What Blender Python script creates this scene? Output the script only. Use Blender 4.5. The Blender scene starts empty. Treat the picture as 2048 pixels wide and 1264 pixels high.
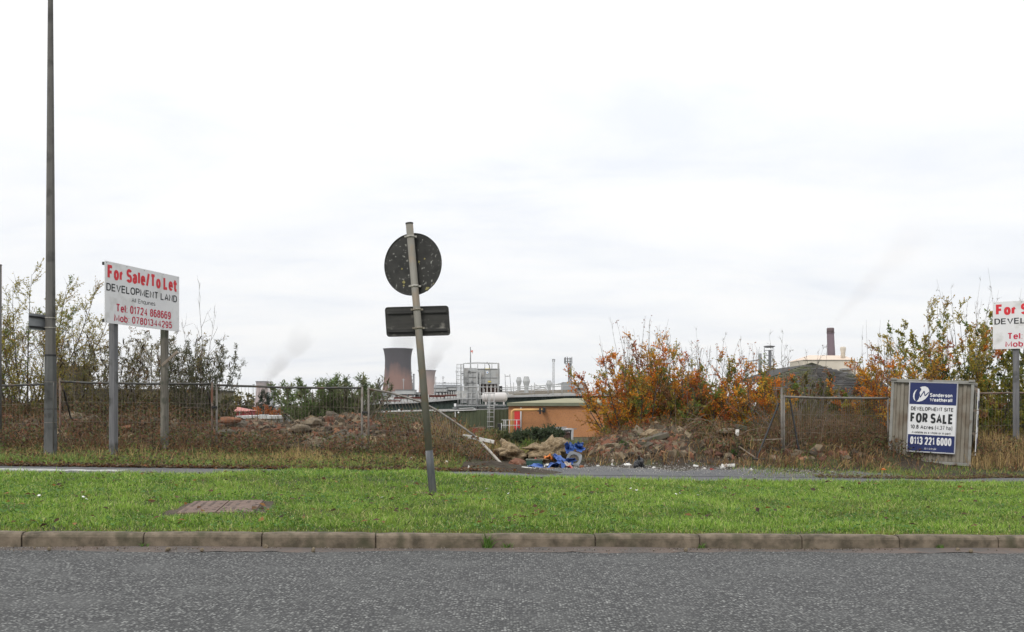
import bpy, math, random
import numpy as np
from mathutils import Vector, Matrix, Euler, noise as mnoise

# ------------------------------------------------------------------ camera, sky, sun, exposure
SC = bpy.context.scene
COL = SC.collection
F = 1900.0            # focal length in photo pixels (photo is 2048 wide)
HY = 810.0            # horizon row
ZC = 1.2              # eye height above the road

cam_d = bpy.data.cameras.new("camera")
cam = bpy.data.objects.new("camera", cam_d)
COL.objects.link(cam)
cam.location = (0, 0, ZC)
cam.rotation_euler = (math.radians(90), 0, 0)
cam_d.sensor_width = 36.0
cam_d.lens = F / 2048.0 * 36.0
cam_d.shift_y = (HY - 632.0) / 2048.0
cam_d.clip_start = 0.1
cam_d.clip_end = 12000
SC.camera = cam

SUN_EL, SUN_AZ = math.radians(42), math.radians(205)   # azimuth clockwise from +Y
world = bpy.data.worlds.new("World")
SC.world = world
world.use_nodes = True
wn, wl = world.node_tree.nodes, world.node_tree.links
wn.clear()
w_out = wn.new("ShaderNodeOutputWorld")
sky = wn.new("ShaderNodeTexSky")
sky.sky_type = 'NISHITA'
sky.sun_disc = False
sky.sun_elevation = SUN_EL
sky.sun_rotation = SUN_AZ
bg_sky = wn.new("ShaderNodeBackground"); bg_sky.inputs[1].default_value = 0.10
wl.new(sky.outputs[0], bg_sky.inputs[0])
# cloud deck: noise over the direction projected on a flat layer overhead
tc = wn.new("ShaderNodeTexCoord")
sep = wn.new("ShaderNodeSeparateXYZ"); wl.new(tc.outputs['Generated'], sep.inputs[0])
def wmath(op, a, b=None, clamp=False):
    n = wn.new("ShaderNodeMath"); n.operation = op; n.use_clamp = clamp
    for i, x in enumerate((a, b)):
        if x is None: continue
        if isinstance(x, (int, float)): n.inputs[i].default_value = x
        else: wl.new(x, n.inputs[i])
    return n.outputs[0]
zup = wmath('ADD', wmath('MAXIMUM', sep.outputs[2], 0.0), 0.16)
cmb = wn.new("ShaderNodeCombineXYZ")
wl.new(wmath('DIVIDE', sep.outputs[0], zup), cmb.inputs[0])
wl.new(wmath('DIVIDE', sep.outputs[1], zup), cmb.inputs[1])
mp = wn.new("ShaderNodeMapping")
mp.inputs['Rotation'].default_value = (0, 0, math.radians(-24))
mp.inputs['Location'].default_value = (3.3, 1.7, 0)
mp.inputs['Scale'].default_value = (0.8, 1.35, 1.0)
wl.new(cmb.outputs[0], mp.inputs[0])
nz = wn.new("ShaderNodeTexNoise")
nz.inputs['Scale'].default_value = 1.35; nz.inputs['Detail'].default_value = 7
nz.inputs['Roughness'].default_value = 0.58; nz.inputs['Distortion'].default_value = 0.35
wl.new(mp.outputs[0], nz.inputs['Vector'])
rmp = wn.new("ShaderNodeValToRGB")
rmp.color_ramp.elements[0].position = 0.33; rmp.color_ramp.elements[0].color = (0.855, 0.885, 0.935, 1)
rmp.color_ramp.elements[1].position = 0.62; rmp.color_ramp.elements[1].color = (1.0, 1.0, 1.0, 1)
e = rmp.color_ramp.elements.new(0.47); e.color = (0.935, 0.95, 0.975, 1)
wl.new(nz.outputs[0], rmp.inputs[0])
bg_cl = wn.new("ShaderNodeBackground"); bg_cl.inputs[1].default_value = 1.0
wl.new(rmp.outputs[0], bg_cl.inputs[0])
# brighter overhead than at the horizon, as an overcast sky is
wl.new(wmath('ADD', 1.03, wmath('MULTIPLY', wmath('POWER', wmath('MAXIMUM', sep.outputs[2], 0.0), 1.6), 0.80)), bg_cl.inputs[1])
mixw = wn.new("ShaderNodeMixShader"); mixw.inputs[0].default_value = 0.95
wl.new(bg_sky.outputs[0], mixw.inputs[1]); wl.new(bg_cl.outputs[0], mixw.inputs[2])
wl.new(mixw.outputs[0], w_out.inputs[0])

sun_d = bpy.data.lights.new("sun", 'SUN')
sun_d.energy = 1.4; sun_d.angle = math.radians(14); sun_d.color = (1.0, 0.96, 0.90)
sun = bpy.data.objects.new("sun", sun_d); COL.objects.link(sun)
sdir = Vector((math.sin(SUN_AZ) * math.cos(SUN_EL), math.cos(SUN_AZ) * math.cos(SUN_EL), math.sin(SUN_EL)))
sun.rotation_euler = sdir.to_track_quat('Z', 'Y').to_euler()

SC.view_settings.view_transform = 'Standard'
SC.view_settings.look = 'None'
SC.view_settings.exposure = 0.0
SC.view_settings.gamma = 1.0
SC.cycles.max_bounces = 6
SC.cycles.transparent_max_bounces = 8
SC.cycles.volume_bounces = 2
SC.cycles.volume_step_rate = 2.0

# ------------------------------------------------------------------ helpers
def P(px, py, Y):
    return Vector(((px - 1024.0) / F * Y, Y, ZC + (HY - py) / F * Y))

def tag(o, label=None, cat=None, group=None, kind=None):
    if label: o['label'] = label
    if cat: o['category'] = cat
    if group: o['group'] = group
    if kind: o['kind'] = kind
    return o

def thing(name, label, cat, loc=(0, 0, 0), rz=0.0, group=None):
    o = bpy.data.objects.new(name, None)
    o.empty_display_size = 0.2
    COL.objects.link(o)
    o.location = loc
    o.rotation_euler = (0, 0, rz)
    return tag(o, label, cat, group)

class MB:
    """collects shapes and links them as one mesh object"""
    def __init__(self): self.v = []; self.f = []; self.mi = []; self.sm = []
    def add(self, vs, fs, mi=0, smooth=False):
        o = len(self.v)
        self.v += [tuple(v) for v in vs]
        for f in fs:
            self.f.append(tuple(i + o for i in f)); self.mi.append(mi); self.sm.append(smooth)
    def box(self, c, s, R=None, mi=0, taper=(1, 1)):
        hx, hy, hz = s[0] / 2, s[1] / 2, s[2] / 2
        vs = [Vector((x * hx * (taper[0] if z > 0 else 1), y * hy * (taper[1] if z > 0 else 1), z * hz))
              for z in (-1, 1) for y in (-1, 1) for x in (-1, 1)]
        if R is not None: vs = [R @ v for v in vs]
        c = Vector(c)
        self.add([v + c for v in vs], [(0, 2, 3, 1), (4, 5, 7, 6), (0, 1, 5, 4), (2, 6, 7, 3), (0, 4, 6, 2), (1, 3, 7, 5)], mi)
    def bar(self, p0, p1, w, h=None, mi=0, up=Vector((0, 0, 1))):
        p0, p1 = Vector(p0), Vector(p1); h = h or w
        t = (p1 - p0); L = t.length
        if L < 1e-6: return
        t /= L
        if abs(t.dot(up)) > 0.98: up = Vector((0, 1, 0))
        s = t.cross(up).normalized(); u = s.cross(t)
        R = Matrix((s, t, u)).transposed()
        self.box((p0 + p1) / 2, (w, L, h), R, mi)
    def tube(self, pts, rads, n=8, mi=0, smooth=True, caps=True):
        pts = [Vector(p) for p in pts]
        if isinstance(rads, (int, float)): rads = [rads] * len(pts)
        vs = []; fs = []
        prev = None
        for i, p in enumerate(pts):
            t = (pts[min(i + 1, len(pts) - 1)] - pts[max(i - 1, 0)]).normalized()
            if prev is None:
                ref = Vector((0, 0, 1)) if abs(t.z) < 0.9 else Vector((0, 1, 0))
                u = t.cross(ref).normalized()
            else:
                u = (prev - t * prev.dot(t)).normalized()
            prev = u
            w = t.cross(u)
            for k in range(n):
                a = 2 * math.pi * k / n
                vs.append(p + (u * math.cos(a) + w * math.sin(a)) * rads[i])
        for i in range(len(pts) - 1):
            for k in range(n):
                a, b = i * n + k, i * n + (k + 1) % n
                fs.append((a, b, b + n, a + n))
        self.add(vs, fs, mi, smooth)
        if caps:
            o = len(self.v) - len(vs)
            self.f.append(tuple(o + k for k in range(n))[::-1]); self.mi.append(mi); self.sm.append(False)
            q = len(vs) - n
            self.f.append(tuple(o + q + k for k in range(n))); self.mi.append(mi); self.sm.append(False)
    def lathe(self, prof, n=24, c=(0, 0, 0), mi=0, caps=True, smooth=True):
        vs = []; fs = []
        for r, z in prof:
            for k in range(n):
                a = 2 * math.pi * k / n
                vs.append((c[0] + r * math.cos(a), c[1] + r * math.sin(a), c[2] + z))
        for i in range(len(prof) - 1):
            for k in range(n):
                a, b = i * n + k, i * n + (k + 1) % n
                fs.append((a, b, b + n, a + n))
        self.add(vs, fs, mi, smooth)
        if caps:
            o = len(self.v) - len(vs)
            self.f.append(tuple(o + k for k in range(n))[::-1]); self.mi.append(mi); self.sm.append(False)
            q = len(vs) - n
            self.f.append(tuple(o + q + k for k in range(n))); self.mi.append(mi); self.sm.append(False)
    def prism(self, poly, origin, ux, uy, th, mi=0):
        """2-D polygon in the plane (ux,uy) at origin, pushed back by th along -normal"""
        origin, ux, uy = Vector(origin), Vector(ux), Vector(uy)
        nrm = ux.cross(uy).normalized()
        a = [origin + ux * x + uy * y for x, y in poly]
        b = [p - nrm * th for p in a]
        n = len(a)
        fs = [tuple(range(n)), tuple(range(2 * n - 1, n - 1, -1))]
        fs += [(i, n + i, n + (i + 1) % n, (i + 1) % n) for i in range(n)]
        self.add(a + b, fs, mi)
    def build(self, name, mats, parent=None, bevel=0.0, loc=None):
        me = bpy.data.meshes.new(name)
        me.from_pydata([tuple(v) for v in self.v], [], self.f)
        if not isinstance(mats, (list, tuple)): mats = [mats]
        for m in mats: me.materials.append(m)
        me.polygons.foreach_set('material_index', self.mi)
        me.polygons.foreach_set('use_smooth', self.sm)
        me.update()
        o = bpy.data.objects.new(name, me)
        COL.objects.link(o)
        if parent is not None:
            o.parent = parent
        if loc is not None: o.location = loc
        if bevel > 0:
            b = o.modifiers.new("bevel", 'BEVEL'); b.width = bevel; b.segments = 2
            b.limit_method = 'ANGLE'; b.angle_limit = math.radians(40)
        return o

def np_mesh(name, V, Fc, mats, col=None, parent=None, smooth=False, mi=None):
    V = np.asarray(V, dtype=np.float32); Fc = np.asarray(Fc, dtype=np.int32)
    me = bpy.data.meshes.new(name)
    m, k = Fc.shape
    me.vertices.add(len(V)); me.vertices.foreach_set('co', V.ravel())
    me.loops.add(m * k); me.loops.foreach_set('vertex_index', Fc.ravel())
    me.polygons.add(m)
    me.polygons.foreach_set('loop_start', np.arange(0, m * k, k, dtype=np.int32))
    if not isinstance(mats, (list, tuple)): mats = [mats]
    for x in mats: me.materials.append(x)
    if mi is not None: me.polygons.foreach_set('material_index', np.asarray(mi, dtype=np.int32))
    me.polygons.foreach_set('use_smooth', np.full(m, smooth, dtype=bool))
    if col is not None:
        at = me.attributes.new('col', 'FLOAT_COLOR', 'FACE')
        c4 = np.ones((m, 4), dtype=np.float32); c4[:, :3] = col
        at.data.foreach_set('color', c4.ravel())
    me.update(calc_edges=True)
    me.validate()
    o = bpy.data.objects.new(name, me)
    COL.objects.link(o)
    if parent is not None: o.parent = parent
    return o

def tubes_np(Pt, R, n=3):
    """many tubes at once: Pt (T,K,3), R (T,K) -> verts, quads"""
    Pt = np.asarray(Pt, float); R = np.asarray(R, float)
    T, K, _ = Pt.shape
    tan = np.gradient(Pt, axis=1)
    tan /= np.linalg.norm(tan, axis=2, keepdims=True) + 1e-9
    ref = np.where(np.abs(tan[..., 2:3]) < 0.8, np.array([0, 0, 1.0]), np.array([0.3, 1.0, 0]))
    u = np.cross(tan, ref); u /= np.linalg.norm(u, axis=2, keepdims=True) + 1e-9
    w = np.cross(tan, u)
    a = np.arange(n) * 2 * np.pi / n
    V = Pt[:, :, None, :] + R[:, :, None, None] * (np.cos(a)[None, None, :, None] * u[:, :, None, :] + np.sin(a)[None, None, :, None] * w[:, :, None, :])
    idx = np.arange(T * K * n).reshape(T, K, n)
    A = idx[:, :-1, :]; B = np.roll(idx, -1, axis=2)[:, :-1, :]
    C = np.roll(idx, -1, axis=2)[:, 1:, :]; D = idx[:, 1:, :]
    Q = np.stack([A, B, C, D], axis=-1).reshape(-1, 4)
    return V.reshape(-1, 3), Q

def leaf_quads(pos, d, nrm, L, W):
    """diamond leaves: pos (N,3) base, d direction, nrm normal, L,W (N,)"""
    d = d / (np.linalg.norm(d, axis=1, keepdims=True) + 1e-9)
    s = np.cross(d, nrm); s /= np.linalg.norm(s, axis=1, keepdims=True) + 1e-9
    n2 = np.cross(s, d)
    L = L[:, None]; W = W[:, None]
    a = pos; c = pos + d * L - n2 * L * 0.12
    b = pos + d * L * 0.48 + s * W * 0.5 + n2 * L * 0.05
    e = pos + d * L * 0.48 - s * W * 0.5 + n2 * L * 0.05
    V = np.stack([a, b, c, e], axis=1).reshape(-1, 3)
    Q = np.arange(len(pos) * 4).reshape(-1, 4)
    return V, Q

# ------------------------------------------------------------------ materials
def _n(nt, t): return nt.nodes.new(t)
def mat(name, c1, c2=None, scale=6.0, rough=0.8, bump=0.0, bscale=None, detail=6, lo=0.35, hi=0.65, metal=0.0,
        c3=None, scale3=20.0, lo3=0.6, hi3=0.66, spec=0.35, stretch=None, bdist=0.02):
    """Principled surface; two colours mixed by noise, an optional third in spots, bump by a second noise"""
    m = bpy.data.materials.new(name); m.use_nodes = True
    nt = m.node_tree; L = nt.links
    bs = nt.nodes['Principled BSDF']
    bs.inputs['Roughness'].default_value = rough
    bs.inputs['Metallic'].default_value = metal
    bs.inputs['Specular IOR Level'].default_value = spec
    if c2 is None and c3 is None and bump == 0:
        bs.inputs['Base Color'].default_value = (*c1, 1); return m
    t = _n(nt, 'ShaderNodeTexCoord'); vec = t.outputs['Object']
    if stretch:
        mp = _n(nt, 'ShaderNodeMapping'); mp.inputs['Scale'].default_value = stretch
        L.new(vec, mp.inputs[0]); vec = mp.outputs[0]
    colout = None
    if c2 is not None:
        nz = _n(nt, 'ShaderNodeTexNoise'); nz.inputs['Scale'].default_value = scale; nz.inputs['Detail'].default_value = detail
        nz.inputs['Roughness'].default_value = 0.6
        L.new(vec, nz.inputs['Vector'])
        r = _n(nt, 'ShaderNodeValToRGB')
        r.color_ramp.elements[0].position = lo; r.color_ramp.elements[0].color = (*c1, 1)
        r.color_ramp.elements[1].position = hi; r.color_ramp.elements[1].color = (*c2, 1)
        L.new(nz.outputs[0], r.inputs[0]); colout = r.outputs[0]
    if c3 is not None:
        nz3 = _n(nt, 'ShaderNodeTexNoise'); nz3.inputs['Scale'].default_value = scale3; nz3.inputs['Detail'].default_value = 4
        L.new(t.outputs['Object'], nz3.inputs['Vector'])
        r3 = _n(nt, 'ShaderNodeMapRange'); r3.inputs[1].default_value = lo3; r3.inputs[2].default_value = hi3
        L.new(nz3.outputs[0], r3.inputs[0])
        mx = _n(nt, 'ShaderNodeMix'); mx.data_type = 'RGBA'
        L.new(r3.outputs[0], mx.inputs[0])
        if colout is not None: L.new(colout, mx.inputs[6])
        else: mx.inputs[6].default_value = (*c1, 1)
        mx.inputs[7].default_value = (*c3, 1); colout = mx.outputs[2]
    if colout is not None: L.new(colout, bs.inputs['Base Color'])
    else: bs.inputs['Base Color'].default_value = (*c1, 1)
    if bump > 0:
        nb = _n(nt, 'ShaderNodeTexNoise'); nb.inputs['Scale'].default_value = bscale or scale * 4; nb.inputs['Detail'].default_value = 5
        L.new(vec, nb.inputs['Vector'])
        b = _n(nt, 'ShaderNodeBump'); b.inputs['Strength'].default_value = bump; b.inputs['Distance'].default_value = bdist
        L.new(nb.outputs[0], b.inputs['Height']); L.new(b.outputs[0], bs.inputs['Normal'])
    return m

def leafmat(name, trans=0.35, rough=0.55, mult=1.0):
    """reads each leaf's own colour from the 'col' face attribute"""
    m = bpy.data.materials.new(name); m.use_nodes = True
    nt = m.node_tree; L = nt.links
    bs = nt.nodes['Principled BSDF']; bs.inputs['Roughness'].default_value = rough
    bs.inputs['Specular IOR Level'].default_value = 0.3
    at = _n(nt, 'ShaderNodeAttribute'); at.attribute_name = 'col'
    L.new(at.outputs['Color'], bs.inputs['Base Color'])
    tr = _n(nt, 'ShaderNodeBsdfTranslucent'); L.new(at.outputs['Color'], tr.inputs[0])
    mx = _n(nt, 'ShaderNodeMixShader'); mx.inputs[0].default_value = trans
    L.new(bs.outputs[0], mx.inputs[1]); L.new(tr.outputs[0], mx.inputs[2])
    L.new(mx.outputs[0], nt.nodes['Material Output'].inputs[0])
    return m

M = {}
M['leaf'] = leafmat('leaf', 0.45)
M['grass'] = leafmat('grass_blade', 0.30, 0.5)
M['straw'] = leafmat('dry_stem', 0.2, 0.8)
M['rubblecol'] = leafmat('rubble_mix', 0.0, 0.95)
M['bark'] = mat('bark', (0.055, 0.045, 0.035), (0.13, 0.11, 0.09), 14, 0.9)
M['bark_grey'] = mat('bark_grey', (0.10, 0.085, 0.07), (0.20, 0.175, 0.15), 14, 0.9)
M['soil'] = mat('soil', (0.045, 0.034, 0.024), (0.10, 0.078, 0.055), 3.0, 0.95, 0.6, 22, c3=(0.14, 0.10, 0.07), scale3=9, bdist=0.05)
M['bank'] = mat('bank_soil', (0.026, 0.019, 0.012), (0.058, 0.043, 0.028), 2.2, 0.95, 0.8, 14, c3=(0.055, 0.058, 0.022), scale3=1.6, lo3=0.5, hi3=0.62, bdist=0.08)
M['turf'] = mat('turf_soil', (0.040, 0.045, 0.016), (0.060, 0.075, 0.020), 2.5, 0.95, 0.5, 40, c3=(0.055, 0.040, 0.026), scale3=7, lo3=0.62, hi3=0.72)
M['path'] = mat('path_tarmac', (0.075, 0.076, 0.08), (0.112, 0.112, 0.113), 1.3, 0.8, 0.4, 160, c3=(0.28, 0.275, 0.26), scale3=60, lo3=0.62, hi3=0.7, bdist=0.004)
M['kerb'] = mat('kerb_concrete', (0.075, 0.062, 0.043), (0.200, 0.160, 0.116), 9, 0.92, 0.45, 120, c3=(0.062, 0.060, 0.034), scale3=4.6, lo3=0.50, hi3=0.72, bdist=0.005)
M['gutter'] = mat('gutter_silt', (0.135, 0.102, 0.084), (0.095, 0.086, 0.081), 3.2, 0.9, 0.25, 90, c3=(0.1, 0.09, 0.08), scale3=30, lo3=0.6, hi3=0.72, bdist=0.004)

def asphalt():
    m = bpy.data.materials.new('asphalt'); m.use_nodes = True
    nt = m.node_tree; L = nt.links; bs = nt.nodes['Principled BSDF']
    bs.inputs['Roughness'].default_value = 0.75; bs.inputs['Specular IOR Level'].default_value = 0.4
    t = _n(nt, 'ShaderNodeTexCoord')
    v = _n(nt, 'ShaderNodeTexVoronoi'); v.inputs['Scale'].default_value = 58; v.inputs['Randomness'].default_value = 1.0
    L.new(t.outputs['Object'], v.inputs['Vector'])
    sp = _n(nt, 'ShaderNodeSeparateColor'); L.new(v.outputs['Color'], sp.inputs[0])
    r = _n(nt, 'ShaderNodeValToRGB'); el = r.color_ramp.elements
    el[0].position = 0.0; el[0].color = (0.016, 0.016, 0.015, 1)
    el[1].position = 1.0; el[1].color = (0.33, 0.332, 0.312, 1)
    a = el.new(0.22); a.color = (0.036, 0.036, 0.034, 1)
    a = el.new(0.55); a.color = (0.105, 0.106, 0.10, 1)
    a = el.new(0.88); a.color = (0.20, 0.202, 0.19, 1)
    L.new(sp.outputs[0], r.inputs[0])
    # dark bitumen between chippings
    mr = _n(nt, 'ShaderNodeMapRange'); mr.inputs[1].default_value = 0.30; mr.inputs[2].default_value = 0.62
    L.new(v.outputs['Distance'], mr.inputs[0])
    mx = _n(nt, 'ShaderNodeMix'); mx.data_type = 'RGBA'
    L.new(mr.outputs[0], mx.inputs[0]); L.new(r.outputs[0], mx.inputs[6]); mx.inputs[7].default_value = (0.035, 0.035, 0.035, 1)
    # worn patches where the binder shows
    n2 = _n(nt, 'ShaderNodeTexNoise'); n2.inputs['Scale'].default_value = 2.6; n2.inputs['Detail'].default_value = 5
    L.new(t.outputs['Object'], n2.inputs['Vector'])
    m2 = _n(nt, 'ShaderNodeMapRange'); m2.inputs[1].default_value = 0.5; m2.inputs[2].default_value = 0.75; m2.inputs[4].default_value = 0.6
    L.new(n2.outputs[0], m2.inputs[0])
    mx2 = _n(nt, 'ShaderNodeMix'); mx2.data_type = 'RGBA'
    L.new(m2.outputs[0], mx2.inputs[0]); L.new(mx.outputs[2], mx2.inputs[6]); mx2.inputs[7].default_value = (0.088, 0.089, 0.085, 1)
    L.new(mx2.outputs[2], bs.inputs['Base Color'])
    b = _n(nt, 'ShaderNodeBump'); b.inputs['Strength'].default_value = 0.7; b.inputs['Distance'].default_value = 0.006; b.invert = True
    L.new(v.outputs['Distance'], b.inputs['Height']); L.new(b.outputs[0], bs.inputs['Normal'])
    return m
M['asphalt'] = asphalt()
M['galv'] = mat('galvanised_tube', (0.14, 0.13, 0.115), (0.22, 0.20, 0.175), 9, 0.6, metal=0.25, c3=(0.13, 0.085, 0.055), scale3=6, lo3=0.55, hi3=0.68)
M['galv_rusty'] = mat('rusty_tube', (0.11, 0.075, 0.055), (0.19, 0.15, 0.12), 9, 0.75, c3=(0.15, 0.06, 0.035), scale3=5, lo3=0.5, hi3=0.65)
M['galv_dark'] = mat('dark_tube', (0.040, 0.041, 0.037), (0.080, 0.078, 0.07), 9, 0.65, c3=(0.12, 0.075, 0.05), scale3=6, lo3=0.58, hi3=0.7)
M['wire'] = mat('fence_wire', (0.115, 0.095, 0.072), (0.20, 0.165, 0.13), 8, 0.65)
M['black'] = mat('black_plastic', (0.014, 0.014, 0.015), (0.03, 0.03, 0.03), 8, 0.5)
M['column'] = mat('lamp_column', (0.098, 0.094, 0.086), (0.14, 0.134, 0.123), 2.2, 0.7, 0.15, 30, c3=(0.058, 0.056, 0.052), scale3=3.0, lo3=0.52, hi3=0.68, stretch=(1, 1, 0.35))
M['post_paint'] = mat('sign_post_paint', (0.165, 0.155, 0.13), (0.215, 0.205, 0.175), 5, 0.55, 0.1, 40, c3=(0.24, 0.18, 0.12), scale3=3, lo3=0.54, hi3=0.7, stretch=(1, 1, 0.3))
M['post_foot'] = mat('sign_post_bare_foot', (0.06, 0.066, 0.073), (0.165, 0.168, 0.168), 9, 0.6, 0.2, 40, stretch=(1, 1, 0.25))
M['sign_back'] = mat('sign_back', (0.020, 0.020, 0.018), (0.042, 0.041, 0.037), 6, 0.6, c3=(0.30, 0.30, 0.27), scale3=24, lo3=0.62, hi3=0.70)
M['sign_back2'] = mat('plate_back', (0.020, 0.020, 0.018), (0.050, 0.048, 0.042), 5, 0.6, c3=(0.22, 0.21, 0.18), scale3=5, lo3=0.6, hi3=0.72, stretch=(0.4, 1, 2.0))
M['lichen'] = mat('lichen', (0.22, 0.19, 0.05), (0.34, 0.31, 0.16), 40, 0.9)
M['clip_white'] = mat('pale_clip', (0.42, 0.41, 0.37), (0.28, 0.26, 0.22), 20, 0.5)
M['board'] = mat('board_white', (0.68, 0.68, 0.685), (0.75, 0.75, 0.75), 1.5, 0.45, c3=(0.46, 0.455, 0.43), scale3=3, lo3=0.55, hi3=0.8)
M['red_ink'] = mat('red_lettering', (0.60, 0.022, 0.035), (0.66, 0.032, 0.045), 4, 0.5)
M['red_ink2'] = mat('crimson_lettering', (0.46, 0.018, 0.05), (0.52, 0.024, 0.06), 4, 0.5)
M['black_ink'] = mat('black_lettering', (0.016, 0.017, 0.02), (0.022, 0.023, 0.026), 4, 0.5)
M['timber'] = mat('weathered_timber', (0.10, 0.092, 0.078), (0.20, 0.185, 0.155), 5, 0.9, 0.3, 30, c3=(0.07, 0.072, 0.055), scale3=4, lo3=0.52, hi3=0.66, stretch=(4, 4, 0.35))
M['timber_grey'] = mat('grey_timber', (0.115, 0.115, 0.12), (0.18, 0.18, 0.185), 4, 0.9, 0.3, 30, c3=(0.055, 0.055, 0.048), scale3=3, lo3=0.55, hi3=0.7, stretch=(4, 4, 0.35))
M['batten'] = mat('batten_timber', (0.24, 0.19, 0.15), (0.32, 0.27, 0.22), 8, 0.9)
M['cont'] = mat('container_paint', (0.20, 0.178, 0.142), (0.265, 0.242, 0.20), 1.6, 0.65, 0.1, 20, c3=(0.135, 0.095, 0.062), scale3=2.6, lo3=0.48, hi3=0.70, stretch=(1.6, 1.6, 0.45))
M['cont_edge'] = mat('container_edge', (0.20, 0.195, 0.175), (0.29, 0.285, 0.26), 3, 0.6, c3=(0.11, 0.075, 0.05), scale3=4, lo3=0.56, hi3=0.7)
M['navy'] = mat('navy_panel', (0.016, 0.024, 0.098), (0.019, 0.029, 0.112), 2, 0.4)
M['poster_white'] = mat('poster_white', (0.68, 0.68, 0.69), (0.74, 0.74, 0.75), 2, 0.4)
M['alu'] = mat('poster_frame', (0.34, 0.34, 0.35), (0.42, 0.42, 0.43), 3, 0.5)
M['brick'] = mat('red_brick', (0.120, 0.056, 0.037), (0.19, 0.088, 0.054), 9, 0.95, 0.5, 60, c3=(0.25, 0.21, 0.165), scale3=5, lo3=0.58, hi3=0.66)
M['brick_orange'] = mat('orange_brick', (0.25, 0.108, 0.054), (0.155, 0.078, 0.050), 9, 0.95, 0.5, 60, c3=(0.25, 0.2, 0.15), scale3=6, lo3=0.6, hi3=0.68)
M['brick_dark'] = mat('dark_brick', (0.085, 0.045, 0.032), (0.15, 0.085, 0.06), 9, 0.95, 0.5, 60)
M['concrete_lump'] = mat('rubble_concrete', (0.115, 0.090, 0.060), (0.22, 0.175, 0.12), 7, 0.95, 0.7, 40, c3=(0.09, 0.078, 0.055), scale3=4, lo3=0.52, hi3=0.64)
M['stone_grey'] = mat('rubble_grey', (0.070, 0.060, 0.046), (0.145, 0.124, 0.094), 6, 0.95, 0.6, 40, c3=(0.07, 0.075, 0.045), scale3=3, lo3=0.55, hi3=0.68)
M['boulder'] = mat('earth_caked_boulder', (0.13, 0.092, 0.050), (0.37, 0.275, 0.165), 8, 0.97, 1.0, 30, c3=(0.32, 0.255, 0.17), scale3=22, lo3=0.55, hi3=0.66, bdist=0.06)
M['tarp'] = mat('blue_tarpaulin', (0.022, 0.070, 0.27), (0.070, 0.145, 0.40), 5, 0.5, 0.3, 14, spec=0.5)
M['orange_pl'] = mat('orange_plastic', (0.62, 0.20, 0.035), (0.55, 0.15, 0.03), 6, 0.5)
M['white_pl'] = mat('white_plastic', (0.68, 0.67, 0.64), (0.50, 0.48, 0.44), 9, 0.5)
M['cream'] = mat('cream_cloth', (0.48, 0.43, 0.36), (0.30, 0.22, 0.17), 9, 0.8)
M['red_cloth'] = mat('red_cloth', (0.30, 0.035, 0.025), (0.45, 0.30, 0.25), 10, 0.8, lo=0.5, hi=0.6)
M['crate_green'] = mat('green_crate', (0.016, 0.055, 0.042), (0.03, 0.08, 0.06), 8, 0.5)
M['grey_pl'] = mat('grey_plastic', (0.15, 0.16, 0.17), (0.22, 0.23, 0.24), 6, 0.5)
M['binbag'] = mat('black_bin_bag', (0.010, 0.010, 0.012), (0.016, 0.016, 0.018), 6, 0.28, 0.4, 22, spec=0.6)
M['board_brown'] = mat('brown_board', (0.14, 0.085, 0.05), (0.23, 0.16, 0.10), 8, 0.9)
M['plank'] = mat('grey_plank', (0.17, 0.13, 0.11), (0.28, 0.23, 0.20), 8, 0.9)
# ------------------------------------------------------------------ terrain
mx_, my_ = -3.0, 9.86          # access cover in the verge
SL = 0.126           # the road runs slightly away from the camera to the right
def dk(X, Y): return Y - SL * X
def smooth(a, b, x):
    t = np.clip((x - a) / (b - a), 0, 1); return t * t * (3 - 2 * t)
def lump(X, Y, s, ph=0.0):
    return (np.sin(X * 1.7 * s + 1.3 + ph) * np.cos(Y * 1.9 * s + 0.4 + ph) + 0.6 * np.sin(X * 3.9 * s + Y * 2.3 * s + ph)
            + 0.4 * np.cos(X * 7.1 * s - Y * 6.3 * s + 2 * ph) + 0.25 * np.sin(X * 13.0 * s + 3 * ph) * np.sin(Y * 12.1 * s))
def fall(X, Y):
    return -0.021 * np.clip(X, -30, 30) * np.interp(Y, [26, 80], [1, 0])
def bank_h(X, Y):
    """height of the two rubble banks above the site"""
    X = np.asarray(X, float); Y = np.asarray(Y, float)
    left = (1 - smooth(-1.9, -0.5, X)) * (0.57 + 0.07 * np.sin(X * 1.1) + 0.05 * np.sin(X * 2.7 + 1))
    cy = 24.7
    l = left * np.exp(-np.abs((Y - cy) / 1.75) ** 2.6)
    right = smooth(1.5, 2.9, X) * (0.57 + 0.08 * np.sin(X * 1.7 + 0.6) + 0.05 * np.sin(X * 3.9)) * (1 - 0.45 * smooth(9.0, 11.0, X))
    r = right * np.exp(-np.abs((Y - 23.3) / 1.95) ** 2.4)
    b = l + r
    return b + np.clip(b, 0, 1) * 0.085 * lump(X, Y, 1.25)
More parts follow.
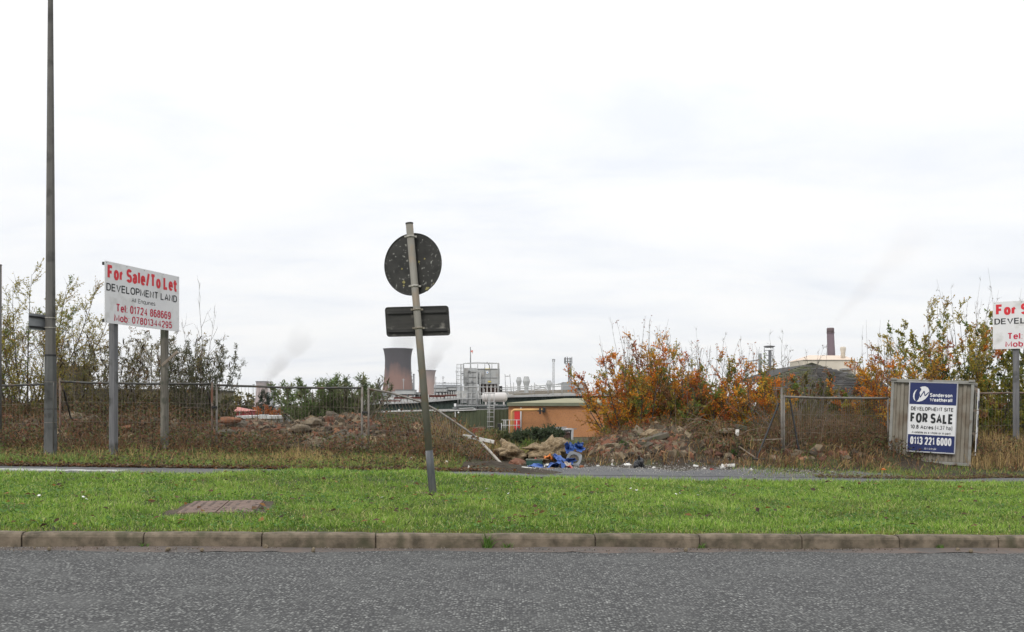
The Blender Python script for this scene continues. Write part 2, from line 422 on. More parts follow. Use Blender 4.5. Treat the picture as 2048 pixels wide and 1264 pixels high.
def zg(X, Y):
    X = np.asarray(X, float); Y = np.asarray(Y, float)
    d = dk(X, Y)
    pr = np.interp(d, [7.9, 8.1, 11, 15.5, 16.2, 17.8, 19.0, 20.5], [0.105, 0.105, 0.07, -0.045, -0.065, -0.065, -0.03, -0.01])
    z = fall(X, Y) + pr
    z = z + np.interp(Y, [27, 50, 80, 220], [0, -0.75, -1.5, -2.0])
    drive = smooth(-0.4, 0.6, X) * (1 - smooth(8.6, 10.0, X)) * smooth(17, 18, d) * (1 - smooth(20.2, 21.5, Y))
    z = z - 0.05 * drive
    verge = smooth(8.2, 9.0, d) * (1 - smooth(15.2, 16.2, d))
    z = z + 0.018 * verge * lump(X, Y, 0.6, 0.7) + 0.028 * smooth(12.5, 14.5, d) * (1 - smooth(15.4, 16.3, d)) * (1 + np.sin(X * 0.55 + 2.6)) + 0.075 * smooth(13.2, 15.0, d) * (1 - smooth(15.7, 16.3, d)) * smooth(-4.9, -4.0, X) * (1 - smooth(-1.6, -0.6, X))
    rough = smooth(18.1, 19.2, d)
    z = z + 0.03 * rough * (1 - drive) * lump(X, Y, 0.9, 1.7) * (Y < 60)
    z = z + 0.11 * np.exp(-((X + 0.38) / 0.50) ** 2 - ((Y - 18.9) / 0.35) ** 2)      # heap of dirt by the fallen panel
    return z + bank_h(X, Y)
def zq(x, y): return float(zg(x, y))

def grid_mesh(name, xs, ys, zf, m, sheared=True, dz=0.0, kind='structure', smooth_=True, wob=0.0):
    Xg, Dg = np.meshgrid(xs, ys)
    Dg = Dg.astype(float)
    if wob: Dg[0] += wob * (np.sin(Xg[0] * 5.3) + .7 * np.sin(Xg[0] * 13.1 + 1) + .6 * np.sin(Xg[0] * 29.0)) / 2
    Yg = Dg + SL * Xg if sheared else Dg
    Z = zf(Xg, Yg) + dz
    V = np.stack([Xg, Yg, Z], -1).reshape(-1, 3)
    ny, nx = Xg.shape
    i = np.arange(nx * ny).reshape(ny, nx)
    Q = np.stack([i[:-1, :-1], i[:-1, 1:], i[1:, 1:], i[1:, :-1]], -1).reshape(-1, 4)
    o = np_mesh(name, V, Q, m, smooth=smooth_)
    if kind: o['kind'] = kind
    return o

# one ground sheet to the horizon (it dips under the road, verge and path, which lie on it)
xs = np.concatenate([-np.geomspace(2400, 32, 22), np.arange(-30, -14, 1.0), np.arange(-14, 14.01, 0.14), np.arange(15, 31, 1.0), np.geomspace(32, 2400, 22)])
ys = np.concatenate([[-80, -70, -60, -20, 0, 6, 12, 16, 17.0], np.arange(17.6, 27.6, 0.12), np.arange(28, 60, 1.0), np.geomspace(62, 3400, 34)])
def zground(X, Y):
    d = dk(X, Y)
    return np.where(d < 17.75, np.minimum(fall(X, Y), fall(X, Y) - 0.15) - 0.15, zg(X, Y))
grid_mesh('ground', xs, ys, zground, M['bank'], sheared=False)

# road, gutter, verge, path
fl = lambda X, Y: fall(X, Y)
road_xs = np.concatenate([np.arange(-80, -16, 8.0), np.arange(-16, 16.1, 1.0), np.arange(24, 81, 8.0)])
grid_mesh('road', road_xs, np.array([-6, 0, 3, 5, 6.5, 7.8]), fl, M['asphalt'])
grid_mesh('gutter', np.arange(-24, 24.1, 0.1), np.array([7.72, 7.77, 7.80, 7.84, 7.89, 7.96]),
          lambda X, Y: fall(X, Y) + 0.0025 + 0.004 * np.sin(X * 2.1) * (dk(X, Y) > 7.7) + 0.012 * smooth(7.80, 7.92, dk(X, Y)) * (0.6 + 0.5 * np.sin(X * 1.7 + 0.5)) - 0.007 * (1 - smooth(7.66, 7.775, dk(X, Y))), M['gutter'], wob=0.045)
grid_mesh('verge', np.arange(-18, 18.1, 0.15), np.arange(8.04, 16.5, 0.15), lambda X, Y: zg(X, Y) - 0.012, M['turf'])
grid_mesh('footpath', np.arange(-26, 26.1, 0.3), np.array([16.15, 16.6, 17.0, 17.4, 17.86]), lambda X, Y: zg(X, Y) + 0.006, M['path'])
# tarmac apron in front of the gap in the fence
Xa = np.arange(0.15, 8.2, 0.2)
grid_mesh('site_entrance', Xa, np.arange(17.84, 20.7, 0.15), lambda X, Y: zg(X, Y) + 0.014 - 0.06 * smooth(19.5, 20.6, Y + 0.25 * np.sin(X * 2.3) + 0.15 * np.sin(X * 5.9)) - 0.06 * smooth(1.0, 0.3, X + 0.2 * np.sin(Y * 5.0)) * (1 - 0), M['path'])

# bare dark soil at the leaning sign's foot, doubling as its contact shade
bsx = np.arange(-1.75, 0.15, 0.05); bsd = np.arange(12.05, 12.95, 0.05)
grid_mesh('soil_contact_shade', bsx, bsd, lambda X, Y: zg(X, Y) - 0.012 + 0.022 * np.clip(1.15 - np.hypot((X + 0.80) / 0.70, (Y - 12.40) / 0.26) + 0.35 * (np.sin(X * 9) * np.cos(Y * 11)), -1, 0.55), M['soil'])
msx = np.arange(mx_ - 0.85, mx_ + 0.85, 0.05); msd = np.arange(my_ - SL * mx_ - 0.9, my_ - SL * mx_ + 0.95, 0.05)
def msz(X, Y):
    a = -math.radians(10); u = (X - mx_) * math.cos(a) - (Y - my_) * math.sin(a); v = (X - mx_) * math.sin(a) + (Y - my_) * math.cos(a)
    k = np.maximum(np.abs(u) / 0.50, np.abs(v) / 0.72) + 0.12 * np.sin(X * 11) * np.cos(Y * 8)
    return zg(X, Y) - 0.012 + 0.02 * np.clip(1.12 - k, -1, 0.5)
grid_mesh('soil_contact_shade', msx, msd, msz, M['soil'])  # dark soil of one corner carried round the cover as painted contact shade
# worn white paint on the path, far left
paint = mat('worn_paint', (0.42, 0.42, 0.40), (0.16, 0.16, 0.162), 5, 0.8, lo=0.48, hi=0.56)
grid_mesh('path_marking', np.arange(-10.5, -6.6, 0.15), np.array([16.75, 16.95, 17.2]), lambda X, Y: zg(X, Y) + 0.010, paint)

# kerb: 0.915 m stones with open joints, one run of kerb
kb = MB()
ux = Vector((1, SL, 0)).normalized(); uy = Vector((-SL, 1, 0)).normalized()
rk = random.Random(3)
joints_px = [42, 286, 523, 751, 971, 1191, 1400, 1605, 1800, 1998]
D0 = 7.93
def kx(px):
    k = (px - 1024) / F; return k * D0 / (1 - SL * k)
joints = [kx(p) for p in joints_px]
step = 0.905
while joints[0] > -20: joints.insert(0, joints[0] - step)
while joints[-1] < 20: joints.append(joints[-1] + step)
prof = [(0, -0.12), (0.004, 0.085), (0.012, 0.104), (0.028, 0.116), (0.045, 0.120), (0.125, 0.118), (0.127, -0.12)]
for a, b in zip(joints[:-1], joints[1:]):
    g = 0.006
    n = 6
    dz = rk.uniform(-0.003, 0.003); dy = rk.uniform(-0.004, 0.004); tl = rk.uniform(-0.003, 0.003)
    vs = []; fs = []
    for i in range(n + 1):
        x = a + g + (b - a - 2 * g) * i / n
        endr = 0.006 if i in (0, n) else 0.0
        for (o, h) in prof:
            xx = x; d = D0 + o + dy + (endr if o < 0.05 else 0) + rk.uniform(-.0015, .0015)
            hh = h - (endr if h > 0.1 else 0) + dz + tl * (i / n) + rk.uniform(-.001, .001)
            X = xx - SL * o
            vs.append((X, d + SL * X, float(fall(X, d)) + hh))
    k = len(prof)
    for i in range(n):
        for j in range(k - 1):
            fs.append((i * k + j, (i + 1) * k + j, (i + 1) * k + j + 1, i * k + j + 1))
    fs.append(tuple(range(k))); fs.append(tuple(n * k + j for j in range(k))[::-1])
    kb.add(vs, fs, 0, False)
# dark mortar just behind the joints
for a in joints:
    X = a; c = Vector((X, D0 + 0.07 + SL * X, float(fall(X, 8)) + 0.0))
    kb.box(c, (0.03, 0.10, 0.20), Matrix((ux, uy, Vector((0, 0, 1)))).transposed(), 1)
kerb = kb.build('kerb', [M['kerb'], M['soil']])
kerb['kind'] = 'structure'

# ------------------------------------------------------------------ manhole cover in the verge
mh_iron = mat('rusty_iron_plate', (0.135, 0.088, 0.068), (0.185, 0.128, 0.10), 7, 0.8, 0.3, 60, c3=(0.11, 0.08, 0.065), scale3=12, lo3=0.56, hi3=0.68)
mh_wear = mat('worn_iron_stud', (0.165, 0.125, 0.105), (0.085, 0.07, 0.062), 14, 0.55, metal=0.2)
mz = zq(mx_, my_) + 0.004
t = thing('manhole_cover', 'rusty rectangular metal access cover with raised studs set in the verge grass', 'manhole cover', (mx_, my_, mz), math.radians(10))
b = MB(); b.box((0, 0, -0.03), (0.76, 1.22, 0.06)); b.build('frame', mat('iron_frame', (0.06, 0.045, 0.036), (0.10, 0.075, 0.06), 8, 0.85), t)
b = MB()
b.box((-0.185, 0, 0.006), (0.355, 1.16, 0.02)); b.box((0.185, 0, 0.006), (0.355, 1.16, 0.02))
for i in range(8):
    for j in range(13):
        if rk.random() < 0.38: continue
        x = -0.315 + i * 0.09; y = -0.52 + j * 0.087
        b.box((x, y, 0.017), (0.036, 0.018, 0.006), Matrix.Rotation(math.radians(45 if (i + j) % 2 else -45), 3, 'Z'), 1)
b.build('plate', [mh_iron, mh_wear], t)

# ------------------------------------------------------------------ verge grass (uncountable)
RNG = np.random.default_rng(11)
def vnoise(x, y, seed=0):
    """cheap smooth noise, 0..1"""
    r = np.random.default_rng(seed); s = 0
    for k in range(6):
        a = r.uniform(0, 6.28); f = 0.5 * 1.75 ** k; ph = r.uniform(0, 6.28, 2)
        s = s + np.sin((x * math.cos(a) + y * math.sin(a)) * f * 2 + ph[0]) * np.cos((-x * math.sin(a) + y * math.cos(a)) * f * 1.7 + ph[1]) / (1 + 0.45 * k)
    return np.clip(0.5 + s * 0.28, 0, 1)

def blades(name, X, Y, Z, h, w, lean, col, m, seed=1, dirs=None, bend=1.0):
    """tapered bent blades, 3 tris each"""
    r = np.random.default_rng(seed); n = len(X)
    az = r.uniform(0, 2 * np.pi, n) if dirs is None else dirs
    faz = r.uniform(0, 2 * np.pi, n)
    ld = np.stack([np.cos(az), np.sin(az)], -1) * (lean * h)[:, None]
    sd = np.stack([np.cos(faz), np.sin(faz)], -1) * (w * 0.5)[:, None]
    base = np.stack([X, Y], -1)
    def pt(xy, z): return np.concatenate([xy, z[:, None]], 1)
    up = np.sqrt(np.clip(1 - np.clip(lean, 0, 0.95) ** 2 * 0.8, 0.1, 1))
    V = np.stack([pt(base - sd, Z - 0.01), pt(base + sd, Z - 0.01),
                  pt(base + ld * 0.33 * bend - sd * 0.8, Z + h * 0.58 * up), pt(base + ld * 0.33 * bend + sd * 0.8, Z + h * 0.58 * up),
                  pt(base + ld, Z + h * up)], 1).reshape(-1, 3)
    o = (np.arange(n) * 5)[:, None, None]
    Fc = (o + np.array([[0, 1, 3], [0, 3, 2], [2, 3, 4]])[None]).reshape(-1, 3)
    return np_mesh(name, V, Fc, m, np.repeat(col, 3, axis=0))

def verge_pts(n, dlo=8.07, dhi=16.3, seed=5, near_bias=1.0):
    r = np.random.default_rng(seed)
    d = dlo + (dhi - dlo) * r.random(n) ** near_bias
    half = d * 0.60 + 3.6
    X = (r.random(n) * 2 - 1) * half
    return X, d + SL * X
N = 440000
X, Y = verge_pts(N, dlo=8.0, near_bias=1.15)
d = dk(X, Y)
ragged = 8.00 + 0.20 * vnoise(X * 3, Y * 0 + 3, 8) + 0.06 * vnoise(X * 14, Y * 0 + 1, 9)
lx = (X - mx_) * math.cos(-math.radians(10)) - (Y - my_) * math.sin(-math.radians(10)); ly = (X - mx_) * math.sin(-math.radians(10)) + (Y - my_) * math.cos(-math.radians(10))
wob = 0.05 + 0.16 * vnoise(X * 4, Y * 4, 4)
bare = ((np.abs(lx) < 0.34 + wob) & (np.abs(ly) < 0.57 + wob)) | (np.hypot(X + 0.95, (Y - 12.5)) < 0.16) | ((np.hypot((X + 0.72) / 0.62, (Y - 12.42) / 0.22) < 1) & (RNG.random(N) < 0.72))
edge = 16.05 + 0.22 * vnoise(X * 2.2, Y * 0, 12)
keep = (d > ragged) & ~bare & (d < edge) & (vnoise(X * 2.2, Y * 2.2, 21) + RNG.random(N) * 0.5 > 0.30)
X, Y, d = X[keep], Y[keep], d[keep]
n1 = 0.5 * vnoise(X * 0.7, Y * 0.9, 31) + 0.5 * vnoise(X * 1.6, Y * 2.4, 35); n2 = vnoise(X * 3.4, Y * 3.4, 32); n3 = vnoise(X * 8, Y * 8, 33)
h = (0.022 + 0.095 * n2 * n3 + 0.04 * smooth(14.6, 16.0, d)) * RNG.uniform(0.55, 1.45, len(X))
h *= 1 - 0.45 * (1 - smooth(8.1, 8.6, d))
w = RNG.uniform(0.0045, 0.009, len(X)) * (1 + 0.35 * smooth(10, 16, d))
lean = RNG.uniform(0.25, 1.35, len(X))
ga = np.array([0.110, 0.205, 0.024]); gb = np.array([0.275, 0.425, 0.062]); gy = np.array([0.50, 0.50, 0.20]); gd = np.array([0.045, 0.095, 0.022])
mixv = np.clip(0.02 + 0.9 * n1 + 0.8 * (n2 - 0.5) + 0.5 * (n3 - 0.5) + 0.25 * smooth(14, 16, d) + RNG.normal(0, 0.22, len(X)), 0, 1)[:, None]
col = ga * (1 - mixv) + gb * mixv
dull = np.clip((vnoise(X * 0.8 + 5, Y * 1.3, 51) - 0.52) * 3.0, 0, 1)[:, None] * (RNG.random(len(X)) < 0.28)[:, None]
col = col * (1 - dull) + np.array([0.21, 0.215, 0.055]) * dull
pick = RNG.random(len(X))
col = np.where((pick < 0.10)[:, None], gy, col); col = np.where((pick > 0.90)[:, None], gd, col)
edgeb = ((1 - smooth(8.12, 8.5, d)) * (RNG.random(len(X)) < 0.45))[:, None]
col = col * (1 - edgeb) + np.array([0.20, 0.165, 0.05]) * edgeb
g = blades('verge_grass', X, Y, zg(X, Y) - 0.012, h, w, lean, col, M['grass'], 2)
tag(g, kind='stuff')

# broad-leaved weeds, clover and yarrow patches between the blades
N = 34000
X, Y = verge_pts(N, 8.25, 15.6, seed=15)
pat = vnoise(X * 1.6, Y * 1.6, 44)
lx2 = np.hypot((X - mx_) / 0.5, (Y - my_) / 0.75)
keep = (pat > 0.52) & (lx2 > 1.0)
X, Y = X[keep], Y[keep]; n = len(X)
az = RNG.uniform(0, 6.28, n)
dirs = np.stack([np.cos(az), np.sin(az), RNG.uniform(0.1, 0.7, n)], -1)
pos = np.stack([X, Y, zg(X, Y) + RNG.uniform(0.0, 0.035, n)], -1)
nr = np.stack([RNG.normal(0, .3, n), RNG.normal(0, .3, n), np.ones(n)], -1)
L_ = RNG.uniform(0.022, 0.055, n)
V, Q = leaf_quads(pos, dirs, nr, L_, L_ * RNG.uniform(0.35, 0.7, n))
c = np.array([0.075, 0.17, 0.028]) + RNG.uniform(-0.3, 0.5, (n, 1)) * np.array([0.05, 0.09, 0.02])
tag(np_mesh('verge_weeds', V, Q, M['grass'], c), kind='stuff')

# fallen leaves and dead bits on the verge and along the path's back edge
def litter_leaves(name, X, Y, dz, smin, smax, pal, seed=3):
    r = np.random.default_rng(seed); n = len(X)
    az = r.uniform(0, 6.28, n)
    dirs = np.stack([np.cos(az), np.sin(az), r.normal(0.15, 0.25, n)], -1)
    pos = np.stack([X, Y, zg(X, Y) + dz + r.uniform(0, 0.03, n)], -1)
    nr = np.stack([r.normal(0, .45, n), r.normal(0, .45, n), np.ones(n)], -1)
    L_ = r.uniform(smin, smax, n)
    V, Q = leaf_quads(pos, dirs, nr, L_, L_ * r.uniform(0.45, 0.8, n))
    pal = np.array(pal); c = pal[r.integers(0, len(pal), n)] * r.uniform(0.7, 1.3, (n, 1))
    return tag(np_mesh(name, V, Q, M['leaf'], c), kind='stuff')
r_ = np.random.default_rng(77)
cx, cy = verge_pts(130, 8.3, 15.8, seed=16)
X = np.concatenate([np.repeat(cx, 4) + r_.normal(0, 0.10, 520), verge_pts(260, 8.3, 15.8, seed=17)[0]])
Y = np.concatenate([np.repeat(cy, 4) + r_.normal(0, 0.06, 520), verge_pts(260, 8.3, 15.8, seed=17)[1]])
litter_leaves('fallen_leaves', X, Y, 0.035, 0.035, 0.085, [(0.10, 0.055, 0.03), (0.16, 0.09, 0.045), (0.07, 0.045, 0.03), (0.30, 0.15, 0.05)])
N = 9000
X = r_.uniform(-12.5, 0.4, N); d = 17.75 + np.abs(r_.normal(0, 0.35, N))
X = np.where(X > -2.2, -2.2 + (X + 2.2) * r_.random(N), X); litter_leaves('leaf_drift', X, d + SL * X, 0.012, 0.04, 0.09, [(0.10, 0.048, 0.028), (0.14, 0.07, 0.035), (0.06, 0.035, 0.025), (0.22, 0.10, 0.04), (0.20, 0.16, 0.10)], 4)
N = 2500
X = r_.uniform(6.0, 13, N); d = 17.8 + np.abs(r_.normal(0, 0.3, N))
litter_leaves('leaf_drift', X, d + SL * X, 0.012, 0.03, 0.07, [(0.10, 0.05, 0.028), (0.15, 0.09, 0.045), (0.2, 0.15, 0.07)], 6)

# daisies: each flower a small thing of its own
daisy = MB()
daisy.lathe([(0.002, 0.0), (0.0022, 0.045)], 5, (0, 0, 0), 1)
daisy.lathe([(0.016, 0.046), (0.017, 0.049), (0.006, 0.052)], 10, (0, 0, 0), 0)
daisy_white = mat('petal_white', (0.75, 0.75, 0.72)); daisy_green = mat('stalk_green', (0.06, 0.13, 0.03))
spots = [(232 * .342, 900 + 262 * .342), (478 * .342, 900 + 271 * .342), (493 * .342, 900 + 285 * .342), (680 * .342, 900 + 72 * .342), (767, 994), (1264, 976), (1273, 979), (1349, 987), (1357, 986), (1396, 990), (975, 977), (1020, 986)]
first = None
for i, (px, py) in enumerate(spots):
    Yd = 11.0
    for _ in range(12):
        X = (px - 1024) / F * Yd; Yd = 1900 * (ZC - zq(X, Yd) - 0.05) / (py - HY)
    X = (px - 1024) / F * Yd
    if first is None: first = o = daisy.build('daisy', [daisy_white, daisy_green])
    else: o = first.copy(); COL.objects.link(o)
    o.location = (X, Yd, zq(X, Yd) + 0.005); o.rotation_euler = (0.5, 0.1, i)
    tag(o, 'tiny white daisy open in the mown verge grass', 'daisy', 'daisies in the verge')

# tufts growing out of the gutter joint at the kerb
for (px, n, hh, lab) in ((975, 46, 0.15, 'green tuft of grass sprouting at the foot of the kerb'), (1015, 26, 0.05, 'low small weed at the kerb foot right of the grass tuft'), (286, 14, 0.05, 'tiny tuft in the kerb joint below the manhole cover'), (1400, 14, 0.06, 'tiny grass tuft at a kerb joint right of the middle'), (1880, 20, 0.05, 'low green tuft at the kerb foot near the right edge')):
    x0 = kx(px); y0 = D0 - 0.015 + SL * x0
    r = np.random.default_rng(px)
    X = x0 + r.normal(0, 0.018, n); Y = y0 + r.normal(0, 0.006, n)
    o = blades('weed_tuft', X, Y, np.full(n, float(fall(x0, 8)) + 0.01), r.uniform(0.5, 1.1, n) * hh, np.full(n, 0.008), r.uniform(0.2, 1.0, n),
               np.array([0.10, 0.19, 0.035]) * r.uniform(0.6, 1.4, (n, 1)), M['grass'], 9, dirs=np.where(r.random(n) < .5, r.uniform(2.6, 3.6, n), r.uniform(-0.6, 0.4, n)))
    tag(o, lab, 'weed')

# small stones along the gutter
pebble = MB()
def rock(mb, c, s, seed, sub=2, rough=0.25, freq=1.6, mi=0, smoothf=False, flat=0.0):
    import bmesh
    bm = bmesh.new(); bmesh.ops.create_icosphere(bm, subdivisions=sub, radius=1.0)
    off = Vector((seed * 3.17, seed * 1.71, seed * 2.3))
    for v in bm.verts:
        q = v.co.copy()
        k = 1 + rough * mnoise.noise(q * freq + off) + rough * 0.5 * mnoise.noise(q * freq * 2.3 + off) + (rough * 0.22 * mnoise.noise(q * freq * 6 + off) + rough * 0.12 * mnoise.noise(q * freq * 13 + off) if sub > 3 else 0)
        v.co = Vector((q.x * s[0] * k, q.y * s[1] * k, q.z * s[2] * k))
    bm.verts.index_update()
    mb.add([v.co + Vector(c) for v in bm.verts], [tuple(v.index for v in f.verts) for f in bm.faces], mi, smoothf)
    bm.free()
rock(pebble, (0, 0, 0), (0.02, 0.018, 0.014), 1, 2)
pb0 = None
for i, (px, dd) in enumerate([(82, .10), (118, .16), (534, .04), (352, .18), (637, .2), (420, .2), (1365, .15), (1920, .2), (255, .19), (1905, .1)]):
    x0 = kx(px)
    if pb0 is None: pb0 = o = pebble.build('pebble', M['concrete_lump'])
    else: o = pb0.copy(); COL.objects.link(o)
    s = rk.uniform(0.5, 1.25)
    o.scale = (s, s, s); o.rotation_euler = (rk.random() * 6, rk.random() * 6, 0)
    o.location = (x0, D0 - dd + SL * x0, float(fall(x0, 8)) + 0.012 + 0.005 * s)
    tag(o, 'small grey-brown pebble lying in the silted gutter below the kerb', 'pebble', 'pebbles in the gutter')

# grit and silt swept against the kerb
r = np.random.default_rng(91); N = 2600
X = r.uniform(-6, 6, N); d = 7.92 - np.abs(r.normal(0, 0.09, N)) - 0.01
keep = vnoise(X * 1.3, d * 0, 93) + r.random(N) * .5 > .6
X, d = X[keep], d[keep]; N = len(X)
s = r.uniform(0.0025, 0.0085, N)[:, None, None] * r.uniform(.6, 1.2, (N, 1, 3))
tet = np.array([(1, 0, -.3), (-.6, .9, -.3), (-.6, -.9, -.3), (0, 0, .9)])
V = tet[None] * s * r.uniform(.7, 1.3, (N, 4, 1)) + np.stack([X, d + SL * X, fall(X, d) + 0.012], -1)[:, None, :]
Fq = (np.arange(N)[:, None, None] * 4 + np.array([(0, 1, 3), (1, 2, 3), (2, 0, 3)])[None]).reshape(-1, 3)
pal = np.array([(0.10, 0.075, 0.055), (0.18, 0.15, 0.12), (0.06, 0.045, 0.03), (0.24, 0.22, 0.19)])
tag(np_mesh('gutter_grit', V.reshape(-1, 3), Fq, M['rubblecol'], np.repeat(pal[r.integers(0, 4, N)], 3, 0)), kind='stuff')
# ------------------------------------------------------------------ lettering
def E(cx_, cy_, rx, ry, t0, t1, n=16, p=2.35):
    out = []
    for k in range(n + 1):
        t = math.radians(t0 + (t1 - t0) * k / n); c, s_ = math.cos(t), math.sin(t)
        out.append((cx_ + rx * math.copysign(abs(c) ** (2 / p), c), cy_ + ry * math.copysign(abs(s_) ** (2 / p), s_)))
    return out
def glyph(ch, h):
    """(width, [polylines]) of one letter's centre lines in a unit box; h is the x-height"""
    O = lambda cy_, ry, rx=.5: E(.5, cy_, rx, ry, 0, 360, 28)
    sS = lambda H: E(.5, H * .755, .47, H * .245, 22, 270, 14) + E(.5, H * .255, .5, H * .255, 90, -158, 14)[1:]
    g = {
     'F': (.52, [[(0, 0), (0, 1), (1, 1)], [(0, .52), (.88, .52)]]), 'T': (.58, [[(0, 1), (1, 1)], [(.5, 0), (.5, 1)]]), 'L': (.50, [[(0, 1), (0, 0), (1, 0)]]),
     'D': (.60, [[(0, 0), (0, 1), (.45, 1)] + E(.45, .5, .55, .5, 90, -90)[1:] + [(0, 0)]]), 'E': (.54, [[(1, 1), (0, 1), (0, 0), (1, 0)], [(0, .52), (.92, .52)]]),
     'V': (.64, [[(0, 1), (.5, 0), (1, 1)]]), 'O': (.70, [O(.5, .5)]), 'P': (.54, [[(0, 0), (0, 1), (.55, 1)] + E(.55, .73, .45, .27, 90, -90)[1:] + [(0, .46)]]),
     'R': (.58, [[(0, 0), (0, 1), (.55, 1)] + E(.55, .73, .43, .27, 90, -90)[1:] + [(0, .46)], [(.5, .46), (1, 0)]]),
     'M': (.74, [[(0, 0), (0, 1), (.5, .12), (1, 1), (1, 0)]]), 'N': (.60, [[(0, 0), (0, 1), (1, 0), (1, 1)]]), 'A': (.66, [[(0, 0), (.5, 1), (1, 0)], [(.2, .32), (.8, .32)]]),
     'I': (.02, [[(.5, 0), (.5, 1)]]), 'S': (.56, [sS(1)]), 'W': (.98, [[(0, 1), (.25, 0), (.5, .92), (.75, 0), (1, 1)]]),
     'o': (.46, [O(h / 2, h / 2)]), 'a': (.44, [E(.48, h * .70, .46, h * .30, 165, 0, 10) + [(.95, 0)], [(.95, h * .57), (.45, h * .54)] + E(.42, h * .27, .42, h * .27, 90, 270, 10)[1:] + [(.65, .03), (.95, h * .25)]]),
     'e': (.46, [[(.03, h * .52), (1, h * .52)] + E(.5, h / 2, .5, h / 2, 5, 318, 20)]), 'r': (.24, [[(0, 0), (0, h)], [(0, h * .55), (.3, h * .88), (1, h)]]),
     'l': (.02, [[(.5, 0), (.5, 1)]]), 'i': (.02, [[(.5, 0), (.5, h)], [(.5, .97), (.5, 1.03)]]), 't': (.34, [[(.35, .98), (.35, .16), (.55, .01), (1.25, 0)], [(-.45, h), (1.3, h)]]),
     'b': (.46, [[(0, 1), (0, 0)], O(h / 2, h / 2)]), 'd': (.46, [[(1, 1), (1, 0)], O(h / 2, h / 2)]), 'p': (.46, [[(0, h), (0, -.30)], O(h / 2, h / 2)]), 'q': (.46, [[(1, h), (1, -.30)], O(h / 2, h / 2)]),
     'h': (.42, [[(0, 0), (0, 1)], [(0, h * .6)] + E(.5, h * .64, .5, h * .36, 165, 0, 10) + [(1, 0)]]), 'n': (.42, [[(0, 0), (0, h)], [(0, h * .6)] + E(.5, h * .64, .5, h * .36, 165, 0, 10) + [(1, 0)]]),
     'u': (.42, [[(0, h)] + E(.5, h * .36, .5, h * .36, 180, 345, 10), [(1, h), (1, 0)]]), 's': (.40, [sS(h)]), 'c': (.44, [E(.5, h / 2, .5, h / 2, 42, 318, 18)]),
     'k': (.42, [[(0, 0), (0, 1)], [(1, h), (0, h * .38)], [(.35, h * .6), (1, 0)]]), 'v': (.44, [[(0, h), (.5, 0), (1, h)]]), 'w': (.68, [[(0, h), (.25, 0), (.5, h), (.75, 0), (1, h)]]),
     '0': (.46, [O(.5, .5)]), '1': (.22, [[(0, .76), (.75, .94), (.9, 1), (.9, 0)]]), '2': (.46, [E(.5, .72, .48, .28, 172, -35, 14) + [(.02, .02), (0, 0), (1, 0)]]),
     '3': (.46, [E(.45, .755, .46, .245, 158, -90, 12) + E(.45, .26, .52, .26, 90, -160, 12)[1:]]), '4': (.50, [[(.76, 0), (.76, 1), (0, .29), (1, .29)]]),
     '5': (.46, [[(.92, 1), (.16, 1), (.07, .50), (.25, .58)] + E(.45, .32, .52, .32, 95, -160, 14)]), '6': (.46, [E(.5, .74, .47, .26, 35, 175, 10) + [(0, .5), (0, .31)] , E(.5, .32, .5, .32, 0, 360, 24)]),
     '7': (.46, [[(0, 1), (1, 1), (.55, .45), (.34, 0)]]), '8': (.46, [E(.5, .765, .43, .235, 0, 360, 22), E(.5, .265, .5, .265, 0, 360, 24)]), '9': (.46, [E(.5, .26, .47, .26, 215, 355, 10) + [(1, .5), (1, .69)], E(.5, .68, .5, .32, 0, 360, 24)]),
     ':': (.02, [[(.5, 0), (.5, .06)], [(.5, h - .06), (.5, h)]]), '.': (.02, [[(.5, -.02), (.5, .06)]]), '/': (.30, [[(0, -.08), (1, 1.08)]]), '(': (.16, [E(1, .42, 1, .70, 118, 242, 10)]), ')': (.16, [E(0, .42, 1, .70, 62, -62, 10)]),
    }
    return g[ch]
def ribbon(pts, hw):
    """flat band of half width hw along a polyline (closed if its ends meet), mitred corners"""
    closed = len(pts) > 3 and math.dist(pts[0], pts[-1]) < 1e-6
    q = [pts[0]]
    for p in pts[1:]:
        if math.dist(p, q[-1]) > hw * 0.12: q.append(p)
    if closed:
        if math.dist(q[0], q[-1]) < hw * .3: q.pop()
    n = len(q); L_, R_ = [], []
    for i in range(n):
        a = q[i - 1] if (i > 0 or closed) else None; c = q[(i + 1) % n] if (i < n - 1 or closed) else None
        def un(u, v): d = math.dist(u, v) or 1; return ((v[0] - u[0]) / d, (v[1] - u[1]) / d)
        t0 = un(a, q[i]) if a else None; t1 = un(q[i], c) if c else None
        t0 = t0 or t1; t1 = t1 or t0
        n0, n1 = (-t0[1], t0[0]), (-t1[1], t1[0])
        m_ = (n0[0] + n1[0], n0[1] + n1[1]); l2 = math.hypot(*m_)
        if l2 < .2: m_ = n0; k = 1
        else: m_ = (m_[0] / l2, m_[1] / l2); k = 1 / max(.2, m_[0] * n0[0] + m_[1] * n0[1]); k = k if k < 1.5 else 1.08
        L_.append((q[i][0] + m_[0] * hw * k, q[i][1] + m_[1] * hw * k)); R_.append((q[i][0] - m_[0] * hw * k, q[i][1] - m_[1] * hw * k))
    f = [(i, n + i, n + (i + 1) % n, (i + 1) % n) for i in range(n if closed else n - 1)]
    return L_ + R_, f
